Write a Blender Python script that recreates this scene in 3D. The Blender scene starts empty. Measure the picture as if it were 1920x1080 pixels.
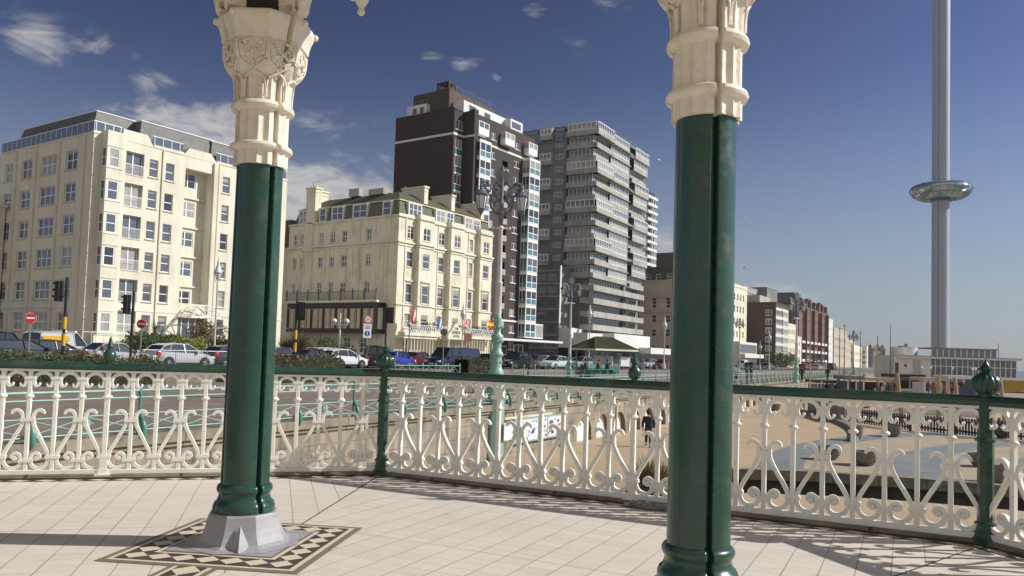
import bpy, bmesh, math, random
from mathutils import Vector, Matrix
random.seed(7)
C = bpy.context.scene.collection
SC = bpy.context.scene
PI = math.pi
R_ = math.radians

# ------------------------------------------------------------------ camera
EYE = 1.45
FPX, CYPX, PITCH, ROLL = 1486.2, 589.9, 0.050717, 0.031247
cam_d = bpy.data.cameras.new('camera')
cam = bpy.data.objects.new('camera', cam_d); C.objects.link(cam)
SC.camera = cam
cam_d.sensor_width = 36.0
cam_d.lens = FPX / 1920 * 36
cam_d.shift_y = (CYPX - 540) / 1920
cam_d.clip_start = 0.1
cam_d.clip_end = 20000
_cp, _sp, _cr, _sr = math.cos(PITCH), math.sin(PITCH), math.cos(ROLL), math.sin(ROLL)
_B = Matrix(((1, 0, 0), (0, 0, -1), (0, 1, 0)))
_Rp = Matrix(((1, 0, 0), (0, _cp, _sp), (0, -_sp, _cp)))
_Rr = Matrix(((_cr, -_sr, 0), (_sr, _cr, 0), (0, 0, 1)))
RW = _Rr @ _Rp @ _B                      # world -> camera (x right, y down, z forward)
M = Matrix((RW[0], -RW[1], -RW[2])).transposed().to_4x4()
cam.matrix_world = Matrix.Translation((0, 0, EYE)) @ M

def ray(u, v):
    return RW.transposed() @ Vector(((u - 960) / FPX, (v - CYPX) / FPX, 1))
def onz(u, v, z):
    d = ray(u, v); return Vector((0, 0, EYE)) + d * ((z - EYE) / d.z)
def aty(u, v, Y):
    d = ray(u, v); return Vector((0, 0, EYE)) + d * (Y / d.y)

# ------------------------------------------------------------------ sun, sky
SUN_EL, SUN_AZ = R_(35), R_(3.0)         # azimuth ahead of +X
sdir = Vector((math.cos(SUN_EL) * math.cos(SUN_AZ), math.cos(SUN_EL) * math.sin(SUN_AZ), math.sin(SUN_EL)))
sun_d = bpy.data.lights.new('sun', 'SUN'); sun_d.energy = 4.3; sun_d.angle = R_(0.53); sun_d.color = (1.0, 0.965, 0.905)
sun = bpy.data.objects.new('sun', sun_d); C.objects.link(sun)
sun.rotation_euler = (-sdir).to_track_quat('-Z', 'Y').to_euler()
SC.view_settings.view_transform = 'Standard'
SC.view_settings.look = 'None'
SC.view_settings.exposure = 0.24
SC.view_settings.gamma = 1.0

world = bpy.data.worlds.new('World'); SC.world = world; world.use_nodes = True
wn, wl = world.node_tree.nodes, world.node_tree.links
wn.clear()
wo = wn.new('ShaderNodeOutputWorld'); bg = wn.new('ShaderNodeBackground')
sky = wn.new('ShaderNodeTexSky'); sky.sky_type = 'NISHITA'; sky.sun_disc = False
sky.sun_elevation = SUN_EL; sky.sun_rotation = PI / 2 - SUN_AZ
sky.air_density = 1.0; sky.dust_density = 0.5; sky.ozone_density = 2.5; sky.altitude = 10
bg.inputs[1].default_value = 0.075
hs = wn.new('ShaderNodeHueSaturation'); hs.inputs['Saturation'].default_value = 0.86
hs.inputs['Hue'].default_value = 0.503
sc1 = wn.new('ShaderNodeVectorMath'); sc1.operation = 'MULTIPLY'; sc1.inputs[1].default_value = (.205, .2, .2); wl.new(sky.outputs[0], sc1.inputs[0])
gm = wn.new('ShaderNodeGamma'); gm.inputs['Gamma'].default_value = 2.05; wl.new(sc1.outputs[0], gm.inputs['Color'])
sc2 = wn.new('ShaderNodeVectorMath'); sc2.operation = 'MULTIPLY'; sc2.inputs[1].default_value = (3.0, 3.25, 3.4); wl.new(gm.outputs[0], sc2.inputs[0])
wl.new(sc2.outputs[0], hs.inputs['Color'])
# clouds in the sky: noise over the direction, only near the cloud banks
tc = wn.new('ShaderNodeTexCoord')
def wmath(op, a, b=None, clamp=False):
    n = wn.new('ShaderNodeMath'); n.operation = op; n.use_clamp = clamp
    for i, v in enumerate((a, b)):
        if v is None: continue
        if hasattr(v, 'is_linked') or hasattr(v, 'links'): wl.new(v, n.inputs[i])
        else: n.inputs[i].default_value = v
    return n.outputs[0]
mp = wn.new('ShaderNodeMapping'); mp.inputs['Scale'].default_value = (6.5, 6.5, 14.0)
wl.new(tc.outputs['Generated'], mp.inputs['Vector'])
nz = wn.new('ShaderNodeTexNoise'); nz.inputs['Scale'].default_value = 2.4; nz.inputs['Detail'].default_value = 12; nz.inputs['Roughness'].default_value = 0.64
nz.inputs['Distortion'].default_value = 0.6
wl.new(mp.outputs[0], nz.inputs['Vector'])
def bank(u, v, r0, r1, k):
    d = ray(u, v).normalized()
    dist = wn.new('ShaderNodeVectorMath'); dist.operation = 'DISTANCE'
    mm = wn.new('ShaderNodeMapping'); mm.inputs['Scale'].default_value = (1, 1, k)
    wl.new(tc.outputs['Generated'], mm.inputs['Vector'])
    wl.new(mm.outputs[0], dist.inputs[0]); dist.inputs[1].default_value = (d.x, d.y, d.z * k)
    mr = wn.new('ShaderNodeMapRange'); mr.interpolation_type = 'SMOOTHSTEP'
    mr.inputs['From Min'].default_value = r1; mr.inputs['From Max'].default_value = r0
    wl.new(dist.outputs['Value'], mr.inputs['Value'])
    return mr.outputs[0]
banks = [(340, 270, .03, .17, 2.2, 1.0), (420, 235, .02, .09, 2.0, .9), (590, 365, .03, .14, 2.0, .95), (700, 350, .01, .10, 2.2, .75), (60, 85, .0, .075, 1.4, .72), (175, 88, .0, .06, 2, .62), (250, 100, .0, .03, 2, .6), (290, 152, .0, .05, 2, .62), (700, 230, .0, .06, 3, .5),
         (862, 122, .0, .05, 2.4, .72), (805, 108, .0, .04, 2.2, .66), (930, 145, .0, .03, 2.2, .66), (1010, 22, .0, .05, 2.2, .62), (1045, 50, .0, .045, 2.4, .62), (1085, 85, .0, .04, 2.2, .58), (1140, 8, .0, .06, 2.6, .55),
         (640, 300, .0, .06, 2, .75), (720, 298, .0, .05, 3, .62), (600, 235, .0, .08, 2, .5), (1240, 470, .01, .10, 1.6, .75), (1440, 560, .01, .10, 2.4, .7)]
acc = None
for u, v, r0, r1, k, wgt in banks:
    o = wmath('MULTIPLY', bank(u, v, r0, r1, k), wgt)
    acc = o if acc is None else wmath('MAXIMUM', acc, o)
# unseen broken cloud added behind the viewer as fill light for shaded faces
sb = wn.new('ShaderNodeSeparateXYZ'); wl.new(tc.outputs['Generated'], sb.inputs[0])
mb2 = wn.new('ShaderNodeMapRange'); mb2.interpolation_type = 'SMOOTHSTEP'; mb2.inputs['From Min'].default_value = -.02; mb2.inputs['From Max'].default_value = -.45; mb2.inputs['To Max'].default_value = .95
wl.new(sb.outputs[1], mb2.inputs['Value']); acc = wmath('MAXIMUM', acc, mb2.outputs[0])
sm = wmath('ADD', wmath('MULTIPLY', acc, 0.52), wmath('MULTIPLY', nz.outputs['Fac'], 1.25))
cr = wn.new('ShaderNodeMapRange'); cr.interpolation_type = 'SMOOTHSTEP'
cr.inputs['From Min'].default_value = 0.80; cr.inputs['From Max'].default_value = 1.24
wl.new(sm, cr.inputs['Value'])
mx = wn.new('ShaderNodeMix'); mx.data_type = 'RGBA'
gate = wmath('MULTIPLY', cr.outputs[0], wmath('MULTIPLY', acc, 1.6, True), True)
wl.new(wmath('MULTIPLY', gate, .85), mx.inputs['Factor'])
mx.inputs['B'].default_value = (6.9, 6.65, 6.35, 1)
sepz = wn.new('ShaderNodeSeparateXYZ'); wl.new(tc.outputs['Generated'], sepz.inputs[0])
hz = wn.new('ShaderNodeMapRange'); hz.interpolation_type = 'SMOOTHSTEP'; hz.inputs['From Min'].default_value = .36; hz.inputs['From Max'].default_value = -.03; hz.inputs['To Max'].default_value = .85
wl.new(sepz.outputs[2], hz.inputs['Value'])
mh = wn.new('ShaderNodeMix'); mh.data_type = 'RGBA'; wl.new(hz.outputs[0], mh.inputs['Factor']); wl.new(hs.outputs[0], mh.inputs['A']); mh.inputs['B'].default_value = (3.7, 4.05, 4.6, 1)
wl.new(mh.outputs['Result'], mx.inputs['A'])
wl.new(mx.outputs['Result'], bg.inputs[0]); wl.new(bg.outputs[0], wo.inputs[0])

# ------------------------------------------------------------------ materials
MATS = {}
def mat(name, col, rough=.6, noise=0.0, scale=4.0, bump=0.0, metal=0.0, col2=None, coords='Object', detail=6, bscale=None, spec=.5, coat=0, stretch=None):
    if name in MATS: return MATS[name]
    m = bpy.data.materials.new(name); m.use_nodes = True
    n, l = m.node_tree.nodes, m.node_tree.links
    b = n['Principled BSDF']
    b.inputs['Base Color'].default_value = (*col, 1); b.inputs['Roughness'].default_value = rough
    b.inputs['Metallic'].default_value = metal; b.inputs['Specular IOR Level'].default_value = spec
    b.inputs['Coat Weight'].default_value = coat
    t = n.new('ShaderNodeTexCoord'); src = t.outputs[coords]
    if stretch:
        mp_ = n.new('ShaderNodeMapping'); mp_.inputs['Scale'].default_value = stretch
        l.new(src, mp_.inputs[0]); src = mp_.outputs[0]
    if noise or col2:
        nt = n.new('ShaderNodeTexNoise'); nt.inputs['Scale'].default_value = scale; nt.inputs['Detail'].default_value = detail
        nt.inputs['Roughness'].default_value = .62
        l.new(src, nt.inputs['Vector'])
        rp = n.new('ShaderNodeValToRGB'); c2 = col2 or tuple(x * (1 - noise) for x in col)
        rp.color_ramp.elements[0].position = .36; rp.color_ramp.elements[1].position = .64
        rp.color_ramp.elements[0].color = (*c2, 1); rp.color_ramp.elements[1].color = (*col, 1)
        l.new(nt.outputs['Fac'], rp.inputs[0]); l.new(rp.outputs[0], b.inputs['Base Color'])
    if bump:
        bn = n.new('ShaderNodeTexNoise'); bn.inputs['Scale'].default_value = bscale or scale * 4; bn.inputs['Detail'].default_value = 4
        l.new(src, bn.inputs['Vector'])
        bp = n.new('ShaderNodeBump'); bp.inputs['Strength'].default_value = bump; bp.inputs['Distance'].default_value = .02
        l.new(bn.outputs['Fac'], bp.inputs['Height']); l.new(bp.outputs[0], b.inputs['Normal'])
    MATS[name] = m
    return m

def brickmat(name, c1, c2, mortar, sx, sy, rough=.85, msize=.012, uvz=True, noise=.3):
    m = mat(name, c1, rough)
    n, l = m.node_tree.nodes, m.node_tree.links; b = n['Principled BSDF']
    t = n.new('ShaderNodeTexCoord'); sp = n.new('ShaderNodeSeparateXYZ'); l.new(t.outputs['Object'], sp.inputs[0])
    ad = n.new('ShaderNodeMath'); ad.operation = 'ADD'; l.new(sp.outputs[0], ad.inputs[0]); l.new(sp.outputs[1], ad.inputs[1])
    cb = n.new('ShaderNodeCombineXYZ'); l.new(ad.outputs[0], cb.inputs[0]); l.new(sp.outputs[2], cb.inputs[1])
    br = n.new('ShaderNodeTexBrick'); l.new(cb.outputs[0], br.inputs[0])
    br.inputs['Scale'].default_value = 1; br.inputs['Brick Width'].default_value = sx; br.inputs['Row Height'].default_value = sy
    br.inputs['Mortar Size'].default_value = msize; br.inputs['Color1'].default_value = (*c1, 1); br.inputs['Color2'].default_value = (*c2, 1)
    br.inputs['Mortar'].default_value = (*mortar, 1)
    nt = n.new('ShaderNodeTexNoise'); nt.inputs['Scale'].default_value = .9; nt.inputs['Detail'].default_value = 7; l.new(t.outputs['Object'], nt.inputs[0])
    mr = n.new('ShaderNodeMapRange'); mr.inputs['To Min'].default_value = 1 - noise; mr.inputs['To Max'].default_value = 1 + noise * .6; l.new(nt.outputs['Fac'], mr.inputs[0])
    vm = n.new('ShaderNodeVectorMath'); vm.operation = 'SCALE'; l.new(br.outputs[0], vm.inputs[0]); l.new(mr.outputs[0], vm.inputs['Scale'])
    l.new(vm.outputs[0], b.inputs['Base Color'])
    return m

def streaked(name, col, rough=.75, dirt=(.25, .21, .15), amt=.35, scale=1.1, vert=.12):
    """painted render with faint vertical weather streaks and patches"""
    m = mat(name, col, rough)
    n, l = m.node_tree.nodes, m.node_tree.links; b = n['Principled BSDF']
    t = n.new('ShaderNodeTexCoord')
    a = n.new('ShaderNodeMapping'); a.inputs['Scale'].default_value = (1, 1, vert); l.new(t.outputs['Object'], a.inputs[0])
    n1 = n.new('ShaderNodeTexNoise'); n1.inputs['Scale'].default_value = scale * 2.2; n1.inputs['Detail'].default_value = 8; l.new(a.outputs[0], n1.inputs[0])
    n2 = n.new('ShaderNodeTexNoise'); n2.inputs['Scale'].default_value = scale * .4; n2.inputs['Detail'].default_value = 5; l.new(t.outputs['Object'], n2.inputs[0])
    ml = n.new('ShaderNodeMath'); ml.operation = 'MULTIPLY'; l.new(n1.outputs['Fac'], ml.inputs[0]); l.new(n2.outputs['Fac'], ml.inputs[1])
    mr = n.new('ShaderNodeMapRange'); mr.inputs['From Min'].default_value = .2; mr.inputs['From Max'].default_value = .42
    mr.inputs['To Max'].default_value = amt; l.new(ml.outputs[0], mr.inputs[0])
    mx_ = n.new('ShaderNodeMix'); mx_.data_type = 'RGBA'; l.new(mr.outputs[0], mx_.inputs['Factor'])
    mx_.inputs['A'].default_value = (*col, 1); mx_.inputs['B'].default_value = (*dirt, 1)
    l.new(mx_.outputs['Result'], b.inputs['Base Color'])
    return m

m_green = mat('green_paint', (.020, .074, .048), .26, noise=.25, scale=3, bump=.10, bscale=9, coat=.2)
m_cream = mat('cream_paint', (.78, .735, .635), .45, col2=(.70, .64, .53), scale=7, bump=.15, bscale=30)
m_white = mat('rail_cream_paint', (.87, .855, .79), .4, col2=(.81, .785, .70), scale=9, bump=.1, bscale=40)
m_lead = mat('grey_lead_sheet', (.36, .35, .37), .55, noise=.18, scale=6, bump=.2, bscale=14)
m_teal = mat('teal_paint', (.27, .47, .41), .4, noise=.2, scale=5)
m_tealdk = mat('dark_teal_paint', (.08, .24, .20), .4, noise=.2, scale=5)
m_lampwhite = mat('lamp_grey_paint', (.62, .62, .58), .45, noise=.12, scale=4)
m_iron = mat('dark_iron', (.16, .17, .20), .45, noise=.3, scale=5)
m_glass = mat('window_glass', (.10, .115, .14), .06, spec=.9)
m_glassdk = mat('window_glass_dark', (.035, .04, .05), .05, spec=.8)
m_curtain = mat('curtained_glass', (.42, .42, .40), .25, noise=.45, scale=1.6, stretch=(5, 5, .4), spec=.6)
m_winwhite = mat('window_frame_white', (.84, .84, .82), .4)
m_winblue = mat('blue_panel', (.10, .22, .27), .35, noise=.2, scale=2)
m_brick_dk = brickmat('dark_brown_brick', (.058, .040, .032), (.045, .031, .026), (.07, .055, .048), .45, .15)
m_brick_md = brickmat('mid_brown_brick', (.095, .064, .048), (.078, .052, .040), (.13, .10, .08), .45, .15)
m_brick_red = brickmat('red_brick', (.19, .095, .07), (.155, .075, .058), (.22, .15, .12), .6, .2)
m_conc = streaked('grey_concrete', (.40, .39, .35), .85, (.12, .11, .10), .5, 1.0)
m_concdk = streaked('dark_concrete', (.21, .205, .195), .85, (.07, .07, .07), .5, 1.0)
m_creamA = streaked('cream_render', (.73, .695, .565), .8, (.42, .36, .25), .42, .8)
m_creamB = streaked('yellow_cream_render', (.76, .725, .575), .7, (.38, .31, .20), .5, 1.2)
m_trimA = streaked('cream_trim', (.66, .60, .46), .8, (.33, .25, .16), .4, 1.5)
m_whiter = streaked('white_render', (.72, .71, .68), .7, (.4, .38, .34), .3, 1.0)
m_beige = streaked('beige_render', (.50, .43, .33), .8, (.22, .18, .13), .35, 1.0)
m_slate = brickmat('slate_roof', (.115, .12, .115), (.17, .17, .155), (.06, .06, .06), .35, .2, .6)
m_stoneslate = brickmat('mossy_slate', (.13, .13, .10), (.20, .19, .14), (.08, .08, .06), .35, .22, .8, noise=.45)
m_roofolive = mat('olive_roof', (.115, .10, .055), .85, noise=.35, scale=1.2)
m_stone = streaked('sea_wall_stone', (.36, .31, .235), .9, (.085, .07, .055), .95, 1.5, .22)
m_coping = streaked('coping_stone', (.29, .26, .19), .9, (.09, .085, .06), .9, 1.6, .8)
m_prom = mat('tan_promenade', (.45, .335, .215), .9, col2=(.40, .30, .195), scale=.5, bump=.1, bscale=20)
m_asph = mat('brown_asphalt', (.20, .155, .125), .92, col2=(.16, .125, .105), scale=.35, bump=.1, bscale=25)
m_road = mat('road_asphalt', (.06, .06, .06), .9, noise=.25, scale=.6)
m_ground = mat('beach_ground', (.34, .27, .18), .95, noise=.25, scale=.02)
m_sea = mat('sea_water', (.04, .09, .11), .25, noise=.2, scale=.01)
m_pave1 = mat('blue_grey_paving', (.20, .215, .22), .8, noise=.2, scale=.6)
m_pave2 = mat('pale_paving', (.40, .32, .22), .85, noise=.15, scale=.5)
m_black = mat('black_plastic', (.015, .015, .017), .4)
m_yellow = mat('yellow_panel', (.62, .36, .03), .45)
m_red = mat('red_sign', (.55, .03, .04), .35)
m_signwhite = mat('sign_white', (.80, .80, .80), .4)
m_blue = mat('blue_sign', (.02, .06, .30), .4)
m_steel = mat('galvanised_steel', (.38, .39, .40), .35, metal=.7)
m_tyre = mat('tyre_rubber', (.02, .02, .02), .85)
m_rim = mat('alloy_rim', (.55, .55, .56), .3, metal=.8)
m_carglass = mat('car_glass', (.02, .024, .028), .05, spec=.9)
m_lens_r = mat('red_lens', (.45, .01, .01), .2)
m_lens_w = mat('clear_lens', (.7, .72, .75), .1)
m_skin = mat('skin', (.52, .31, .22), .55)
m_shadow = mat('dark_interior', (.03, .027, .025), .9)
m_planter = mat('stone_planter', (.22, .205, .175), .95, noise=.4, scale=5, bump=.6, bscale=30)
m_picket = mat('dark_picket', (.05, .055, .07), .7, noise=.3, scale=3)

def leafmat(name, a, b_, c_):
    m = mat(name, a, .6); n, l = m.node_tree.nodes, m.node_tree.links; b = n['Principled BSDF']
    g = n.new('ShaderNodeNewGeometry'); rp = n.new('ShaderNodeValToRGB')
    rp.color_ramp.elements[0].color = (*a, 1); rp.color_ramp.elements[1].color = (*c_, 1)
    e = rp.color_ramp.elements.new(.55); e.color = (*b_, 1)
    l.new(g.outputs['Random Per Island'], rp.inputs[0]); l.new(rp.outputs[0], b.inputs['Base Color'])
    return m
m_leaf = leafmat('hedge_leaf', (.035, .05, .015), (.09, .10, .03), (.20, .17, .07))
m_leafg = leafmat('green_leaf', (.03, .055, .015), (.055, .095, .02), (.11, .15, .03))
m_leafy = leafmat('yellow_leaf', (.14, .17, .02), (.22, .25, .03), (.3, .32, .06))
m_leafb = leafmat('brown_leaf', (.05, .045, .02), (.12, .09, .035), (.28, .20, .08))

def add_joints(m, sx, sy, w, dark, strength=.75):
    """masonry joints and darker courses multiplied into a stone material"""
    n, l = m.node_tree.nodes, m.node_tree.links; b = n['Principled BSDF']
    src = b.inputs['Base Color'].links[0].from_socket
    t = n.new('ShaderNodeTexCoord'); sp = n.new('ShaderNodeSeparateXYZ'); l.new(t.outputs['Object'], sp.inputs[0])
    cb = n.new('ShaderNodeCombineXYZ'); l.new(sp.outputs[0], cb.inputs[0]); l.new(sp.outputs[2], cb.inputs[1])
    br = n.new('ShaderNodeTexBrick'); l.new(cb.outputs[0], br.inputs[0]); br.inputs['Scale'].default_value = 1; br.inputs['Brick Width'].default_value = sx; br.inputs['Row Height'].default_value = sy
    br.inputs['Mortar Size'].default_value = w; br.inputs['Color1'].default_value = (1, 1, 1, 1); br.inputs['Color2'].default_value = (.78, .78, .76, 1); br.inputs['Mortar'].default_value = (*dark, 1)
    mx_ = n.new('ShaderNodeMix'); mx_.data_type = 'RGBA'; mx_.blend_type = 'MULTIPLY'; mx_.inputs['Factor'].default_value = strength
    l.new(src, mx_.inputs['A']); l.new(br.outputs[0], mx_.inputs['B']); l.new(mx_.outputs['Result'], b.inputs['Base Color'])
add_joints(m_stone, 1.3, .46, .012, (.25, .22, .18)); add_joints(m_coping, 1.5, 3.0, .02, (.15, .14, .12))
def grime(m, col, scale, lo, hi, amt):
    """rust and salt specks over paint"""
    n, l = m.node_tree.nodes, m.node_tree.links; b = n['Principled BSDF']; src = b.inputs['Base Color'].links[0].from_socket
    t = n.new('ShaderNodeTexCoord'); nt = n.new('ShaderNodeTexNoise'); nt.inputs['Scale'].default_value = scale; nt.inputs['Detail'].default_value = 12; nt.inputs['Roughness'].default_value = .7; l.new(t.outputs['Object'], nt.inputs[0])
    mr = n.new('ShaderNodeMapRange'); mr.inputs['From Min'].default_value = lo; mr.inputs['From Max'].default_value = hi; mr.inputs['To Max'].default_value = amt; l.new(nt.outputs['Fac'], mr.inputs[0])
    mx_ = n.new('ShaderNodeMix'); mx_.data_type = 'RGBA'; l.new(mr.outputs[0], mx_.inputs['Factor']); l.new(src, mx_.inputs['A']); mx_.inputs['B'].default_value = (*col, 1); l.new(mx_.outputs['Result'], b.inputs['Base Color'])
    rr = n.new('ShaderNodeMapRange'); rr.inputs['To Min'].default_value = b.inputs['Roughness'].default_value; rr.inputs['To Max'].default_value = .75; l.new(mr.outputs[0], rr.inputs[0]); l.new(rr.outputs[0], b.inputs['Roughness'])
grime(m_green, (.07, .075, .055), 4.5, .52, .68, .7); grime(m_white, (.38, .27, .16), 7, .57, .72, .6); grime(m_cream, (.40, .32, .22), 5, .56, .74, .5); grime(m_lead, (.5, .5, .5), 5, .55, .7, .4)
grime(m_asph, (.30, .25, .20), 1.2, .5, .62, .5); grime(m_prom, (.30, .24, .18), .9, .52, .66, .5)

# ------------------------------------------------------------------ mesh builder
class MB:
    def __init__(s):
        s.v = []; s.f = []; s.m = []; s.sm = []; s.T = None
    def add(s, vs, fs, mi=0, smooth=False):
        k = len(s.v)
        if s.T is not None: vs = [s.T @ Vector(p) for p in vs]
        s.v += [tuple(p) for p in vs]
        for f in fs:
            s.f.append([k + i for i in f]); s.m.append(mi); s.sm.append(smooth)
    def box(s, x0, x1, y0, y1, z0, z1, mi=0):
        if x0 > x1: x0, x1 = x1, x0
        if y0 > y1: y0, y1 = y1, y0
        s.add([(x0, y0, z0), (x1, y0, z0), (x1, y1, z0), (x0, y1, z0), (x0, y0, z1), (x1, y0, z1), (x1, y1, z1), (x0, y1, z1)],
              [(0, 3, 2, 1), (4, 5, 6, 7), (0, 1, 5, 4), (1, 2, 6, 5), (2, 3, 7, 6), (3, 0, 4, 7)], mi)
    def bar(s, a, b, w, h=None, mi=0):
        """box bar between two points"""
        a, b = Vector(a), Vector(b); h = h or w; d = (b - a)
        if d.length < 1e-6: return
        dn = d.normalized(); up = Vector((0, 0, 1)) if abs(dn.z) < .95 else Vector((0, 1, 0))
        x = dn.cross(up).normalized(); y = x.cross(dn)
        vs = [p + x * sx * w / 2 + y * sy * h / 2 for p in (a, b) for sx, sy in ((-1, -1), (1, -1), (1, 1), (-1, 1))]
        s.add(vs, [(0, 1, 2, 3), (7, 6, 5, 4), (0, 4, 5, 1), (1, 5, 6, 2), (2, 6, 7, 3), (3, 7, 4, 0)], mi)
    def lathe(s, prof, n=16, mi=0, c=(0, 0), smooth=True, phase=0, cap=True):
        vs = []; fs = []
        for r, z in prof:
            for i in range(n):
                a = 2 * PI * i / n + phase; vs.append((c[0] + r * math.cos(a), c[1] + r * math.sin(a), z))
        for j in range(len(prof) - 1):
            for i in range(n):
                k = (i + 1) % n; fs.append((j * n + i, j * n + k, (j + 1) * n + k, (j + 1) * n + i))
        s.add(vs, fs, mi, smooth)
        if cap:
            s.add([vs[i] for i in range(n)], [tuple(range(n))[::-1]], mi)
            s.add([vs[-n + i] for i in range(n)], [tuple(range(n))], mi)
    def tube(s, pts, r, n=8, mi=0, closed=False, smooth=True, flat=1.0):
        pts = [Vector(p) for p in pts]; N = len(pts); vs = []; fs = []
        rr = r if isinstance(r, (list, tuple)) else [r] * N
        for i, p in enumerate(pts):
            if closed: d = pts[(i + 1) % N] - pts[i - 1]
            else: d = pts[min(i + 1, N - 1)] - pts[max(i - 1, 0)]
            d.normalize(); up = Vector((0, 0, 1)) if abs(d.z) < .9 else Vector((0, 1, 0))
            x = d.cross(up).normalized(); y = x.cross(d)
            for k in range(n):
                a = 2 * PI * k / n; vs.append(p + (x * math.cos(a) * flat + y * math.sin(a)) * rr[i])
        for j in range(N if closed else N - 1):
            for k in range(n):
                q = (k + 1) % n; j2 = (j + 1) % N; fs.append((j * n + k, j * n + q, j2 * n + q, j2 * n + k))
        s.add(vs, fs, mi, smooth)
        if not closed: s.add(vs[:n], [tuple(range(n))], mi); s.add(vs[-n:], [tuple(range(n))[::-1]], mi)
    def ball(s, c, r, n=10, mi=0, sc=(1, 1, 1)):
        vs = []; fs = []; m_ = n // 2 + 1
        for j in range(m_ + 1):
            t = PI * j / m_
            for i in range(n):
                a = 2 * PI * i / n
                vs.append((c[0] + r * sc[0] * math.sin(t) * math.cos(a), c[1] + r * sc[1] * math.sin(t) * math.sin(a), c[2] + r * sc[2] * math.cos(t)))
        for j in range(m_):
            for i in range(n):
                k = (i + 1) % n; fs.append((j * n + i, (j + 1) * n + i, (j + 1) * n + k, j * n + k))
        s.add(vs, fs, mi, True)
    def ribbon(s, pts, w, d, mi=0, y=0.0):
        """flat bar in the xz plane following pts (x,z), in-plane width w (or list), depth d in y, slightly rounded front/back"""
        N = len(pts); ww = w if isinstance(w, (list, tuple)) else [w] * N; vs = []; fs = []
        for i, p in enumerate(pts):
            a = pts[max(i - 1, 0)]; b = pts[min(i + 1, N - 1)]
            tx, tz = b[0] - a[0], b[1] - a[1]; L = math.hypot(tx, tz) or 1; nx, nz = -tz / L, tx / L
            h = ww[i] / 2
            for o, yy in ((-1, -.40), (-.80, -.5), (.80, -.5), (1, -.40), (1, .40), (.80, .5), (-.80, .5), (-1, .40)):
                vs.append((p[0] + nx * h * o, y + yy * d, p[1] + nz * h * o))
        for i in range(N - 1):
            for k in range(8):
                q = (k + 1) % 8; fs.append((i * 8 + k, i * 8 + q, (i + 1) * 8 + q, (i + 1) * 8 + k))
        s.add(vs, fs, mi, False)
        s.add(vs[:8], [tuple(range(8))[::-1]], mi); s.add(vs[-8:], [tuple(range(8))], mi)
    def poly(s, pts, mi=0): s.add(pts, [tuple(range(len(pts)))], mi)
    def prism(s, pts2, z0, z1, mi=0, top=None):
        n = len(pts2); vs = [(p[0], p[1], z0) for p in pts2] + [(p[0], p[1], z1) for p in pts2]
        s.add(vs, [(i, (i + 1) % n, n + (i + 1) % n, n + i) for i in range(n)], mi)
        s.add(vs[n:], [tuple(range(n))], mi if top is None else top); s.add(vs[:n], [tuple(range(n))[::-1]], mi)
    def mesh(s, name, mats):
        me = bpy.data.meshes.new(name); me.from_pydata(s.v, [], s.f)
        for m in (mats if isinstance(mats, (list, tuple)) else [mats]): me.materials.append(m)
        me.polygons.foreach_set('material_index', s.m); me.polygons.foreach_set('use_smooth', s.sm)
        me.update(); return me
    def build(s, name, mats, parent=None, loc=(0, 0, 0), rz=0.0, fix=True):
        me = s.mesh(name, mats)
        if fix:
            bm = bmesh.new(); bm.from_mesh(me); bmesh.ops.remove_doubles(bm, verts=bm.verts, dist=1e-5)
            bmesh.ops.recalc_face_normals(bm, faces=bm.faces); bm.to_mesh(me); bm.free()
            if any(s.sm): me.set_sharp_from_angle(angle=R_(42))
        return obj(name, me, parent, loc, rz)

def obj(name, me, parent=None, loc=(0, 0, 0), rz=0.0):
    o = bpy.data.objects.new(name, me); C.objects.link(o); o.location = loc; o.rotation_euler = (0, 0, rz)
    if parent: o.parent = parent
    return o
def thing(name, label, cat, loc=(0, 0, 0), rz=0.0, group=None):
    o = bpy.data.objects.new(name, None); C.objects.link(o); o.location = loc; o.rotation_euler = (0, 0, rz); o.empty_display_size = .3
    return tag(o, label, cat, group)
def tag(o, label, cat, group=None):
    o['label'] = label; o['category'] = cat
    if group: o['group'] = group
    return o
def struct(name, mb, m, **k):
    o = mb.build(name, m, **k); o['kind'] = 'structure'; return o
def stuff(o, label, cat):
    o['kind'] = 'stuff'; o['label'] = label; o['category'] = cat; return o
def copy_tree(o, parent=None, level=0):
    c = o.copy(); C.objects.link(c)
    if parent: c.parent = parent
    for ch in list(o.children): copy_tree(ch, c)
    return c
def bevel(o, w=.01, seg=2):
    m = o.modifiers.new('bevel', 'BEVEL'); m.width = w; m.segments = seg; m.limit_method = 'ANGLE'; m.angle_limit = R_(40)
    return o
def smoothcurve(P, n=5):
    out = []
    for i in range(len(P) - 1):
        p0 = P[max(i - 1, 0)]; p1 = P[i]; p2 = P[i + 1]; p3 = P[min(i + 2, len(P) - 1)]
        for k in range(n):
            t = k / n; t2 = t * t; t3 = t2 * t
            out.append(tuple(.5 * (2 * p1[j] + (-p0[j] + p2[j]) * t + (2 * p0[j] - 5 * p1[j] + 4 * p2[j] - p3[j]) * t2 + (-p0[j] + 3 * p1[j] - 3 * p2[j] + p3[j]) * t3) for j in range(len(p1))))
    out.append(tuple(P[-1])); return out
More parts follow.
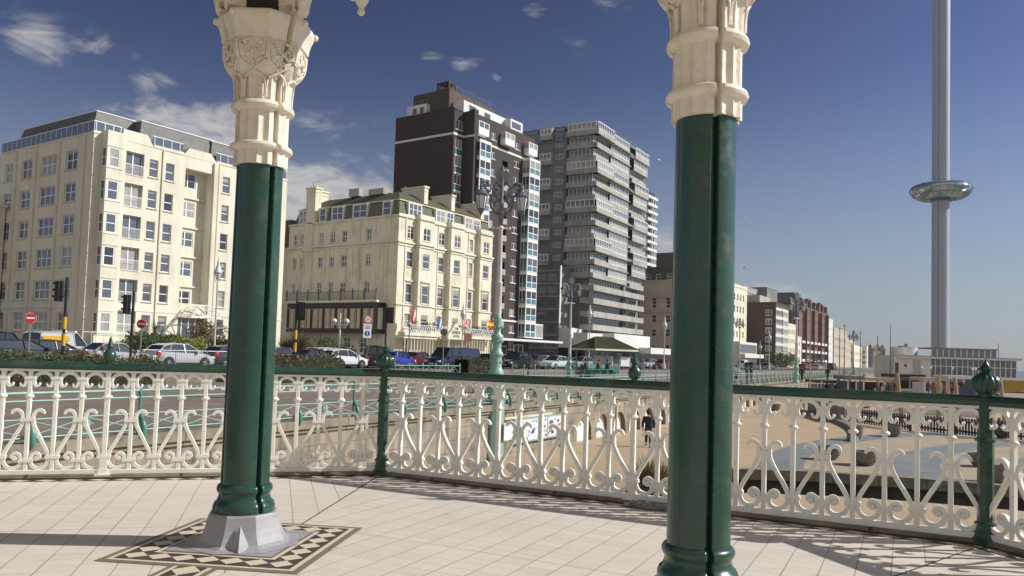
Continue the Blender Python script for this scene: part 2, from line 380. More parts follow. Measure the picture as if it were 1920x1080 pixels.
def text_mesh(s, size, m, parent, loc, rot, name='lettering', ext=.01, align='CENTER'):
    cu = bpy.data.curves.new(name, 'FONT'); cu.body = s; cu.size = size; cu.extrude = ext; cu.align_x = align; cu.align_y = 'CENTER'
    o = bpy.data.objects.new(name, cu); C.objects.link(o)
    dg = bpy.context.evaluated_depsgraph_get(); me = bpy.data.meshes.new_from_object(o.evaluated_get(dg))
    bpy.data.objects.remove(o); me.materials.clear(); me.materials.append(m)
    o = bpy.data.objects.new(name, me); C.objects.link(o); o.location = loc; o.rotation_euler = rot
    if parent: o.parent = parent
    return o
# ------------------------------------------------------------------ bandstand geometry
PC = Vector((-2.05, 1.5))
def polar(c, r, a): return Vector((c[0] + r * math.cos(a), c[1] + r * math.sin(a)))
P0, P1, P2, P3 = Vector((-7.17, 7.74)), Vector((-1.48, 9.41)), Vector((4.0, 6.68)), Vector((5.9, .86))
CORN = [P3, P2, P1, P0] + [polar(PC, 7.97, R_(85.9 + 45 * k)) for k in (2, 3, 4, 5)]   # counter-clockwise
# CORN[0]=P3 ... order P3,P2,P1,P0,then on round
# deck: eight sectors, each with its own tile direction (UV in metres: along the side, distance from the side)
def deckmat():
    m = mat('deck_tiles', (.60, .50, .385), .62); n, l = m.node_tree.nodes, m.node_tree.links; b = n['Principled BSDF']
    uv = n.new('ShaderNodeUVMap'); sp = n.new('ShaderNodeSeparateXYZ'); l.new(uv.outputs[0], sp.inputs[0])
    tc_ = n.new('ShaderNodeTexCoord')
    def M_(op, a, c=None, cl=False):
        q = n.new('ShaderNodeMath'); q.operation = op; q.use_clamp = cl
        for i, v in enumerate((a, c)):
            if v is None: continue
            if isinstance(v, (int, float)): q.inputs[i].default_value = v
            else: l.new(v, q.inputs[i])
        return q.outputs[0]
    def line(v, per, w, off=0.0):
        f = M_('FRACT', M_('ADD', M_('DIVIDE', v, per), off)); d = M_('MULTIPLY', M_('MINIMUM', f, M_('SUBTRACT', 1, f)), per)
        return M_('SUBTRACT', 1, M_('DIVIDE', d, w), True)
    nz_ = n.new('ShaderNodeTexNoise'); nz_.inputs['Scale'].default_value = 1.3; nz_.inputs['Detail'].default_value = 3; l.new(tc_.outputs['Object'], nz_.inputs[0])
    rag = M_('MULTIPLY', M_('SUBTRACT', nz_.outputs['Fac'], .32), 2.6, True)
    perp = line(sp.outputs[0], .226, .0060)
    par = line(sp.outputs[1], .152, .0046)
    j = M_('MAXIMUM', M_('MULTIPLY', perp, M_('ADD', M_('MULTIPLY', rag, .4), .6)), M_('MULTIPLY', par, M_('ADD', M_('MULTIPLY', rag, .62), .12)))
    big = line(sp.outputs[1], 2.56, .006); j = M_('MAXIMUM', j, M_('MULTIPLY', big, .8))
    # tile tone variation
    wn_ = n.new('ShaderNodeTexWhiteNoise'); wn_.noise_dimensions = '2D'
    cb = n.new('ShaderNodeCombineXYZ'); l.new(M_('FLOOR', M_('DIVIDE', sp.outputs[0], .226)), cb.inputs[0]); l.new(M_('FLOOR', M_('DIVIDE', sp.outputs[1], .152)), cb.inputs[1])
    l.new(cb.outputs[0], wn_.inputs[0])
    n2 = n.new('ShaderNodeTexNoise'); n2.inputs['Scale'].default_value = .8; n2.inputs['Detail'].default_value = 8; l.new(tc_.outputs['Object'], n2.inputs[0])
    tone = M_('ADD', M_('ADD', M_('MULTIPLY', wn_.outputs[0], .08), .84), M_('MULTIPLY', n2.outputs['Fac'], .20))
    n3 = n.new('ShaderNodeTexNoise'); n3.inputs['Scale'].default_value = 22; n3.inputs['Detail'].default_value = 4; l.new(tc_.outputs['Object'], n3.inputs[0])
    tone = M_('MULTIPLY', tone, M_('ADD', .95, M_('MULTIPLY', n3.outputs['Fac'], .1)))
    vm = n.new('ShaderNodeVectorMath'); vm.operation = 'SCALE'; vm.inputs[0].default_value = (.66, .605, .52); l.new(tone, vm.inputs['Scale'])
    mx_ = n.new('ShaderNodeMix'); mx_.data_type = 'RGBA'; l.new(j, mx_.inputs['Factor']); l.new(vm.outputs[0], mx_.inputs['A']); mx_.inputs['B'].default_value = (.10, .075, .055, 1)
    l.new(mx_.outputs['Result'], b.inputs['Base Color'])
    n4 = n.new('ShaderNodeTexNoise'); n4.inputs['Scale'].default_value = 2.6; n4.inputs['Detail'].default_value = 12; n4.inputs['Roughness'].default_value = .72; l.new(tc_.outputs['Object'], n4.inputs[0])
    st_ = M_('MULTIPLY', M_('SUBTRACT', n4.outputs['Fac'], .56), 3.2, True)
    mx2 = n.new('ShaderNodeMix'); mx2.data_type = 'RGBA'; l.new(M_('MULTIPLY', st_, .6), mx2.inputs['Factor']); l.new(mx_.outputs['Result'], mx2.inputs['A']); mx2.inputs['B'].default_value = (.36, .30, .23, 1); l.new(mx2.outputs['Result'], b.inputs['Base Color'])
    bp = n.new('ShaderNodeBump'); bp.inputs['Strength'].default_value = .25; bp.inputs['Distance'].default_value = .003; bp.invert = True
    l.new(j, bp.inputs['Height']); l.new(bp.outputs[0], b.inputs['Normal'])
    return m
dm = deckmat()
bm = bmesh.new(); uvl = bm.loops.layers.uv.new('uv')
for k in range(8):
    A, B = CORN[k], CORN[(k + 1) % 8]; t = (B - A).normalized(); nrm = Vector((-t.y, t.x)); mid = (A + B) / 2
    if nrm.dot(PC - mid) < 0: nrm = -nrm
    A2, B2 = A - nrm * .17 - t * .07, B - nrm * .17 + t * .07
    f = bm.faces.new([bm.verts.new((*q, 0)) for q in (A2, B2, PC)])
    for lp in f.loops:
        q = Vector(lp.vert.co[:2]) - mid; lp[uvl].uv = (q.dot(t) + .113, q.dot(nrm))
me = bpy.data.meshes.new('bandstand_deck')
bmesh.ops.recalc_face_normals(bm, faces=bm.faces)
for f in bm.faces:
    if f.normal.z < 0: f.normal_flip()
bm.to_mesh(me); bm.free(); me.materials.append(dm)
deck = obj('bandstand_deck', me); deck['kind'] = 'structure'
b = MB()                                    # deck slab, cornice under it and the storey below
ring = [PC + (q - PC) * 1.035 for q in CORN]; b.prism([tuple(q) for q in ring], -.30, -.004, 0)
ring2 = [PC + (q - PC) * 1.0 for q in CORN]; b.prism([tuple(q) for q in ring2], -4.3, -.30, 0)
struct('bandstand_base', b, m_trimA)
m_tan = mat('border_tan', (.56, .46, .34), .6); m_dark = mat('border_dark_tile', (.075, .062, .055), .55, noise=.3, scale=3); m_tiledk2 = mat('border_brown_tile', (.20, .165, .12), .6)
m_palet = mat('border_pale_tile', (.64, .55, .42), .6)
m_mortar = mat('joint_dark', (.05, .04, .03), .9)
# dark mitre joints and the checked border beside the balustrade
b = MB()
for k in (0, 1, 2, 3, 4, 7):
    A = CORN[k]; d = (PC - A); L = d.length; d.normalize(); s_ = Vector((-d.y, d.x)) * .006
    a = A + d * .18; e = A + d * (L - 4.9)
    b.poly([(*(a + s_), .003), (*(a - s_), .003), (*(e - s_), .003), (*(e + s_), .003)])
for k in range(4):
    A, B = CORN[(k + 7) % 8], CORN[k]; t = (B - A).normalized(); L = (B - A).length; nrm = Vector((-t.y, t.x))
    if nrm.dot(PC - (A + B) / 2) < 0: nrm = -nrm
    n_ = int(L / .24); st = L / n_
    for i in range(n_):
        for (v0, v1, vm_) in ((.10, .15, .15),):
            p = A + t * (i * st)
            q = lambda x, y: (*(A + t * (i * st + x) + nrm * y), .004)
            b.poly([q(0, .105), q(st, .105), q(st / 2, .155)], 1)
            b.poly([q(0, .215), q(st, .215), q(st / 2, .165)], 1)
            b.poly([q(.012, .112), q(st / 2 - .012, .16), q(.012, .208)][::1], 2)
    q = lambda x, y: (*(A + t * x + nrm * y), .0035)
    b.poly([q(.1, .218), q(L - .1, .218), q(L - .1, .226), q(.1, .226)], 1)
struct('deck_border', b, [m_mortar, m_dark, m_palet])

# ------------------------------------------------------------------ balustrade modules
def arc(cx, cz, r, a0, a1, n=14): return [(cx + r * math.cos(R_(a0 + (a1 - a0) * i / n)), cz + r * math.sin(R_(a0 + (a1 - a0) * i / n))) for i in range(n + 1)]
def baluster_mesh():
    b = MB()
    b.ribbon([(0, .09), (0, 1.125)], .042, .046)
    b.lathe([(.012, .835), (.036, .846), (.047, .862), (.036, .878), (.012, .89)], 12)
    b.box(-.048, .048, -.028, .028, 1.040, 1.068)
    return b.mesh('baluster', m_white)
def scroll_mesh(sp):
    b = MB()
    P = [(.098, .208), (.118, .214), (.128, .232), (.118, .256), (.092, .266), (.062, .252), (.044, .215), (.044, .180), (.060, .140), (.098, .114), (.142, .112), (sp - .062, .140), (sp - .040, .190), (sp - .040, .240), (sp - .052, .285), (sp - .092, .360), (.112, .445), (.064, .540), (.046, .612), (.052, .668), (.078, .706), (.112, .716), (.142, .700), (.152, .674)]
    cu = smoothcurve(P, 4); n = len(cu)
    w = [.034 + .004 * math.sin(PI * i / n) for i in range(n)]
    for i in range(6): w[i] = .040 - .002 * i; w[-1 - i] = .020 + .003 * i
    for sg in (-1, 1):
        c2 = [(sg * x, z) for x, z in cu]
        b.ribbon(c2 if sg > 0 else c2[::-1], w if sg > 0 else w[::-1], .042)
        b.T = Matrix.Translation((sg * .098, 0, .214)); b.ball((0, 0, 0), .034, 10, 0, (1, .62, 1)); b.T = None
    b.box(-.068, .068, -.030, .030, .598, .632); b.box(-.068, .068, -.030, .030, .174, .206)
    return b.mesh('scroll', m_white)
def collar_mesh():
    b = MB(); b.box(-.068, .068, -.030, .030, .210, .242); return b.mesh('collar', m_white)
def arch_mesh(sp):
    b = MB(); c = sp / 2; r = c - .036
    cu = [(c - .034, .992), (c - .040, .974), (c - .060, .966)] + arc(c, 1.022, r, 212, -32, 22) + [(c + .060, .966), (c + .040, .974), (c + .034, .992)]
    cu = smoothcurve(cu, 2); n = len(cu); w = [.034] * n
    for i in range(5): w[i] = .014 + .0025 * i; w[-1 - i] = .014 + .0025 * i
    b.ribbon(cu, w, .042)
    for sg in (-1, 1): b.ball((c + sg * .034, 0, 0.992), .015, 8, 0, (1, .9, 1))
    return b.mesh('top_arch', m_white)
SP = .2525
ME_bal, ME_col = baluster_mesh(), collar_mesh()
def balustrade(A, B, label):
    d = B - A; L = d.length; rz = math.atan2(d.y, d.x)
    t = thing('balustrade', label, 'balustrade', (*A, 0), rz, 'iron balustrades round the bandstand')
    b = MB()
    pr = [(-.052, 1.160), (-.056, 1.185), (-.046, 1.212), (-.022, 1.232), (.022, 1.232), (.046, 1.212), (.056, 1.185), (.052, 1.160)]
    n = len(pr); vs = [(x, y, z) for x in (.04, L - .04) for y, z in pr]
    b.add(vs, [(i, (i + 1) % n, n + (i + 1) % n, n + i) for i in range(n)], 0, False); b.box(.05, L - .05, -.03, .03, 1.146, 1.160)
    b.build('handrail', m_green, t)
    b = MB(); b.box(.05, L - .05, -.026, .026, 1.122, 1.146); b.build('top_flat', m_white, t)
    b = MB(); b.box(.05, L - .05, -.036, .036, .042, .094); bevel(b.build('bottom_rail', m_white, t), .006)
    b = MB(); b.box(.0, L - .0, -.10, .085, 0.0, .024); b.box(0, L, -.075, .05, .024, .040); b.build('kerb', m_coping, t)
    sp = L / 24; s_me = scroll_mesh(sp); a_me = arch_mesh(sp)
    for k in range(1, 24):
        if k == 12:
            b = MB(); b.ribbon([(0, .12), (0, 1.125)], .052, .05); b.box(-.046, .046, -.026, .026, 1.042, 1.066)
            b.lathe([(.012, .835), (.044, .846), (.056, .862), (.044, .878), (.012, .89)], 12)
            b.box(-.036, .036, -.036, .036, .10, .20); b.box(-.045, .045, -.045, .045, .045, .10); b.box(-.075, .075, -.075, .075, .026, .045); b.box(-.06, .06, -.026, .026, .204, .214)
            b.build('middle_standard', m_white, t, (k * sp, 0, 0))
            b = MB(); b.lathe([(.030, 1.225), (.034, 1.245), (.056, 1.262), (.068, 1.30), (.062, 1.335), (.036, 1.365), (.024, 1.385), (.036, 1.398), (.034, 1.41), (.022, 1.44), (.016, 1.48), (.004, 1.515)], 14); b.build('middle_finial', m_green, t, (k * sp, 0, 0))
        else: obj('baluster', ME_bal, t, (k * sp, 0, 0))
        if k % 2: obj('scroll', s_me, t, (k * sp, 0, 0))
        else: obj('collar', ME_col, t, (k * sp, 0, 0))
    for k in range(24): obj('top_arch', a_me, t, (k * sp, 0, 0))
    return t
balustrade(P0, P1, 'sunlit cream scroll balustrade with green handrail left of the dark green corner post')
balustrade(P1, P2, 'shaded cream scroll balustrade with green handrail crossing the middle of the view')
balustrade(P2, P3, 'cream scroll balustrade starting at the right edge beyond the right corner post')
def corner_post(P, label):
    t = thing('corner_post', label, 'post', (*P, 0), math.atan2(P.y - PC.y, P.x - PC.x), 'green corner posts of the bandstand balustrade')
    b = MB(); b.lathe([(.135, 0), (.135, .03), (.105, .06), (.082, .12), (.072, .16), (.064, .20), (.062, .9), (.062, 1.24)], 8, smooth=False, phase=PI / 8)
    for z, r in ((.17, .085), (.86, .082), (1.20, .085)): b.lathe([(r - .02, z - .018), (r, z - .008), (r, z + .008), (r - .02, z + .018)], 8, smooth=False, phase=PI / 8)
    b.build('shaft', m_green, t)
    b = MB(); N = 96; prof = [(.055, 1.235), (.06, 1.25), (.085, 1.262), (.108, 1.29), (.118, 1.325), (.112, 1.36), (.088, 1.392), (.055, 1.415), (.036, 1.428)]
    vs = []; fs = []
    for j, (r, z) in enumerate(prof):
        for i in range(N):
            a = 2 * PI * i / N; k = r * (1 - .11 * (1 - abs(math.sin(6 * a))) * (1 if 2 <= j <= 7 else 0)); vs.append((k * math.cos(a), k * math.sin(a), z))
    for j in range(len(prof) - 1):
        for i in range(N): fs.append((j * N + i, j * N + (i + 1) % N, (j + 1) * N + (i + 1) % N, (j + 1) * N + i))
    b.add(vs, fs, 0, True)
    b.lathe([(.034, 1.425), (.036, 1.435), (.062, 1.448), (.064, 1.456), (.040, 1.475), (.022, 1.50), (.010, 1.525), (.004, 1.54)], 8, smooth=False)
    b.build('finial', m_green, t)
corner_post(P1, 'dark green post with ribbed onion finial between the two cream balustrades')
corner_post(P2, 'dark green post with ribbed onion finial near the right edge')
corner_post(P0, 'dark green corner post left of the picture')

# ------------------------------------------------------------------ columns
CP1, CP2 = Vector((-1.94, 5.94)), Vector((1.068, 4.44))
def notch(r, a, angs, dep=.055, half=.055):
    for g in angs:
        d = (a - g + PI) % (2 * PI) - PI; hw = half * .176 / r * 1.6
        if abs(d) < hw: return r - dep
        if abs(d) < hw * 1.35: return r - .006
    return r
def sweep(b, prof, fn, N=160, mi=0, smooth=True):
    """prof: list of z rows; fn(j, a) -> radius"""
    vs = []; fs = []
    for j in range(len(prof)):
        for i in range(N):
            a = 2 * PI * i / N; r = fn(j, a); vs.append((r * math.cos(a), r * math.sin(a), prof[j][1]))
    for j in range(len(prof) - 1):
        for i in range(N): fs.append((j * N + i, j * N + (i + 1) % N, (j + 1) * N + (i + 1) % N, (j + 1) * N + i))
    b.add(vs, fs, mi, smooth)
def sharpen(o, ang=35):
    m = o.modifiers.new('split', 'EDGE_SPLIT'); m.split_angle = R_(ang); return o
def column(P, label):
    din = math.atan2(PC.y - P.y, PC.x - P.x)
    t = thing('column', label, 'column', (*P, 0), din, 'green cast iron columns of the bandstand')
    G = [R_(52), R_(-52), R_(128), R_(-128)]
    b = MB(); pr = [(.173, .42), (.1725, .9), (.171, 1.6), (.169, 2.2), (.167, 2.83)]
    sweep(b, pr, lambda j, a: notch(pr[j][0], a, G)); sharpen(b.build('shaft', m_green, t))
    b = MB(); pr2 = [(.18, .225), (.212, .232), (.222, .255), (.220, .285), (.210, .31), (.192, .325), (.183, .35), (.181, .37), (.192, .385), (.199, .40), (.198, .42), (.189, .435), (.174, .445)]
    sweep(b, pr2, lambda j, a: notch(pr2[j][0], a, G)); sharpen(b.build('base', m_green, t), 50)
    # lead-covered pedestal
    b = MB()
    PHI = R_(16)
    b.lathe([(.43, .018), (.36, .026), (.322, .045), (.298, .09), (.278, .14), (.262, .20), (.256, .228), (.246, .240), (.18, .242)], 8, smooth=False, phase=PI / 8 + PHI, cap=False)
    for a in (PHI, PHI + PI):
        c, s_ = math.cos(a), math.sin(a); w = .075
        tip = (.262 * c, .262 * s_, .18)
        vs = [(.30 * c - w * s_, .30 * s_ + w * c, .02), (.30 * c + w * s_, .30 * s_ - w * c, .02), (.40 * c, .40 * s_, .02), tip]
        b.add(vs, [(0, 2, 3), (2, 1, 3), (0, 3, 1)], 0)
    b.build('pedestal', m_lead, t)
    # capital: fluted drum with rings, carved bell and octagonal cornice
    rows = []
    def R(r, z, fl=0, oc=0): rows.append((r, z, fl, oc))
    R(.17, 2.80); R(.200, 2.80, 1); R(.200, 2.90, 1); R(.205, 2.905); R(.226, 2.918); R(.232, 2.935); R(.226, 2.952); R(.204, 2.965); R(.196, 2.972, 1)
    for z in (3.0, 3.08, 3.16): R(.195, z, 1)
    R(.196, 3.20, 1); R(.206, 3.205); R(.226, 3.22); R(.233, 3.24); R(.226, 3.258); R(.208, 3.272); R(.201, 3.28, 1); R(.202, 3.36, 1); R(.208, 3.42, 1); R(.214, 3.45, 1); R(.222, 3.462, 0, .3)
    for z, r in ((3.48, .236), (3.52, .262), (3.56, .276), (3.60, .284), (3.66, .288), (3.70, .290)): R(r, z, 0, 1)
    R(.308, 3.712, 0, 1); R(.310, 3.735, 0, 1); R(.314, 3.76, 0, 1); R(.326, 3.80, 0, 1); R(.343, 3.835, 0, 1); R(.348, 3.85, 0, 1); R(.348, 3.885, 0, 1); R(.336, 3.90, 0, 1); R(.10, 3.905, 0, 1)
    def fn(j, a):
        r, z, fl, oc = rows[j]
        if fl: r = r - .016 * (math.cos(16 * a) * .5 + .5) ** .6
        if oc:
            q = (a + PI / 8) % (PI / 4) - PI / 8; r = r * (1 - oc) + r * oc * .955 / math.cos(q)
        return notch(r, a, G, .06, .05) if r > .15 else r
    b = MB(); sweep(b, rows, fn, 192); sharpen(b.build('capital', m_cream, t), 32)
    # tracery on the eight bell panels
    b = MB()
    for k in range(8):
        a0 = k * PI / 4
        if min(abs((a0 - g + PI) % (2 * PI) - PI) for g in G) < .12: continue
        def on(u, z, lift=.006):     # u in -1..1 across the panel
            r = 0
            for q in range(len(rows) - 1):
                if rows[q][1] <= z <= rows[q + 1][1]:
                    f = (z - rows[q][1]) / max(1e-6, rows[q + 1][1] - rows[q][1]); r = rows[q][0] * (1 - f) + rows[q + 1][0] * f; break
            oc = 1 if z > 3.47 else 0
            if not oc: q_ = a0 + u * PI / 8; return ((r + lift) * math.cos(q_), (r + lift) * math.sin(q_), z)
            ap = r * .955 + lift; w = ap * math.tan(PI / 8) * u
            c, s_ = math.cos(a0), math.sin(a0); return (ap * c - w * s_, ap * s_ + w * c, z)
        for sg in (-1, 1):
            b.tube([on(sg * u, z) for u, z in smoothcurve([(.92, 3.29), (.94, 3.38), (.80, 3.43), (.45, 3.455), (0, 3.475)], 4)], .009, 5)
            b.tube([on(sg * u, z) for u, z in smoothcurve([(0, 3.47), (.25, 3.50), (.75, 3.53), (.93, 3.57), (.95, 3.69)], 4)], .010, 5)
            b.tube([on(sg * u, z) for u, z in smoothcurve([(.15, 3.69), (.55, 3.67), (.72, 3.62), (.5, 3.575), (.2, 3.60), (.28, 3.635), (.45, 3.63)], 5)], [.011] * 25 + [.010] * 6, 5)
            b.tube([on(sg * u, z) for u, z in smoothcurve([(.05, 3.50), (.1, 3.545), (.35, 3.54), (.62, 3.56), (.80, 3.64), (.78, 3.69)], 4)], .009, 5)
            b.ball(on(sg * .45, 3.66), .016, 6); b.ball(on(sg * .3, 3.53), .014, 6); b.ball(on(sg * .75, 3.585), .013, 6)
        b.ball(on(0, 3.60), .02, 6); b.tube([on(0, 3.53), on(0, 3.69)], .007, 5)
    b.build('tracery', m_cream, t)
    # knobs below the cornice
    b = MB()
    for k in range(8):
        a = PI / 8 + k * PI / 4
        b.ball((.362 * math.cos(a), .362 * math.sin(a), 3.865), .026, 8)
    b.build('cornice_knobs', m_cream, t)
    return t
col1 = column(CP1, 'green iron column with grey pedestal on a checked tile square, left of centre')
col2 = column(CP2, 'tall green iron column with cream fluted top, nearest the camera at right of centre')
CPS = [polar(PC, 4.44, R_(a)) for a in (133.6, 178.6, 223.6, 268.6, 313.6, 358.6)]
# roof with its soffit, posts above the capitals and curved spandrel brackets
allc = [CP2, CP1] + CPS
b = MB()
ro = [polar(PC, 5.35, R_(88.6 - 45 + 45 * k)) for k in range(8)]
b.prism([tuple(q) for q in ro], 4.95, 5.25, 0)
for k in range(8):
    a_, c_ = ro[k], ro[(k + 1) % 8]; b.poly([(*a_, 5.25), (*c_, 5.25), (*PC, 7.6)], 1)
struct('bandstand_roof', b, [m_cream, m_lead])
tb = thing('arch_frame', 'cream arched ironwork springing from the capitals at the top of the view', 'ironwork', (0, 0, 3.9))
b = MB()
for q in allc: b.T = Matrix.Translation((*q, 0)) @ Matrix.Rotation(math.atan2(q.y - PC.y, q.x - PC.x), 4, 'Z'); b.box(-.12, .12, -.12, .12, 0.02, 1.05); b.T = None
b.build('core_post', m_shadow, tb)
for k in range(8):
    A, B = allc[k], allc[(k + 1) % 8]
    if k > 1 and k != 7: continue
for ai, (A, B) in enumerate(((allc[0], allc[1]), (allc[1], allc[2]), (allc[7], allc[0]))):
    d = B - A; L = d.length; rz = math.atan2(d.y, d.x)
    h = []
    for i in range(41):
        u = i / 40; x = L * u
        h.append((x, 0))
    b = MB()
    def rib(pts, w, dep): b.ribbon(pts, w, dep)
    # cusped arch: springer curls, big lobes with a hanging cusp
    left = smoothcurve([(.17, .04), (.20, .16), (.30, .13), (.33, .05), (.36, .16), (.46, .34), (.62, .40), (.76, .30), (.80, .10), (.84, .26), (.98, .50), (1.25, .66), (L / 2, .74)], 5)
    rib(left, .07, .10); rib([(L - x, z) for x, z in left][::-1], .07, .10)
    b.box(0.1, L - .1, -.07, .07, .80, 1.04)
    for x in (.80, L - .80):
        if ai: continue
        x += .09 if x < 1 else -.09; b.ball((x, 0, -.04), .028, 10); b.lathe([(.012, -.035), (.02, -.01), (.045, .03), (.055, .06), (.03, .09), (.045, .12)], 10, c=(x, 0))
    for x in (.36, L - .36, .5, L - .5, 1.0, L - 1.0): b.box(x - .02, x + .02, -.03, .03, .38, .82)
    b.box(.12, .30, -.055, .055, .10, .82); b.box(L - .30, L - .12, -.055, .055, .10, .82)
    for x in (.30, L - .30): b.ball((x, 0, .02), .05, 10, 0, (1, .8, 1))
    b.build('spandrel', m_cream, tb, (*A, 0), rz)
# tile squares at the columns
def tile_square(P, rz, label):
    b = MB(); S = .70
    def quad(x0, y0, x1, y1, z, mi): b.poly([(x0, y0, z), (x1, y0, z), (x1, y1, z), (x0, y1, z)], mi)
    quad(-S, -S, S, S, .004, 0); quad(-S + .05, -S + .05, S - .05, S - .05, .006, 1); quad(-S + .085, -S + .085, S - .085, S - .085, .008, 2)
    n = 7; o = S - .10; st = 2 * o / n
    wd = .165; h_ = wd / 2
    for k in range(4):
        b.T = Matrix.Rotation(k * PI / 2, 4, 'Z')
        for i in range(n):
            cx = -o + (i + .5) * st; cy = -o + h_
            if i == n - 1: continue
            b.poly([(cx - st / 2, cy, .010), (cx, cy - h_, .010), (cx + st / 2, cy, .010), (cx, cy + h_, .010)], 1)
        b.T = None
    q = o - wd - .02
    quad(-q - .02, -q - .02, q + .02, q + .02, .012, 1); quad(-q + .01, -q + .01, q - .01, q - .01, .014, 0); quad(-q + .03, -q + .03, q - .03, q - .03, .016, 3)
    o_ = b.build('tile_square', [m_tiledk2, m_palet, m_dark, m_lead], None, (*P, 0), rz); o_['kind'] = 'structure'; return o_
tile_square(CP1, R_(-6.7), ''); tile_square(CP2, R_(-51), '')
# border strip leaving the near side of the first square
b = MB()
b.T = Matrix.Translation((*CP1, 0)) @ Matrix.Rotation(R_(-6.7), 4, 'Z')
for x0, x1, z, mi in ((-.17, .17, .004, 0), (-.13, .13, .006, 1), (-.10, .10, .008, 2)): b.poly([(x0 - .0, -3.5, z), (x1, -3.5, z), (x1, -.702, z), (x0, -.702, z)], mi)
for i in range(12):
    cy = -.80 - i * .22; b.poly([(0, cy - .11, .010), (.10, cy, .010), (0, cy + .11, .010), (-.10, cy, .010)], 1)
b.T = None
struct('deck_strip', b, [m_tiledk2, m_palet, m_dark])
# crumpled cloth at the foot of the balustrade
foot = P1 + (P2 - P1) * .525
b = MB()
random.seed(3)
pts = smoothcurve([(-.22, .0), (-.10, .02), (.02, -.01), (.14, .02), (.24, 0)], 5)
b.tube([(x, y, .035 + .008 * math.sin(x * 40)) for x, y in pts], [.018 + .022 * math.sin(PI * min(1, max(0, (i + 1) / (len(pts) + 1)))) * (1 + .2 * math.sin(i * 2.1)) for i in range(len(pts))], 9)
cl = b.build('rag', mat('grey_rag', (.30, .28, .29), .95, noise=.5, scale=30, bump=.6, bscale=60), None, (foot.x - .05, foot.y - .24, 0), math.atan2((P2 - P1).y, (P2 - P1).x))
tag(cl, 'crumpled grey rag lying on the deck at the foot of the shaded balustrade', 'rag')
# ------------------------------------------------------------------ ground levels
random.seed(11)
YW = .493; WD = Vector((math.sin(YW), math.cos(YW))); WN = Vector((math.cos(YW), -math.sin(YW))); W0 = Vector((-.08, 33.82))
def W(s, off=0): return W0 + WD * s + WN * off
A5 = .585; UD = Vector((math.sin(A5), math.cos(A5))); VD = Vector((-math.cos(A5), math.sin(A5)))
def uv_(u, v): return UD * u + VD * v
def lane(px_, v):
    """ground point where the column of the photo at px_ crosses the street line at distance v"""
    d = ray(px_, 655 + (px_ - 650) * .0313); k = v / (-d.x * math.cos(A5) + d.y * math.sin(A5)); return Vector((d.x * k, d.y * k))
def dep(px_, Y):
    d = ray(px_, 655 + (px_ - 650) * .0313); return Vector((d.x / d.y * Y, Y))
RZU = PI / 2 - A5                    # heading of the street
def flat(pts, z, mi=0, b=None):
    b = b or MB(); b.poly([(p[0], p[1], z) for p in pts], mi); return b
far = [(4.75, 26.0), (5.05, 28.2), (6.2, 29.7), (8.4, 29.9), (11, 29.9), (12.05, 29.66), (14.5, 29), (16.8, 28), (18.5, 27), (24, 23), (30, 18), (36, 8), (40, -10), (42, -60)]
near = [(4.6, 25.6), (6.2, 26.5), (8.4, 26.7), (11, 26.6), (13.6, 25.9), (16, 24.9), (21, 21.5), (26.5, 16.5), (32, 7), (36, -10), (38, -60)]
b = MB()
b.poly([(-300, -60, -2.9), (38, -60, -2.9)] + [(x, y, -2.9) for x, y in near[::-1][1:]] + [(-300, 25.6, -2.9)])
b.poly([(-300, 25.6, -2.9), (4.6, 25.6, -2.9), (4.75, 26, -2.9)] + [(x, y, -2.9) for x, y in far[1:]] + [(60, -60, -2.9), (60, 90, -2.9), (45, 400, -2.9), (-300, 400, -2.9)])
struct('lower_promenade', b, m_prom)
b = MB()
for q0, q1 in zip(near, near[1:]): b.poly([(*q0, -2.905), (*q1, -2.905), (*q1, -4.4), (*q0, -4.4)])
for q0, q1 in zip(far, far[1:]): b.poly([(*q0, -2.905), (*q1, -2.905), (*q1, -4.4), (*q0, -4.4)])
b.poly([(0, 20, -4.1), (60, -60, -4.1), (60, 60, -4.1), (0, 60, -4.1)])
struct('sunken_path', b, mat('shaded_path_wall', (.11, .10, .08), .95, noise=.5, scale=1.5))  # shade on the trench walls is put into this dark colour
def strip(pts, w, z0, z1, b, mi=0):
    n = len(pts); Lp = []; Rp = []
    for i in range(n):
        a = Vector(pts[max(i - 1, 0)]); c = Vector(pts[min(i + 1, n - 1)]); t = (c - a).normalized(); nn = Vector((-t.y, t.x)) * w / 2; p = Vector(pts[i])
        Lp.append(p + nn); Rp.append(p - nn)
    for i in range(n - 1):
        A, B, D, E = Lp[i], Lp[i + 1], Rp[i + 1], Rp[i]
        b.poly([(*A, z1), (*B, z1), (*D, z1), (*E, z1)], mi); b.poly([(*A, z0), (*A, z1), (*B, z1), (*B, z0)], mi); b.poly([(*E, z0), (*E, z1), (*D, z1), (*D, z0)], mi)
    for P, Q in ((Lp[0], Rp[0]), (Lp[-1], Rp[-1])): b.poly([(*P, z0), (*Q, z0), (*Q, z1), (*P, z1)], mi)
fs = smoothcurve(far, 4)
b = MB(); strip(fs, .5, -2.9, -2.52, b)
tag(b.build('path_parapet', m_coping), 'low pale coping curving round the dark sunken path below the bandstand', 'parapet')
b = MB(); strip(smoothcurve([(x, y + .55) for x, y in far[1:]], 4), .18, -2.9, -2.66, b); strip(smoothcurve([(x, y - 1.3) for x, y in far[2:]], 4), .05, -3.35, -3.3, b)
struct('path_kerb', b, m_pave2)
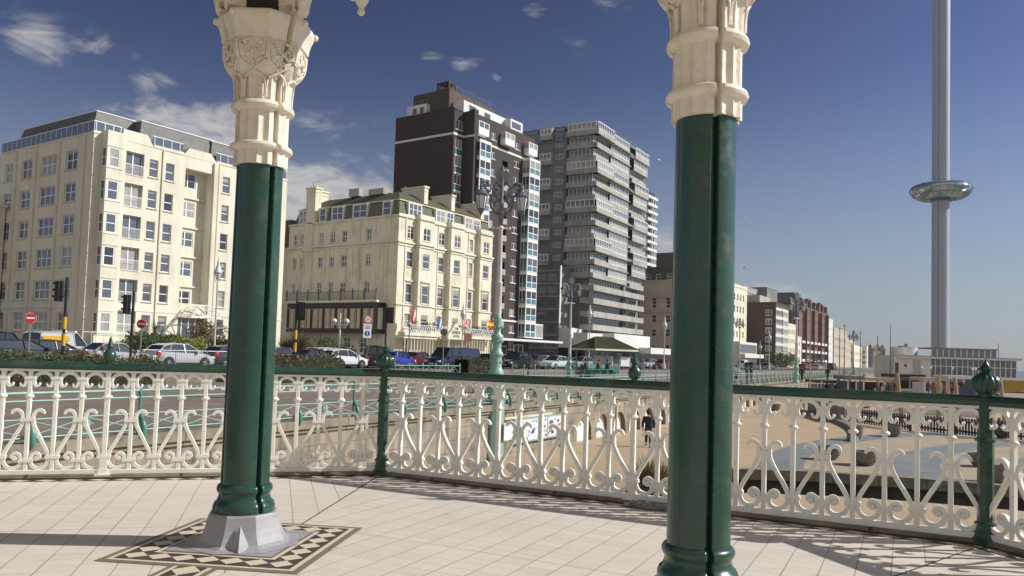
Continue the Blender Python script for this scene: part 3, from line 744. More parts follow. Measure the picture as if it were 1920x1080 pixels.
# curved bands of paving on the seaward side
def far_y(x):
    for p_, q_ in zip(far[1:], far[2:]):
        if p_[0] <= x <= q_[0]: return p_[1] + (q_[1] - p_[1]) * (x - p_[0]) / (q_[0] - p_[0])
    return 30 if x < 8 else 99
b = MB()
def ringband(c, r0, r1, a0, a1, z, mi):
    n = 90
    for i in range(n):
        A0 = R_(a0 + (a1 - a0) * i / n); A1 = R_(a0 + (a1 - a0) * (i + 1) / n)
        ok = True
        for rr in (r0, r1):
            for aa in (A0, A1):
                qx, qy = c[0] + rr * math.cos(aa), c[1] + rr * math.sin(aa); ok = ok and far_y(qx) + .4 < qy
        if not ok: continue
        b.poly([(c[0] + r0 * math.cos(A0), c[1] + r0 * math.sin(A0), z), (c[0] + r1 * math.cos(A0), c[1] + r1 * math.sin(A0), z), (c[0] + r1 * math.cos(A1), c[1] + r1 * math.sin(A1), z), (c[0] + r0 * math.cos(A1), c[1] + r0 * math.sin(A1), z)], mi)
c0 = (44.0, 22.0)
for r0, r1, mi in ((8, 17.0, 1), (17.0, 20.5, 0), (20.5, 24.0, 1), (24.0, 25.6, 0), (25.6, 28.2, 1), (28.2, 30.2, 0), (30.2, 33.6, 1), (33.6, 35.4, 0)):
    ringband(c0, r0, r1, 95, 176, -2.888, mi)
struct('curved_paving', b, [m_pave1, m_pave2])
b = MB()
cv = smoothcurve([(26.3, 73), (25.4, 64), (24.2, 57.5), (22.6, 52), (20.6, 47.2), (19.6, 45.4)], 5)
strip(cv, .4, -2.9, -2.62, b); tag(b.build('curved_kerb', m_concdk), 'low dark curved kerb wall edging the tan promenade', 'kerb')
b = MB(); b.poly([(-9000, -9000, -5.6), (9000, -9000, -5.6), (9000, 9000, -5.6), (-9000, 9000, -5.6)]); struct('sea', b, m_sea)
b = MB(); b.prism([(60, -300), (115, 60), (200, 300), (600, 1400), (-3000, 4000), (-3000, 300), (-300, 90), (59, 90), (59, -300)], -6.5, -3.0); struct('beach', b, m_ground)
# upper promenade, bank, road, far pavement
b = MB()
b.poly([(*W(s, -.5), -.64) for s in (-90, -40, 0, 40, 100, 170)] + [(*uv_(u, 39.6), -.64) for u in (170, 100, 0, -90)])
b.poly([(*W(170, -.5), -.64), (*W(230, -.5), -.64), (*W(900), .05), (*uv_(900, 39.6), .05), (*uv_(170, 39.6), -.64)])
struct('upper_promenade', b, m_asph)
b = MB()
b.prism([tuple(uv_(-90, 39.6)), tuple(uv_(900, 39.6)), tuple(uv_(900, 41)), tuple(uv_(-90, 41))], -1, .12)
b.prism([tuple(uv_(-90, 58)), tuple(uv_(900, 58)), tuple(uv_(900, 92)), tuple(uv_(-90, 92))], -1, .22)
struct('pavement', b, m_asph)
b = MB(); b.poly([(*uv_(-200, 41), .0), (*uv_(1200, 41), .0), (*uv_(1200, 58), .0), (*uv_(-200, 58), .0)]); struct('road', b, m_road)
b = MB()
for u in range(-60, 400, 6): b.poly([(*uv_(u, 49.4), .004), (*uv_(u + 2.5, 49.4), .004), (*uv_(u + 2.5, 49.55), .004), (*uv_(u, 49.55), .004)])
struct('road_markings', b, m_signwhite)
b = MB(); b.poly([(*uv_(-300, 92), .18), (*uv_(1500, 92), .18), (*uv_(3000, 1500), .18), (*uv_(-600, 1500), .18)]); struct('town_ground', b, m_pave2)

# ------------------------------------------------------------------ sea wall with arched niches
RZW = PI / 2 - YW
wall = thing('sea_wall', 'long weathered stone sea wall with white arched niches below the promenade railing', 'wall', (*W0, 0), RZW)
# local: x along the wall, y inland, z up
b = MB(); arches = [8.49 + 2.6 * k for k in range(-0, 9)] + [42 + 3.2 * k for k in range(9)]
AW, AZ = .95, -1.62
def archpts(c, n=12):
    r = AW; zc = AZ - r * 1.0
    return [(c + r * math.cos(PI - PI * i / n), zc + r * 1.0 * math.sin(PI - PI * i / n)) for i in range(n + 1)]
x = -60.0; ZT = -.86
for c in arches:
    pts = archpts(c); b.poly([(x, 0, -3.6), (c - AW, 0, -3.6), (c - AW, 0, ZT), (x, 0, ZT)])
    for p, q in zip(pts, pts[1:]):
        b.poly([(p[0], 0, p[1]), (q[0], 0, q[1]), (q[0], 0, ZT), (p[0], 0, ZT)])
    x = c + AW
b.poly([(x, 0, -3.6), (260, 0, -3.6), (260, 0, ZT), (x, 0, ZT)])
b.build('stone_face', m_stone, wall, fix=False)
for c in arches:
    b = MB(); pts = [(c - AW, -3.0)] + archpts(c) + [(c + AW, -3.0)]
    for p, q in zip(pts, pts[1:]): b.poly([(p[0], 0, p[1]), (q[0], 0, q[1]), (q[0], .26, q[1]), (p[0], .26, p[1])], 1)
    b.poly([(p[0], .26, p[1]) for p in pts], 0)
    b.box(c - .03, c + .03, .22, .255, -2.1, -1.98, 1)
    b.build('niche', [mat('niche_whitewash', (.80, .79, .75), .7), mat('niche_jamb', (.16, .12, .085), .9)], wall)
b = MB(); b.box(-60, 260, -.16, .62, -.86, -.62); b.box(-60, 260, -.08, 0, -.98, -.86); b.build('coping', m_coping, wall)
b = MB(); b.box(-.3, 4.4, -.07, 0, -1.30, -1.20); b.box(5.35, 5.75, -.14, 0, -3.0, -.98); b.box(.62, .70, -.05, 0, -1.2, -.98)
for xx in (13.0, 15.6, 20.8): b.box(xx - .05, xx + .05, -.09, 0, -2.9, -1.0)
b.build('ledge', m_trimA, wall)
# poster board
pb = thing('poster_board', 'pale framed board of three bright posters on the sea wall', 'notice board', (*W(.6, .12), 0), RZW)
b = MB(); b.box(-.2, 4.7, -.06, 0, -2.36, -1.30); b.build('frame', m_teal, pb)
def poster(x0, x1, seed, label):
    random.seed(seed); b = MB(); b.box(x0, x1, -.075, -.062, -2.28, -1.38, 0)
    for i in range(34):
        a = random.uniform(x0, x1 - .15); c = random.uniform(-2.26, -1.5); w = random.uniform(.06, .28); h = random.uniform(.03, .16)
        b.box(a, min(a + w, x1 - .01), -.078 - i * .0004, -.0755, c, min(c + h, -1.39), random.choice((1, 2, 3, 4, 0)))
    o = b.build('poster', [m_signwhite, mat('print_blue', (.10, .12, .45), .5), mat('print_dark', (.05, .05, .08), .5), mat('print_brown', (.32, .17, .10), .5), mat('print_lilac', (.45, .42, .62), .5)], pb); o['label'] = label
poster(0.0, 2.0, 1, 'white poster with dark figures'); poster(2.08, 2.95, 5, 'lilac and blue poster'); poster(3.1, 4.55, 9, 'poster of small coloured pictures')
b = MB(); b.box(-.45, .45, -.05, 0, -2.05, -1.35); tag(b.build('white_notice', m_signwhite, None, (*W(-.75, .5), 0), RZW), 'blank white notice board beside the teal lamp pillar', 'sign')

# ------------------------------------------------------------------ teal railings on the wall
def lattice_bay(L, h=1.0, z0=.1, medal=True):
    b = MB()
    b.tube([(0, 0, h), (L, 0, h)], .030, 8); b.tube([(0, 0, h * .84), (L, 0, h * .84)], .022, 6)
    b.tube([(0, 0, h * .47), (L, 0, h * .47)], .018, 6); b.tube([(0, 0, z0), (L, 0, z0)], .022, 6)
    for k in range(2):
        a, c = L * k / 2, L * (k + 1) / 2
        b.tube([(a, 0, h * .45), (c, 0, z0 + .02)], .012, 5); b.tube([(a, 0, z0 + .02), (c, 0, h * .45)], .012, 5)
    return b.mesh('rail_panel', m_teal)
def rail_post_mesh(h=1.05):
    b = MB(); b.lathe([(.045, 0), (.05, .05), (.034, .12), (.028, .5), (.034, h * .8), (.045, h - .03), (.03, h), (.038, h + .03), (.012, h + .07)], 8)
    b.tube(smoothcurve([(0, -.02, .50), (0, -.10, .36), (0, -.17, .18), (0, -.15, -.02), (0, -.06, -.16)], 4), [.03, .035, .04, .045, .05, .055, .06, .065, .07, .07, .07, .07, .065, .06, .055, .05, .045], 8)
    return b.mesh('post', m_tealdk)
def medal_mesh(z=.31):
    b = MB(); b.poly([(0, 0, z - .16), (.11, 0, z), (0, 0, z + .16), (-.11, 0, z)]); b.box(-.03, .03, -.015, .015, z - .12, z + .12)
    for q in ((0, -.16), (.11, 0), (0, .16), (-.11, 0)): b.ball((q[0], 0, z + q[1]), .03, 6)
    b.tube([(0, 0, z - .3), (0, 0, z - .1)], .012, 5); return b.mesh('medallion', m_teal)
rl = thing('promenade_railing', 'pale teal criss-cross railing standing on the coping of the sea wall', 'railing', (*W(0, .02), -.62), RZW)
L = 2.52; mb_, mp_, mm_ = lattice_bay(L), rail_post_mesh(), medal_mesh()
for k in range(-12, 56):
    x = -.06 + k * L; obj('rail_panel', mb_, rl, (x, 0, 0)); obj('post', mp_, rl, (x, 0, 0))
    if k < 8: obj('medallion', mm_, rl, (x + L / 2, 0, 0))
b = MB(); x0 = -.06 + 56 * L
for k in range(36):
    x = x0 + k * L; b.tube([(x, 0, 0), (x, 0, 1.05)], .04, 5)
b.tube([(x0, 0, 1.0), (x0 + 90, 0, 1.05)], .04, 5); b.tube([(x0, 0, .5), (x0 + 90, 0, .5)], .03, 5); b.tube([(x0, 0, .12), (x0 + 90, 0, .12)], .04, 5)
b.build('far_railing', m_teal, rl)
# short lattice guard and teal bollard rails at the roadside
g = thing('lattice_guard', 'short white-teal cross braced guard rail between the hedge gap and the parked blue van', 'railing', (*lane(742, 36.2), -.62), RZU)
Lg = (lane(863, 36.2) - lane(742, 36.2)).length; nb = 5; me1 = MB()
st = Lg / nb
me1.tube([(0, 0, 1.12), (st, 0, 1.12)], .035, 6); me1.tube([(0, 0, .45), (st, 0, .45)], .03, 6); me1.tube([(0, 0, .45), (st / 2, 0, 1.1)], .02, 5); me1.tube([(st / 2, 0, 1.1), (st, 0, .45)], .02, 5)
me1 = me1.mesh('brace_panel', m_teal); b = MB(); b.lathe([(.07, 0), (.07, .06), (.05, .1), (.05, 1.15), (.07, 1.18), (.06, 1.26), (.02, 1.3)], 8); me2 = b.mesh('post', m_teal)
for k in range(nb + 1):
    obj('post', me2, g, (k * st, 0, 0))
    if k < nb: obj('brace_panel', me1, g, (k * st, 0, 0))
g = thing('bollard_railing', 'line of pale teal posts with low rails behind the promenade, near the shelter', 'railing', (*lane(962, 36), -.62), RZU)
for k in range(44): obj('post', me2, g, (k * 1.75, 0, 0))
b = MB(); b.tube([(0, 0, .35), (77, 0, .35)], .035, 6); b.tube([(0, 0, .75), (77, 0, .75)], .02, 6); b.build('long_rail', m_teal, g)
# thin steel guard rail in front of the silver hatchback
g = thing('steel_guard_rail', 'thin galvanised guard rail in front of the silver hatchback', 'railing', (*lane(268, 41), .1), RZU)
Ls = (lane(432, 41) - lane(268, 41)).length; b = MB(); n = int(Ls / .12)
for i in range(n + 1): b.tube([(i * .12, 0, .1), (i * .12, 0, 1.0)], .008, 4)
b.build('bars', m_steel, g); b = MB(); b.tube([(0, 0, 1.0), (Ls, 0, 1.0)], .022, 6); b.tube([(0, 0, .1), (Ls, 0, .1)], .02, 6)
b.build('rails', m_steel, g)
for i in range(0, n + 1, 17):
    b = MB(); b.tube([(i * .12, 0, 0), (i * .12, 0, 1.03)], .03, 6); b.build('post', m_steel, g)

# ------------------------------------------------------------------ foliage
def leaves(b, inside, bounds, n, size, mi=0):
    """scatter small bent leaf quads through a volume"""
    (x0, x1), (y0, y1), (z0, z1) = bounds; k = 0; tr = 0
    while k < n and tr < n * 12:
        tr += 1; p = Vector((random.uniform(x0, x1), random.uniform(y0, y1), random.uniform(z0, z1)))
        if not inside(p): continue
        k += 1; s = size * random.uniform(.6, 1.3)
        a = Vector((random.gauss(0, 1), random.gauss(0, 1), random.gauss(0, 1))).normalized(); c = a.orthogonal().normalized(); c = (Matrix.Rotation(random.uniform(0, 6.3), 3, a) @ c); e = a.cross(c)
        b.add([p - c * s, p + e * s * .4 + a * s * .15, p + c * s, p - e * s * .4 + a * s * .15], [(0, 1, 2, 3)], mi)
def hedge(label, A, B, w, z0, z1, m, dens=260, size=.09, wob=.12):
    d = B - A; L = d.length; t = thing('hedge', label, 'hedge', (*A, z0), math.atan2(d.y, d.x)); H = z1 - z0
    ph = random.uniform(0, 9)
    def top(x): return H * (.9 + wob * (math.sin(x * 1.7 + ph) * .5 + math.sin(x * .63 + ph) * .4 + .3 * math.sin(x * 4.1)))
    b = MB(); n = int(L / .6)
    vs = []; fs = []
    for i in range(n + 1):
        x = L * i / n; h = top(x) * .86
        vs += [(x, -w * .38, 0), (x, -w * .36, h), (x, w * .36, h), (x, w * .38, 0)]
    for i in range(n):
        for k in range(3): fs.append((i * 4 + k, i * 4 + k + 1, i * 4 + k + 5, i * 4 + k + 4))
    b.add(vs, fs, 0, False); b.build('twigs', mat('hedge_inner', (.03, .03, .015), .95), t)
    b = MB()
    leaves(b, lambda p: p.z < top(p.x) + .06 and (abs(p.y) > w * .33 or p.z > top(p.x) * .8 or random.random() < .1), ((-.1, L + .1), (-w / 2, w / 2), (0, H * 1.15)), int(dens * L), size)
    b.build('foliage', m, t, fix=False); return t
def bush(label, c, z0, r, h, m, n=1500, size=.10, cat='bush'):
    t = thing('bush', label, cat, (*c, z0)); b = MB()
    for i in range(6):
        a = random.uniform(0, 6.3); b.tube([(0, 0, 0), (r * .3 * math.cos(a), r * .3 * math.sin(a), h * .4), (r * .6 * math.cos(a), r * .6 * math.sin(a), h * .8)], [.04, .03, .015], 5)
    b.build('stems', mat('bark', (.08, .06, .04), .9), t)
    lob = [(Vector((random.uniform(-.5, .5) * r, random.uniform(-.5, .5) * r, h * random.uniform(.35, .72))), random.uniform(.38, .6)) for _ in range(9)]
    b = MB(); ins = lambda p: p.z > 0 and any(((p.x - q.x) / (r * k)) ** 2 + ((p.y - q.y) / (r * k)) ** 2 + ((p.z - q.z) / (h * k * .75)) ** 2 < 1 for q, k in lob) or False
    leaves(b, ins, ((-r, r), (-r, r), (0, h * 1.1)), n, size); b.build('foliage', m, t, fix=False); return t
random.seed(5)
hedge('long clipped hedge of mottled green and brown leaves behind the left balustrade', lane(-60, 38.4), lane(292, 38.4), 1.9, -.64, .95, m_leaf, 620, .075)
hedge('clipped green-brown hedge behind the green column and right of it', lane(470, 38.0), lane(628, 38.0), 1.7, -.64, 1.15, m_leaf, 360, .085)
hedge('low rounded green hedge between the lattice guard and the big lamp post', lane(866, 37), lane(926, 37), 1.8, -.5, 1.2, m_leafg, 360, .10)
hedge('neat green hedge on the forecourt of the left cream block', lane(250, 62), lane(345, 62), 2.4, .2, 2.35, m_leafg, 420, .12)
hedge('dark green hedge at the right end of the left cream block forecourt', lane(402, 62), lane(440, 62), 2, .2, 2.1, m_leafg, 420, .12)
bush('rounded low green shrub in front of the forecourt hedge', lane(292, 59), .2, 3.0, 2.0, m_leafg, 2600, .12)
bush('bright yellow-green shrub beside the lamp post on the left forecourt', lane(355, 58.5), .2, 1.9, 1.9, m_leafy, 1800, .11)
bush('tall brownish shrub behind the yellow-green one', lane(378, 62), .2, 2.3, 3.3, m_leafb, 2400, .13)
bush('small dark shrub under the second traffic light', lane(250, 59), .2, 1.6, 1.6, m_leafb, 1200, .11)
bush('small green bush left of the hotel garden lamp', lane(615, 63), .2, 2.2, 2.4, m_leafg, 1700, .12)
# spiky cordyline clump
def spiky(label, c, z0, r, n, m, name='spiky_plant'):
    t = thing(name, label, 'plant', (*c, z0)); b = MB()
    for i in range(n):
        a = random.uniform(0, 6.3); e = random.uniform(.15, 1.35); L = r * random.uniform(.7, 1.1); q = []
        for k in range(6):
            u = k / 5; q.append(Vector((math.cos(a) * math.cos(e) * L * u, math.sin(a) * math.cos(e) * L * u, L * u * math.sin(e) - .35 * L * u * u * math.cos(e) + .3)))
        wv = Vector((-math.sin(a), math.cos(a), 0)) * .035 * r / 1.6
        vs = []
        for k, p in enumerate(q): w = 1 - (k / 5) ** 2; vs += [p + wv * (w + .02), p - wv * (w + .02)]
        b.add(vs, [(2 * k, 2 * k + 1, 2 * k + 3, 2 * k + 2) for k in range(5)], 0)
    b.build('blades', m, t, fix=False); b = MB(); b.lathe([(.18, 0), (.12, .3), (.1, .5)], 8); b.build('stem', MATS['bark'], t); return t
spiky('spiky brown and straw coloured plant beside the yellow striped signal post', lane(560, 62), .2, 3.2, 420, m_leafb)
spiky('second spiky plant at the left of the hotel forecourt', lane(535, 63), .2, 2.4, 260, m_leafb)
spiky('spiky dark plant on the white balcony of the left cream block', lane(290, 67), 2.4, 1.3, 60, m_leafg)
for k, (px_, py_, r, lb) in enumerate(((1214, 925, 1.3, 'clump of tall dry grass growing left of the right column'), (1236, 930, 1.1, 'smaller dry grass clump touching the right column'))):
    p = onz(px_, py_, -2.9); spiky(lb, (p.x, p.y), -2.95, r, 240, leafmat('dry_grass', (.10, .11, .04), (.22, .19, .08), (.36, .30, .15)), 'grass_clump')

# ------------------------------------------------------------------ stone planters, picket fence
def planter(label, c, r, h, z=-2.9):
    t = thing('stone_planter', label, 'planter', (*c, z), 0, 'stone planters on the seaward paving'); b = MB()
    b.lathe([(r * .45, 0), (r * .62, h * .12), (r * .86, h * .38), (r * .98, h * .72), (r, h * .95), (r * 1.02, h), (r * .88, h), (r * .84, h * .86)], 24)
    b.build('bowl', m_planter, t); b = MB(); b.lathe([(.01, h * .88), (r * .85, h * .86)], 20, cap=False); b.build('soil', m_shadow, t); return t
for px_, py_, r, h, lb in ((1622, 873, .56, .62, 'big grey stone planter at the front of the paving'), (1556, 862, .5, .62, 'stone planter half hidden left of the biggest one'),
                           (1674, 819, .52, .72, 'stone planter standing in front of the picket fence'), (1880, 822, .56, .8, 'stone planter showing right of the right corner post at fence height'),
                           (1868, 905, .52, .8, 'large stone planter low behind the right corner post'), (1451, 770, .62, .6, 'small far stone planter on the open tan promenade'), (1604, 826, .42, .8, 'dark stone planter at the end of the curved kerb'),
                           (1838, 875, .5, .6, 'stone planter hidden mostly by the right corner post')):
    p = onz(px_, py_, -2.9); planter(lb, (p.x, p.y), r, h)
def picket(label, A, B):
    d = B - A; L = d.length; t = thing('picket_fence', label, 'fence', (*A, -2.9), math.atan2(d.y, d.x), 'dark picket fences'); n = int(L / .26); b = MB()
    for i in range(n): x = i * .26; b.box(x, x + .13, -.02, .02, .08, 1.12 + .04 * math.sin(i * 2.3)); b.poly([(x, -.021, 1.1), (x + .13, -.021, 1.1), (x + .065, -.021, 1.22)])
    b.build('pickets', m_picket, t); b = MB(); b.box(0, L, .02, .06, .25, .36); b.box(0, L, .02, .06, .85, .95); b.build('rails', m_picket, t)
    for x in (0, L - .12): b = MB(); b.box(x, x + .12, .02, .14, 0, 1.3); b.build('post', m_picket, t)
fp = [onz(x, y, -2.9).to_2d() for x, y in ((1578, 791), (1640, 800), (1706, 809), (1716, 808), (1778, 816), (1788, 815), (1850, 824), (1870, 822), (1960, 833))]
picket('dark picket fence panel starting right of the curved kerb', fp[0], fp[2])
picket('dark picket fence panel in the middle of the row', fp[3], fp[4]); picket('dark picket fence panel left of the right corner post', fp[5], fp[6]); picket('dark picket fence panel right of the right corner post', fp[7], fp[8])
b = MB(); A, B = onz(1520, 775, -2.9).to_2d(), onz(1578, 793, -2.9).to_2d(); d = B - A; b.box(0, d.length, -.3, .3, 0, 1.25)
tag(bevel(b.build('low_block_wall', m_concdk, None, (*A, -2.9), math.atan2(d.y, d.x)), .15, 3), 'low dark block wall joined to the left end of the picket fence', 'wall')

# ------------------------------------------------------------------ ornate lamp posts
def lantern(b, c, s=1.0, frame=0, glass=1):
    x, y, z = c
    b.lathe([(.10 * s, z - .12 * s), (.16 * s, z), (.27 * s, z + .62 * s)], 6, glass, (x, y), False)
    for k in range(6):
        a = k * PI / 3; b.bar((x + .17 * s * math.cos(a), y + .17 * s * math.sin(a), z - .02), (x + .29 * s * math.cos(a), y + .29 * s * math.sin(a), z + .66 * s), .035 * s, .035 * s, frame)
        b.ball((x + .30 * s * math.cos(a), y + .30 * s * math.sin(a), z + .70 * s), .045 * s, 6, frame)
    b.lathe([(.31 * s, z + .64 * s), (.33 * s, z + .68 * s), (.24 * s, z + .82 * s), (.12 * s, z + .92 * s), (.10 * s, z + 1.02 * s), (.13 * s, z + 1.06 * s), (.04 * s, z + 1.2 * s), (.015 * s, z + 1.4 * s)], 12, frame, (x, y))
    b.lathe([(.02 * s, z - .34 * s), (.05 * s, z - .26 * s), (.12 * s, z - .13 * s), (.17 * s, z - .08 * s), (.18 * s, z)], 8, frame, (x, y))
m_lampglass = mat('lamp_glass', (.66, .67, .66), .2, spec=.6)
def seafront_lamp(label, c, z0, Ht, s=1.0, pedestal=0.0, rz=RZU):
    """twin lantern column: Ht = height of the crest above z0"""
    t = thing('ornate_lamp_post', label, 'lamp post', (*c, z0), rz, 'ornate twin lantern lamp posts')
    if pedestal:
        b = MB(); b.lathe([(.48, 0), (.48, .2), (.42, .26), (.40, pedestal - .9), (.45, pedestal - .8), (.42, pedestal - .5), (.30, pedestal - .2), (.26, pedestal)], 8, smooth=False, phase=PI / 8); b.build('pedestal', m_teal, t)
    p = pedestal; q = 2.1 * s
    b = MB(); pr = [(.34, 0), (.34, .12), (.28, .2), (.24, .3), (.23, .62), (.30, .68), (.30, .76), (.22, .84), (.19, 1.0), (.22, 1.18), (.29, 1.30), (.27, 1.38), (.17, 1.46), (.15, 1.6), (.19, 1.78), (.17, 1.9), (.20, 1.98), (.13, 2.1)]
    b.lathe([(r * s * .78, p + z * s) for r, z in pr], 16)
    for k in range(8):
        a = k * PI / 4
        for zz in (.45, 1.18, 1.68): b.ball((.185 * s * math.cos(a), .185 * s * math.sin(a), p + zz * s), .045 * s, 6)
    b.build('base', m_teal, t)
    zs = Ht - 2.2 * s
    b = MB(); b.lathe([(.12 * s, p + q - .02), (.115 * s, p + q + (zs - p - q) * .35), (.135 * s, p + q + (zs - p - q) * .36), (.135 * s, p + q + (zs - p - q) * .38), (.095 * s, p + q + (zs - p - q) * .39), (.075 * s, zs - .1), (.12 * s, zs), (.07 * s, zs + .1)], 14)
    b.tube([(-.28 * s, 0, zs), (.28 * s, 0, zs)], .035 * s, 8); b.ball((.3 * s, 0, zs), .06 * s, 8); b.ball((-.3 * s, 0, zs), .06 * s, 8); b.build('shaft', m_lampwhite, t)
    b = MB(); b.lathe([(.05 * s, zs + .05), (.10 * s, zs + .4 * s), (.16 * s, zs + .55 * s), (.08 * s, zs + .75 * s), (.06 * s, zs + 1.6 * s), (.03 * s, zs + 2.2 * s)], 10)
    for sg in (-1, 1):
        b.tube([(sg * x * s, 0, zs + z * s) for x, z in smoothcurve([(.05, .45), (.30, .62), (.42, .95), (.30, 1.18), (.16, 1.02), (.26, .86)], 4)], .04 * s, 6)
        b.tube([(sg * x * s, 0, zs + z * s) for x, z in smoothcurve([(.05, .9), (.35, 1.42), (.62, 1.62), (.72, 1.48), (.62, 1.38), (.56, 1.46)], 4)], .035 * s, 6)
        b.tube([(sg * x * s, 0, zs + z * s) for x, z in smoothcurve([(.25, .75), (.5, 1.25), (.70, 1.62), (.72, 1.55)], 4)], .03 * s, 6)
        b.tube([(sg * x * s, 0, zs + z * s) for x, z in smoothcurve([(.05, 1.5), (.22, 1.62), (.30, 1.45), (.18, 1.35)], 4)], .03 * s, 6)
        for _ in range(10): b.ball((sg * random.uniform(.08, .62) * s, random.uniform(-.05, .05) * s, zs + random.uniform(.95, 1.65) * s), .05 * s, 6)
    # shield and crown at the crest
    b.add([(x * s, y * s, zs + z * s) for y in (-.04, .04) for x, z in ((0, 1.55), (.20, 1.72), (.24, 1.95), (.14, 2.08), (0, 2.02), (-.14, 2.08), (-.24, 1.95), (-.20, 1.72))], [tuple(range(8)), tuple(range(15, 7, -1))] + [(i, (i + 1) % 8, 8 + (i + 1) % 8, 8 + i) for i in range(8)])
    for k in range(3): b.ball(((k - 1) * .1 * s, 0, zs + (2.14 if k != 1 else 2.2) * s), .05 * s, 6)
    b.build('scrollwork', m_iron, t)
    for sg in (-1, 1): b = MB(); lantern(b, (sg * .72 * s, 0, zs + .66 * s), s * .74); b.build('lantern', [m_iron, m_lampglass], t)
    return t
seafront_lamp('largest twin lantern lamp post with teal pillar rising through the middle of the view', W(-.9, .45) - Vector((.47, 0)), -2.9, 12.2, 1.18, 3.5, R_(8))
seafront_lamp('second tallest twin lantern lamp post left of the shelter', lane(1068, 36.5), -.6, 9.6, 1.15, 0, R_(20))
seafront_lamp('twin lantern lamp post just right of the right column', lane(1386, 43), -.1, 9.2, 1.0, 0, R_(20))
p = dep(1493, 84); seafront_lamp('twin lantern lamp post with teal base on the railing right of the column', p, -.6, 9.6, 1.25, 0, R_(25))
p = dep(1600, 168); seafront_lamp('distant twin lantern lamp post over the long railing', p, -.5, 9.4, 1.25, 0, R_(10))
p = dep(1645, 165); seafront_lamp('farthest twin lantern lamp post near the round building', p, -2, 8.2, 1.05, 0, R_(10))
def slim_lamp(label, c, z0, Ht, m=m_lampwhite):
    t = thing('slim_lamp_post', label, 'lamp post', (*c, z0), 0, 'slim single lantern lamp posts'); b = MB()
    b.lathe([(.28, 0), (.24, .3), (.15, .9), (.10, 1.3), (.085, 1.4), (.06, Ht - 2.6), (.10, Ht - 2.55), (.05, Ht - 2.3)], 10); b.build('pole', m, t)
    b = MB(); z = Ht - 1.6
    for k in range(4):
        a = k * PI / 2; b.tube([(0, 0, Ht - 2.4), (.25 * math.cos(a), .25 * math.sin(a), Ht - 2.1), (.32 * math.cos(a), .32 * math.sin(a), z + .1)], .02, 5)
    b.lathe([(.33, z + .1), (.36, z + .16), (.24, z + .5), (.12, z + .8), (.12, z + 1.0), (.05, z + 1.3), (.01, z + 1.6)], 12); b.build('lantern_frame', m, t)
    b = MB(); b.lathe([(.05, z - .55), (.16, z - .4), (.29, z + .1)], 10); b.build('globe', m_lampglass, t); return t
slim_lamp('tall slim white lamp post before the left cream block', lane(402, 59), .2, 9.0)
slim_lamp('slim lamp post before the cream hotel front', lane(866, 58), .2, 7.4)
slim_lamp('slim lamp post behind the shelter', dep(1104, 105), .2, 8.4); slim_lamp('slim lamp post before the dark cream hotel beside the right column', dep(1245, 110), .2, 7.4)
slim_lamp('slim lamp post at the foot of the brown block', dep(1442, 150), .2, 7.5); slim_lamp('slim lamp post left of the brown block corner', dep(1425, 150), .2, 5.6)
t = thing('twin_globe_lamp', 'white lamp post with two round globes before the hotel', 'lamp post', (*lane(636, 52), 0)); b = MB(); b.tube([(0, 0, 0), (0, 0, 4.0)], .07, 8); b.tube([(0, 0, 4), (0, 0, 4.7)], .05, 8); b.box(-.7, .7, -.04, .04, 3.62, 3.70); b.build('pole', m_signwhite, t)
for x in (-.55, .55): b = MB(); b.ball((x, 0, 3.98), .28, 12, 0, (1, 1, .9)); b.lathe([(.1, 3.68), (.16, 3.78)], 10, c=(x, 0)); b.build('globe', m_lampglass, t)
for px_, Y, h, lb in ((1519, 88, 8.4, 'thin pale pole right of the teal based lamp'), (1583, 100, 6.3, 'tallest of the three close pale poles'), (1574, 104, 6.1, 'thin pale pole left of the tallest of the three'), (1613, 110, 6.0, 'thin pale pole right of the far twin lantern lamp'), (1645, 105, 5.2, 'pale pole below the farthest twin lantern')):
    p = dep(px_, Y); t = thing('thin_pole', lb, 'pole', (*p, -2.9), 0, 'thin pale poles on the seafront'); b = MB(); b.lathe([(.11, 0), (.09, 3), (.055, h + 3.0)], 8); b.ball((0, 0, h + 3.05), .12, 8); b.build('shaft', m_pave2, t)
# ------------------------------------------------------------------ buildings
random.seed(21)
def building(name, label, C_, yaw, cat='building', z=0.0): return thing(name, label, cat, (C_[0], C_[1], z), PI / 2 - yaw)
def wallS(b, x0, x1, y, z0, z1, holes=(), dep_=.22, mi=0, rmi=None):
    """wall facing -y at y, with recessed openings (xa, xb, za, zb)"""
    xs = sorted({x0, x1, *[h[0] for h in holes], *[h[1] for h in holes]}); zs = sorted({z0, z1, *[h[2] for h in holes], *[h[3] for h in holes]})
    xs = [x for x in xs if x0 <= x <= x1]; zs = [z for z in zs if z0 <= z <= z1]
    for i in range(len(xs) - 1):
        cx = (xs[i] + xs[i + 1]) / 2; run = None
        for j in range(len(zs) - 1):
            cz = (zs[j] + zs[j + 1]) / 2
            inh = any(h[0] < cx < h[1] and h[2] < cz < h[3] for h in holes)
            if not inh:
                if run is None: run = zs[j]
            if inh or j == len(zs) - 2:
                if run is not None:
                    e = zs[j] if inh else zs[j + 1]
                    b.poly([(xs[i], y, run), (xs[i + 1], y, run), (xs[i + 1], y, e), (xs[i], y, e)], mi); run = None
    r = mi if rmi is None else rmi
    for xa, xb, za, zb in holes:
        Y = y + dep_
        b.poly([(xa, y, za), (xa, Y, za), (xa, Y, zb), (xa, y, zb)], r); b.poly([(xb, Y, za), (xb, y, za), (xb, y, zb), (xb, Y, zb)], r)
        b.poly([(xa, y, zb), (xa, Y, zb), (xb, Y, zb), (xb, y, zb)], r); b.poly([(xa, Y, za), (xa, y, za), (xb, y, za), (xb, Y, za)], r)
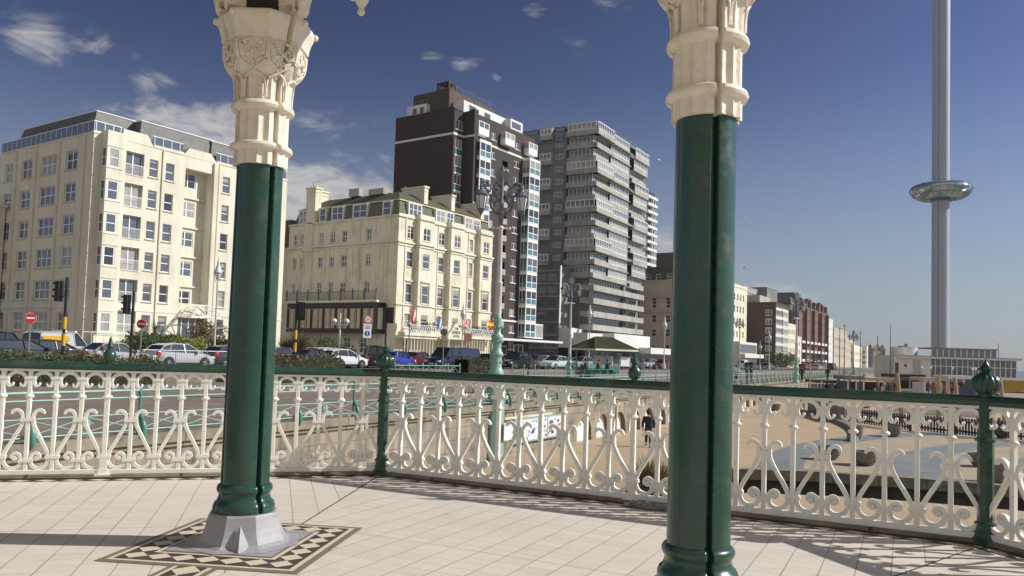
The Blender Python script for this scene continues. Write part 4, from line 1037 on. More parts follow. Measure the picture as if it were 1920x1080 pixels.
TE = Matrix(((0, 1, 0, 0), (1, 0, 0, 0), (0, 0, 1, 0), (0, 0, 0, 1)))       # facade frame (x along, y inward) -> E facade (y along, x inward)
def wallE(b, s0, s1, x, z0, z1, holes=(), dep_=.22, mi=0, rmi=None):
    T0 = b.T; b.T = TE if T0 is None else T0 @ TE
    wallS(b, s0, s1, x, z0, z1, holes, dep_, mi, rmi); b.T = T0
WM = {}
def winmesh(w, h, nv, nh, fr, gl, sill, fw=.085, blind=0):
    key = (round(w, 2), round(h, 2), nv, nh, fr.name, gl.name, sill and sill.name, blind)
    if key in WM: return WM[key]
    b = MB(); f = fw
    b.box(0, f, -.04, .03, 0, h); b.box(w - f, w, -.04, .03, 0, h); b.box(f, w - f, -.04, .03, 0, f); b.box(f, w - f, -.04, .03, h - f, h)
    for i in range(1, nv): x = w * i / nv; b.box(x - f * .6, x + f * .6, -.045, .03, f, h - f)
    for i in range(1, nh): z = h * i / nh; b.box(f, w - f, -.035, .03, z - f * .45, z + f * .45)
    fm = b.mesh('window', [fr]); b = MB(); b.poly([(f * .5, .0, f * .5), (w - f * .5, .0, f * .5), (w - f * .5, .0, h - f * .5), (f * .5, .0, h - f * .5)], 0)
    if blind: z = h * (1 - .16 * blind); b.poly([(f * .5, -.012, z), (w - f * .5, -.012, z), (w - f * .5, -.012, h - f * .5), (f * .5, -.012, h - f * .5)], 1)
    pm = b.mesh('pane', [gl, m_curtain]); sm = None
    if sill: b = MB(); b.box(-.10, w + .10, -.30, .02, -.10, -.02); sm = b.mesh('sill', [sill])
    WM[key] = (fm, pm, sm); return WM[key]
def win(t, x, y, z, w, h, face='S', nv=1, nh=2, fr=None, gl=None, sill=None, dep_=.18, label=None, blind=None):
    fr = fr or m_winwhite
    if gl is None: gl = random.choice((m_glass, m_glass, m_glassdk, m_curtain, m_glass))
    if blind is None: blind = random.choice((0, 0, 0, 1, 2))
    fm, pm, sm = winmesh(w, h, nv, nh, fr, gl, sill, blind=blind)
    if face == 'S': loc, rz = (x, y + dep_, z), 0
    else: loc, rz = (y + dep_, x + w, z), -PI / 2
    o = obj('window', fm, t, loc, rz); obj('pane', pm, o)
    if sm: s_ = obj('sill', sm, o, (0, -dep_ + .20, 0))
    if label: o['label'] = label
    return o
def boxpart(t, name, m, *bx, bev=0):
    b = MB()
    for q in bx: b.box(*q)
    o = b.build(name, m, t)
    return bevel(o, bev) if bev else o

# --- A: left cream block
CA = aty(162, 500, 70.5); A = building('cream_apartment_block', 'large cream apartment block on the left with slate top floor behind glass rails', CA, .585)
rows = [4.1 + 2.99 * k for k in range(6)]                 # window heads
he = []
colE = [(2.65, 4.65, 2), (6.3, 9.25, 3), (11.0, 13.0, 2), (14.85, 16.5, 2)]
for k, zt in enumerate(rows):
    for a, c, nv in colE:
        if k == 0 and a < 6 and False: continue
        he.append((a, c, zt - 1.75, zt)); win(A, a, 0, zt - 1.75, c - a, 1.75, 'E', nv, 2, sill=m_trimA)
hs_ = []
SW = [(5.45, 6.35), (7.15, 8.08), (13.65, 14.55), (15.9, 16.8), (17.6, 19.3), (20.2, 21.1)]
for k, zt in enumerate(rows):
    zt2 = zt + .05
    for a, c in SW:
        hs_.append((a, c, zt2 - 1.72, zt2)); win(A, a, 0, zt2 - 1.72, c - a, 1.72, 'S', 2 if c - a > 1.5 else 1, 2, sill=m_trimA)
    hs_.append((3.0, 4.9, zt2 - 1.95 + (0 if k else .2), zt2 + .25))
    o = win(A, 3.0, 0, zt2 - 1.95 + (0 if k else .2), 1.9, 2.2 - (0 if k else .2), 'S', 2, 1, dep_=.35, gl=m_glass if k % 2 else m_curtain)
    b = MB()
    for i in range(17): x = 3.05 + i * .11; b.box(x, x + .02, -.06, -.04, zt2 - 1.9, zt2 - .95)
    b.box(2.98, 4.92, -.07, -.03, zt2 - .97, zt2 - .92); b.box(2.98, 4.92, -.07, -.03, zt2 - 1.95, zt2 - 1.90); b.build('window_rail', m_winwhite, A)
hs_.append((9.3, 12.4, 5.6, 19.05)); hs_.append((9.3, 12.4, 2.0, 4.15))
b = MB()
wallE(b, 0, 17.6, 0, 0, 20.28, he); wallS(b, 0, 22.1, 0, 0, 20.28, [h for h in hs_ if not (h[0] == 9.3)] + [(9.3, 12.4, 1.2, 4.15), (9.3, 12.4, 5.55, 19.05)], .22)
rec = []
for k, zt in enumerate(rows[1:]): rec.append((9.42, 11.25, zt - 1.75, zt - .2)); 
wallS(b, 9.3, 12.4, 1.1, 5.5, 19.05, rec, .15)
b.box(9.28, 9.3, .2, 1.1, 5.55, 19.05); b.box(12.4, 12.42, .2, 1.1, 5.55, 19.05); b.poly([(9.3, .2, 5.55), (12.4, .2, 5.55), (12.4, 1.1, 5.55), (9.3, 1.1, 5.55)]); b.poly([(9.3, .2, 19.05), (12.4, .2, 19.05), (12.4, 1.1, 19.05), (9.3, 1.1, 19.05)])
for k in range(1, 5): b.box(9.3, 12.4, .9, 1.098, rows[k] + .15, rows[k] + .3)
b.poly([(22.1, 0, 0), (22.1, 17.6, 0), (22.1, 17.6, 20.28), (22.1, 0, 20.28)]); b.poly([(0, 17.6, 0), (22.1, 17.6, 0), (22.1, 17.6, 20.28), (0, 17.6, 20.28)])
b.poly([(0, 0, 20.2), (22.1, 0, 20.2), (22.1, 17.6, 20.2), (0, 17.6, 20.2)])
b.build('wall', m_creamA, A, fix=False)
for k, zt in enumerate(rows[1:]): win(A, 9.42, 1.1, zt - 1.75, 1.83, 1.55, 'S', 2, 2, dep_=.1)
win(A, 9.3, 0, 1.2, 3.1, 2.95, 'S', 4, 1, dep_=.6, gl=m_glass, label='wide glazed entrance')
# parapet steps and string courses
b = MB()
def capbox(x0, x1, z0, z1, y0=-.06, y1=.5): b.box(x0, x1, y0, y1, z0, z1)
capbox(-.06, .9, 20.25, 20.5); b.box(-.05, .5, .5, 17.6, 20.25, 20.4)
capbox(2.7, 5.1, 20.25, 21.3, -.03, .5); b.add([(5.1, -.03, 20.25), (5.8, -.03, 20.25), (5.1, -.03, 21.3), (5.1, .5, 20.25), (5.8, .5, 20.25), (5.1, .5, 21.3)], [(0, 1, 2), (3, 5, 4), (1, 4, 5, 2), (0, 2, 5, 3)])
capbox(5.8, 9.0, 20.25, 20.55); capbox(9.6, 12.1, 20.25, 21.1, -.03, .5)
for xa, xb in ((9.6, 8.95), (12.1, 12.8)): b.add([(xa, -.03, 20.25), (xb, -.03, 20.25), (xa, -.03, 21.1), (xa, .5, 20.25), (xb, .5, 20.25), (xa, .5, 21.1)], [(0, 1, 2), (3, 5, 4), (1, 4, 5, 2), (0, 2, 5, 3)])
capbox(12.8, 22.1, 20.25, 20.5); b.box(-.05, 22.15, -.05, -.001, 4.45, 4.6); b.box(-.05, -.001, 0, 17.6, 4.45, 4.6)
b.build('parapet', m_creamA, A)
boxpart(A, 'pilaster', m_creamA, (2.25, 2.9, -.35, -.001, .2, 20.25)); boxpart(A, 'pilaster', m_creamA, (12.45, 12.9, -.25, -.001, 1, 20.2)); 
boxpart(A, 'downpipe', m_trimA, *[(-.12, -.001, y_, y_ + .09, .3, 20.2) for y_ in (1.2, 5.6, 10.0, 13.9)], *[(x_, x_ + .09, -.12, -.001, .3, 20.2) for x_ in (6.75, 13.1, 17.2)])
# box bay
b = MB(); hb = [(.95, 1.95, z - 1.72, z + .02) for z in rows]; wallS(b, .75, 2.25, -.95, .2, 20.6, hb, .12)
T0 = b.T; b.T = Matrix.Translation((.75, 0, 0)); wallE(b, -.95, 0, 0, .2, 20.6, [(-.78, -.12, z - 1.72, z + .02) for z in rows], .12); b.T = T0
b.poly([(2.25, -.95, .2), (2.25, 0, .2), (2.25, 0, 20.6), (2.25, -.95, 20.6)]); b.poly([(.75, -.95, 20.6), (2.25, -.95, 20.6), (2.25, 0, 20.6), (.75, 0, 20.6)])
for z in rows: b.box(.70, 2.3, -1.0, -.951, z + .12, z + .2); b.box(.70, 2.3, -1.0, -.951, z - 1.86, z - 1.78)
b.build('bay', m_creamA, A, fix=False)
for z in rows:
    win(A, .95, -.95, z - 1.72, 1.0, 1.74, 'S', 1, 2, dep_=.06, blind=0)
    fm, pm, sm = winmesh(.66, 1.74, 1, 2, m_winwhite, m_glass, None); o = obj('window', fm, A, (.81, -.12, z - 1.72), -PI / 2); obj('pane', pm, o)
# slate top floor
def slab(t, x0, x1, y0, y1, z0, z1, sl=.7, m=m_slate, name='slate_storey'):
    b = MB(); vs = [(x0, y0, z0), (x1, y0, z0), (x1, y1, z0), (x0, y1, z0), (x0 + sl, y0 + sl, z1), (x1 - sl * .2, y0 + sl, z1), (x1 - sl * .2, y1 - sl, z1), (x0 + sl, y1 - sl, z1)]
    b.add(vs, [(0, 1, 5, 4), (1, 2, 6, 5), (2, 3, 7, 6), (3, 0, 4, 7), (4, 5, 6, 7)]); b.build(name, m, t)
    boxpart(t, 'ridge_trim', m_winwhite, (x0 + sl - .05, x1 - sl * .2 + .05, y0 + sl - .06, y0 + sl + .06, z1, z1 + .08), (x0 + sl - .06, x0 + sl + .06, y0 + sl + .06, y1 - sl, z1, z1 + .08))
slab(A, .6, 6.5, 1.5, 16.5, 20.2, 22.9); slab(A, 4.6, 13, .55, 9, 20.2, 22.75, .35); slab(A, 12.3, 21.6, .35, 9, 20.2, 22.6, .3)
b = MB()
for y in [i * .95 for i in range(19)]: b.box(-.02, .02, y, y + .05, 20.4, 21.35)
b.box(-.03, .03, 0, 17.4, 21.35, 21.42)
for x in (.2, 1.0, 1.8, 2.5, 5.9, 6.8, 7.7, 8.6, 13.3, 14.2, 15.1, 16, 17, 18, 19, 20, 21, 22): b.box(x, x + .05, .1, .14, 20.5, 21.4)
for x0, x1 in ((.1, 2.6), (5.7, 9.0), (12.8, 22.1)): b.box(x0, x1, .09, .15, 21.36, 21.43)
b.build('terrace_rail', m_winwhite, A)
b = MB(); b.box(-.006, .006, 0, 17.4, 20.42, 21.34)
for x0, x1 in ((.1, 2.6), (5.7, 9.0), (12.8, 22.1)): b.box(x0, x1, .115, .125, 20.5, 21.35)
b.build('terrace_glass', m_glass, A)
# entrance canopy: glazed barrel with fan front
b = MB(); n = 10
for yy in (-2.3, -1.5, -.7, -.05):
    pts = [(10.85 + 1.55 * math.cos(PI - PI * i / n), yy, 4.25 + 1.1 * math.sin(PI * i / n)) for i in range(n + 1)]; b.tube(pts, .05, 5)
for i in range(0, n + 1, 2): x, z = 10.85 + 1.55 * math.cos(PI - PI * i / n), 4.25 + 1.1 * math.sin(PI * i / n); b.tube([(x, -2.3, z), (x, 0, z)], .04, 5); b.bar((10.85, -2.3, 4.25), (x, -2.3, z), .06)
b.box(9.2, 12.5, -2.35, -2.25, 4.15, 4.27); b.box(9.2, 9.3, -2.3, -.01, 4.15, 4.27); b.box(12.4, 12.5, -2.3, -.01, 4.15, 4.27)
b.build('entrance_canopy', m_winwhite, A)
b = MB(); b.box(-1.5, 22, -5.8, -5.5, .2, 1.25); b.box(-1.5, 7.0, -5.5, -1.2, .2, 1.1); b.box(.3, 7, -1.3, -1.2, 1.1, 2.1)
for x in range(0, 23, 2): b.box(x - .15, x + .15, -5.85, -5.45, .2, 1.5)
tag(b.build('forecourt_wall', m_creamA, None, (CA[0], CA[1], 0), PI / 2 - .585), 'low cream forecourt wall in front of the left apartment block', 'wall')
t = thing('forecourt_rail', 'thin rail on the forecourt steps at the corner of the left block', 'railing', (CA[0], CA[1], 0), PI / 2 - .585); b = MB()
for i in range(12): b.tube([(-.8 + i * .75, -1.6, 1.2), (-.8 + i * .75, -1.6, 2.3)], .02, 5)
b.tube([(-.8, -1.6, 2.3), (7.5, -1.6, 2.3)], .025, 5); b.build('bars', m_winwhite, t)

# --- B: cream hotel
CB = aty(745, 500, 103); B = building('cream_hotel', 'ornate cream Victorian hotel on the corner with dark glazed bay, mossy mansard roof and flags', CB, .604)
he = []
rowsE = [(16.28, 17.86), (12.85, 14.42), (9.2, 10.75)]
for z0, z1 in rowsE:
    for a, c in ((4.95, 5.9), (9.6, 10.6), (11.98, 12.95), (14.3, 15.3), (18.4, 19.1), (19.8, 20.6)): he.append((a, c, z0, z1)); win(B, a, 0, z0, c - a, z1 - z0, 'E', 2, 2, dep_=.2, sill=m_trimA)
for a, c in ((5.0, 6.4), (8.1, 9.5), (13.2, 14.4), (16.2, 17.4)): he.append((a, c, 1.1, 3.2)); win(B, a, 0, 1.1, c - a, 2.1, 'E', 2, 3, gl=m_glassdk)
he.append((20.2, 21.0, 5.0, 7.2)); win(B, 20.2, 0, 5.0, .8, 2.2, 'E', 1, 2)
hsb = []; bays = [3.35, 10.0, 16.9]; bw = 2.95
for z0, z1, in ((16.45, 18.15), (12.7, 14.7), (7.95, 10.42), (4.6, 6.45)):
    for x, bx in zip((2.0, 8.45, 14.95), bays):
        hsb.append((x - .25, x + 1.1, z0, z1)); win(B, x - .25, 0, z0, 1.35, z1 - z0, 'S', 2 if z0 > 16 else 1, 2, dep_=.2, sill=m_trimA)
for x in (1.6, 8.2, 14.9): hsb.append((x, x + 1.2, 1.2, 3.1)); win(B, x, 0, 1.2, 1.2, 1.9, 'S', 2, 2, gl=m_glassdk)
b = MB(); wallE(b, 0, 21.6, 0, 0, 19.4, he); wallS(b, 0, 20.7, 0, 0, 19.6, hsb, .2)
b.poly([(20.7, 0, 0), (20.7, 21.6, 0), (20.7, 21.6, 19.6), (20.7, 0, 19.6)]); b.poly([(0, 21.6, 0), (20.7, 21.6, 0), (20.7, 21.6, 19.4), (0, 21.6, 19.4)])
b.build('wall', m_creamB, B, fix=False)
for bx in bays:
    b = MB(); hh = [(bx + .75, bx + 2.15, z0, z1) for z0, z1 in ((16.4, 18.1), (12.65, 14.62), (7.9, 10.35), (4.6, 6.4))]
    wallS(b, bx, bx + bw, -.75, 3.9, 19.9, hh, .15); b.poly([(bx, -.75, 3.9), (bx, 0, 3.9), (bx, 0, 19.9), (bx, -.75, 19.9)][::-1]); b.poly([(bx + bw, -.75, 3.9), (bx + bw, 0, 3.9), (bx + bw, 0, 19.9), (bx + bw, -.75, 19.9)])
    b.poly([(bx, -.75, 19.9), (bx + bw, -.75, 19.9), (bx + bw, 0, 19.9), (bx, 0, 19.9)]); b.build('bay', m_creamB, B, fix=False)
    for h in hh: win(B, h[0], -.75, h[2], h[1] - h[0], h[3] - h[2], 'S', 2 if h[2] > 16 else 1, 2, dep_=.1, sill=m_trimA)
# cornices, pilasters, hoods
b = MB()
def band(z0, z1, p):
    b.box(-p, -.001, -p, 21.6, z0, z1)
    xs = [0]; b.box(0, bays[0], -p, -.001, z0, z1)
    for i, bx in enumerate(bays):
        b.box(bx - p * .5, bx + bw + p * .5, -.75 - p, -.751, z0, z1); nx = bays[i + 1] if i < 2 else 20.75
        b.box(bx + bw, nx, -p, -.001, z0, z1); b.box(bx - p * .5, bx - .001, -.75, -p, z0, z1)
band(15.75, 15.98, .28); band(15.4, 15.6, .12); band(19.15, 19.4, .18); band(7.55, 7.72, .16); band(10.95, 11.05, .06) if False else None
for bx in bays:
    b.box(bx + .55, bx + 2.35, -.95, -.751, 10.75, 10.92); b.box(bx - 1.75, bx - .15, -.2, -.001, 10.75, 10.92)
    b.box(bx + .55, bx + .68, -.85, -.751, 7.9, 10.75); b.box(bx + 2.22, bx + 2.35, -.85, -.751, 7.9, 10.75)
    b.box(bx - 2.05, bx - 1.87, -.1, -.001, 4.0, 19.1); b.box(bx + bw + .1, bx + bw + .35, -.12, -.001, 4, 19.1)
for y in (1.9, 3.4, 6.7, 8.3, 11.2, 13.7, 16.4, 17.4): b.box(-.09, -.001, y - .11, y + .11, 11.0, 15.4)
for y in (2.2, 4.1, 7.0, 8.6, 11.3, 13.6): b.box(-.06, -.001, y - .05, y + .05, 16.2, 19.0)
for y in (2.2, 7.0): b.box(-.06, -.001, y, y + 1.9, 18.35, 18.45)
b.box(-.35, -.001, 16.3, 18.0, 7.8, 19.4); b.box(-.45, -.001, 16.2, 18.1, 15.2, 15.75)
b.build('cornice', m_creamB, B)
boxpart(B, 'downpipe', m_trimA, (-.12, -.001, 6.9, 7.0, 7.9, 19.2), (-.12, -.001, 9.35, 9.43, 7.9, 15.3), (6.75, 6.87, -.15, -.001, 4, 19), (13.35, 13.47, -.15, -.001, 4, 19))
# mansard with dormers
b = MB()
zm, zr = 21.45, 23.3
b.add([(.25, .25, 19.3), (20.5, .25, 19.3), (20.5, 20.9, 19.3), (.25, 20.9, 19.3), (.7, .7, zm), (20.5, .7, zm), (20.5, 20.4, zm), (.7, 20.4, zm)], [(0, 1, 5, 4), (3, 0, 4, 7), (2, 3, 7, 6), (1, 2, 6, 5)], 0)
b.add([(.7, .7, zm + .12), (20.5, .7, zm + .12), (20.5, 20.4, zm + .12), (.7, 20.4, zm + .12), (3.4, 3.4, zr), (20.5, 3.4, zr), (20.5, 17.5, zr), (3.4, 17.5, zr)], [(0, 1, 5, 4), (3, 0, 4, 7), (2, 3, 7, 6), (1, 2, 6, 5), (4, 5, 6, 7)], 1)
b.build('roof', [m_stoneslate, m_roofolive], B)
boxpart(B, 'gutter', m_trimA, (.5, 20.6, .5, .69, zm, zm + .14), (.5, .69, .69, 20.5, zm, zm + .14))
for a, c, nv in ((1.7, 3.1, 1), (6.1, 8.7, 2), (10.7, 12.9, 2), (14.2, 15.4, 1), (18.0, 19.7, 2)):
    boxpart(B, 'dormer', m_creamB, (.12, 1.2, a - .12, a, 19.45, 21.4), (.12, 1.2, c, c + .12, 19.45, 21.4), (.12, 1.2, a, c, 21.3, 21.4)); win(B, a, .12, 19.5, c - a, 1.78, 'E', nv, 2, dep_=.05)
for a, c, nv in ((2.0, 4.5, 3), (7.6, 9.5, 2), (9.9, 11.4, 2), (14.1, 15.8, 2), (16.2, 17.7, 2)):
    boxpart(B, 'dormer', m_creamB, (a - .12, a, .12, 1.2, 19.6, 21.4), (c, c + .12, .12, 1.2, 19.6, 21.4), (a, c, .12, 1.2, 21.3, 21.4)); win(B, a, .12, 19.65, c - a, 1.65, 'S', nv, 2, dep_=.05)
def chimney(x, y, w, d, z0, z1, pots=3):
    b = MB(); b.box(x, x + w, y, y + d, z0, z1); b.box(x - .12, x + w + .12, y - .12, y + d + .12, z1, z1 + .25); b.box(x - .05, x + w + .05, y - .05, y + d + .05, z1 - .5, z1 - .35)
    for i in range(pots): b.lathe([(.15, z1 + .25), (.13, z1 + .6)], 8, c=(x + w * .5, y + d * (i + .5) / pots))
    return b.build('chimney', m_creamB, B)
chimney(6.5, 1.5, .8, 4.2, 21.5, 24.3, 0); chimney(12.5, 1.5, .8, 3.8, 21.5, 24.2, 0); chimney(19.3, 1.2, .8, 4.5, 20, 24.2, 6)
chimney(-.35, 15.9, 1.1, 1.9, 19.2, 24.2, 2); chimney(1.5, 18.6, 3, .9, 20, 24.6, 3)
boxpart(B, 'roof_plant', m_conc, (2.5, 3.6, 10.2, 12.2, 23.2, 24.3), (2.5, 3.4, 5.5, 8.3, 23.1, 23.9)); b = MB()
for y, h in ((3.9, 25), (9.3, 24.2)): b.tube([(2.6, y, 22.8), (2.6, y, h)], .05, 6)
b.tube([(.2, 17, 24.3), (.2, 17, 25.4)], .09, 6); b.tube([(7.3, 5.9, 24), (7.3, 5.9, 25.0)], .08, 6); b.build('flue', m_steel, B)
# dark glazed restaurant bay on the E side with balcony
b = MB(); P_ = 1.6
b.box(-P_, 0, 2.0, 19.4, 7.15, 7.75); b.box(-P_, 0, 2.0, 19.4, 3.7, 4.15)
for k in range(8): y = 2.0 + k * 2.43; b.box(-P_, -P_ + .28, y, y + .38, 4.25, 7.05)
b.box(-P_, -P_ + .3, 19.0, 19.4, 4.25, 7.05); b.box(-.3, 0, 1.62, 2.0, 3.7, 7.75)
b.build('glazed_bay_frame', mat('bay_black_paint', (.045, .032, .027), .5), B)
b = MB(); b.box(-P_ + .24, -P_ + .26, 2.1, 19.2, 4.2, 7.1); b.build('glazed_bay_glass', m_glassdk, B)
b = MB()
for k in range(7):
    y = 2.38 + k * 2.43
    for i, w in ((0, .78), (.93, .2), (1.25, .78)): b.box(-P_ + .16, -P_ + .2, y + i, y + i + w, 4.3, 6.95)
b.build('curtain', mat('cream_curtain', (.68, .60, .44), .8, noise=.3, scale=3), B)
b = MB()
for k in range(7):
    y = 2.38 + k * 2.43
    for i in (.1, .98, 1.9): b.box(-P_ + .06, -P_ + .1, y + i, y + i + .06, 4.25, 7.05)
    b.box(-P_ + .06, -P_ + .1, y, y + 2.05, 5.6, 5.66)
b.build('glazing_bars', m_trimA, B)
boxpart(B, 'bay_end_wall', m_creamB, (-P_ + .4, -.02, 1.96, 2.06, 4.25, 7.05), (-P_ - .15, .0, 1.75, 19.7, 7.75, 8.05))
b = MB()
for k in range(9): y = 1.9 + k * 2.2; b.box(-P_ - .1, -P_ + .06, y, y + .16, 8.05, 9.5); b.ball((-P_ - .02, y + .08, 9.55), .11, 6)
b.box(-P_ - .06, -P_, 1.9, 19.6, 9.2, 9.28); b.box(-P_ - .06, -P_, 1.9, 19.6, 8.2, 8.26)
for i in range(90): y = 2 + i * .195; b.box(-P_ - .04, -P_ - .01, y, y + .025, 8.2, 9.2)
b.build('balcony_rail', m_iron, B)
# ground floor podium, balcony with lattice rail on the S side
b = MB()
b.box(-.15, 20.9, -1.9, -.76, 3.55, 3.95); b.box(-.1, 6.4, -1.7, -.0, 3.2, 3.55)
for x in [i * .62 for i in range(34)]: b.lathe([(.13, .3), (.13, .6), (.09, .7), (.085, 3.0), (.13, 3.2), (.14, 3.55)], 8, c=(x + .3, -1.5)) if not (7.2 < x < 10.5) else None
b.box(-.1, 7, -1.7, -1.3, .2, .35); b.box(10.8, 20.8, -1.7, -1.3, .2, .35)
b.build('portico', m_creamB, B)
b = MB()
def lattice(x0, x1, y, z0, z1, st=.42):
    n = int((x1 - x0) / st)
    for i in range(n):
        a = x0 + i * st; b.bar((a, y, z0), (a + st, y, z1), .05); b.bar((a + st, y, z0), (a, y, z1), .05)
    b.box(x0, x1, y - .03, y + .03, z1, z1 + .06); b.box(x0, x1, y - .03, y + .03, z0 - .05, z0)
lattice(-.1, 9.0, -1.85, 4.05, 4.95); lattice(10.6, 20.8, -1.85, 4.05, 4.95)
b.build('balcony_lattice', m_winwhite, B)
b = MB(); x = 8.9
b.add([(x - 1.7, -3.1, 3.3), (x + 1.7, -3.1, 3.3), (x + 1.7, -3.1, 3.9), (x, -3.1, 5.6), (x - 1.7, -3.1, 3.9), (x - 1.7, -2.7, 3.3), (x + 1.7, -2.7, 3.3), (x + 1.7, -2.7, 3.9), (x, -2.7, 5.6), (x - 1.7, -2.7, 3.9)], [(0, 1, 2, 3, 4), (9, 8, 7, 6, 5), (0, 5, 6, 1), (1, 6, 7, 2), (2, 7, 8, 3), (3, 8, 9, 4), (4, 9, 5, 0)])
b.box(x - 1.5, x + 1.5, -2.7, 0, 3.2, 3.35)
for xx in (x - 1.4, x + 1.4): b.lathe([(.22, .2), (.16, .5), (.14, 3.0), (.2, 3.3)], 10, c=(xx, -2.9))
b.build('entrance_gable', m_creamB, B)
for s_, z in (('THE', 4.78), ('KINGS', 4.25), ('HOTEL', 3.72)): text_mesh(s_, .62 if s_ == 'KINGS' else .45, m_black, B, (x, -3.12, z), (PI / 2, 0, 0), 'lettering', .01)
boxpart(B, 'brown_sign', mat('brown_signboard', (.14, .045, .03), .6), (11.1, 13.6, -2.2, -2.1, 3.1, 4.3))
random.seed(8)
b = MB()
for cx in (2.2, 4.6, 6.2, 12.0, 13.0, 15.2, 16.0, 18.9): leaves(b, lambda p: (p.x - cx) ** 2 + (p.z - 4.9) ** 2 * 1.3 < .45, ((cx - .7, cx + .7), (-1.75, -1.0), (4.3, 5.5)), 260, .10)
b.build('balcony_plants', m_leafg, B, fix=False)
for (x, y, z, rot, bands_, lb) in ((1.0, -2.0, 7.4, .15, ((.6, .03, .03), (.8, .8, .78), (.6, .03, .03)), 'red and white flag hanging at the hotel corner'),
                                   (6.3, -2.0, 6.6, -.5, ((.05, .15, .42), (.7, .75, .8), (.05, .15, .42)), 'blue and white flag drooping from the hotel front'),
                                   (11.6, -2.1, 6.3, 0, 'jack', 'Union flag on the hotel front'), (17.6, -2.1, 6.4, 0, ((.62, .04, .02), (.85, .52, .02), (.85, .52, .02), (.62, .04, .02)), 'red and yellow striped flag on the hotel front'), (19.7, -2.1, 6.2, .2, ((.02, .03, .18), (.03, .04, .22)), 'dark blue flag at the far end of the hotel front')):
    q = Matrix.Translation((CB[0], CB[1], 0)) @ Matrix.Rotation(PI / 2 - .604, 4, 'Z') @ Vector((x, y, 0))
    t = thing('flag', lb, 'flag', (q.x, q.y, z), PI / 2 - .604, 'flags on the cream hotel')
    b = MB(); b.tube([(0, 1.2, -2.2), (0, 0, .25)], .035, 6); b.build('flagpole', m_winwhite, t)
    nx, nz = 14, 12; hang = 1 if x < 8 else 0; vs = []
    Wd, Hd = (1.5, 1.1) if not hang else (.75, 1.7)
    for j in range(nz + 1):
        for i in range(nx + 1):
            u, v = i / nx, j / nz; vs.append((u * Wd + .1 * math.sin(v * 5) * hang, .10 * math.sin(u * 7 + v * 2), -v * Hd - .45 * hang * u - .15 * u + .06 * math.sin(u * 8)))
    b = MB(); mats_ = []
    def mi_(c):
        m = mat('flag_%02d%02d%02d' % tuple(int(q * 99) for q in c), c, .8)
        if m not in mats_: mats_.append(m)
        return mats_.index(m)
    for j in range(nz):
        for i in range(nx):
            if bands_ == 'jack':
                u, v = (i + .5) / nx * 2 - 1, (j + .5) / nz * 2 - 1; c = (.03, .05, .28)
                if abs(abs(u) - abs(v)) < .3: c = (.8, .8, .78)
                if abs(abs(u) - abs(v)) < .12: c = (.55, .03, .03)
                if abs(u) < .22 or abs(v) < .3: c = (.8, .8, .78)
                if abs(u) < .13 or abs(v) < .17: c = (.55, .03, .03)
            else: c = bands_[int((j if x > 17 else i) / (nz if x > 17 else nx) * len(bands_))]
            k = j * (nx + 1) + i; b.add([vs[k], vs[k + 1], vs[k + nx + 2], vs[k + nx + 1]], [(0, 1, 2, 3)], mi_(c))
    b.build('cloth', mats_, t)

# --- C: dark brick tower
CC = aty(842, 500, 120); D_ = building('dark_brick_tower', 'tall dark brown brick apartment tower with white framed bays and white penthouse', CC, .606)
E2 = -1.2
hC = []; rowsC = [35.95 - 1.45 * 0 - 2.95 * 0]
zts = [37.45] + [34.5 - 2.78 * k for k in range(12)]
for z in zts: hC.append((.42, 2.1, z - 1.5, z)); win(D_, .42, 0, z - 1.5, 1.68, 1.5, 'S', 2, 1, sill=m_winwhite, dep_=.12)
boxpart(D_, 'spandrel_panels', m_winblue, *[(.45, 2.07, -.02, .02, z - 2.45, z - 1.65) for z in zts[1:]])
boxpart(D_, 'white_panels', m_winwhite, *[(.42, 2.1, -.03, .01, z - 2.72, z - 2.47) for z in zts[1:]])
wl_ = []; colw = []
for k, z in enumerate([37.2] + [34.1 - 2.78 * k for k in range(12)]):
    for a, c in ((8.0, 9.3), (14.6, 16.2)):
        if k == 0 or True: wl_.append((a, c, z - 1.2, z)); win(D_, a, E2, z - 1.2, c - a, 1.2, 'S', 2, 1, sill=m_winwhite, dep_=.12)
bal = [33.3 - 2.78 * k for k in range(11)]
for z in bal: wl_.append((11.3, 12.9, z - 2.1, z))
b = MB(); wallE(b, 0, 12.2, 0, 0, 39.2); wallS(b, 0, 2.45, 0, 0, 38.9, hC, .14); wallS(b, 2.45, 20.8, E2, 0, 39.1, wl_, .14)
b.poly([(2.45, E2, 0), (2.45, 0, 0), (2.45, 0, 39.1), (2.45, E2, 39.1)]); b.poly([(20.8, E2, 0), (20.8, 12.2, 0), (20.8, 12.2, 39.1), (20.8, E2, 39.1)]); b.poly([(0, 12.2, 0), (20.8, 12.2, 0), (20.8, 12.2, 39.1), (0, 12.2, 39.1)])
b.poly([(0, 0, 39), (20.8, 0, 39), (20.8, 12.2, 39), (0, 12.2, 39)]); b.build('wall', m_brick_dk, D_, fix=False)
b = MB(); b.box(2.4, 3.4, E2 - .9, E2, 0, 39.3); b.build('brick_pier', m_brick_dk, D_)
boxpart(D_, 'white_band', m_whiter, (-.06, -.001, -.06, 12.2, 34.95, 35.3), (0, 2.4, -.06, -.001, 34.95, 35.3), (3.4, 20.8, E2 - .08, E2 - .001, 34.75, 35.1), (2.35, 2.399, E2 - .9, 0, 34.95, 35.25))
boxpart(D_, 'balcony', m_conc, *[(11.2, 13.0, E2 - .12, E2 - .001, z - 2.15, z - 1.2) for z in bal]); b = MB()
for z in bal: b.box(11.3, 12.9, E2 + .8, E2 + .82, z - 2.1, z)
b.build('balcony_recess', m_shadow, D_)
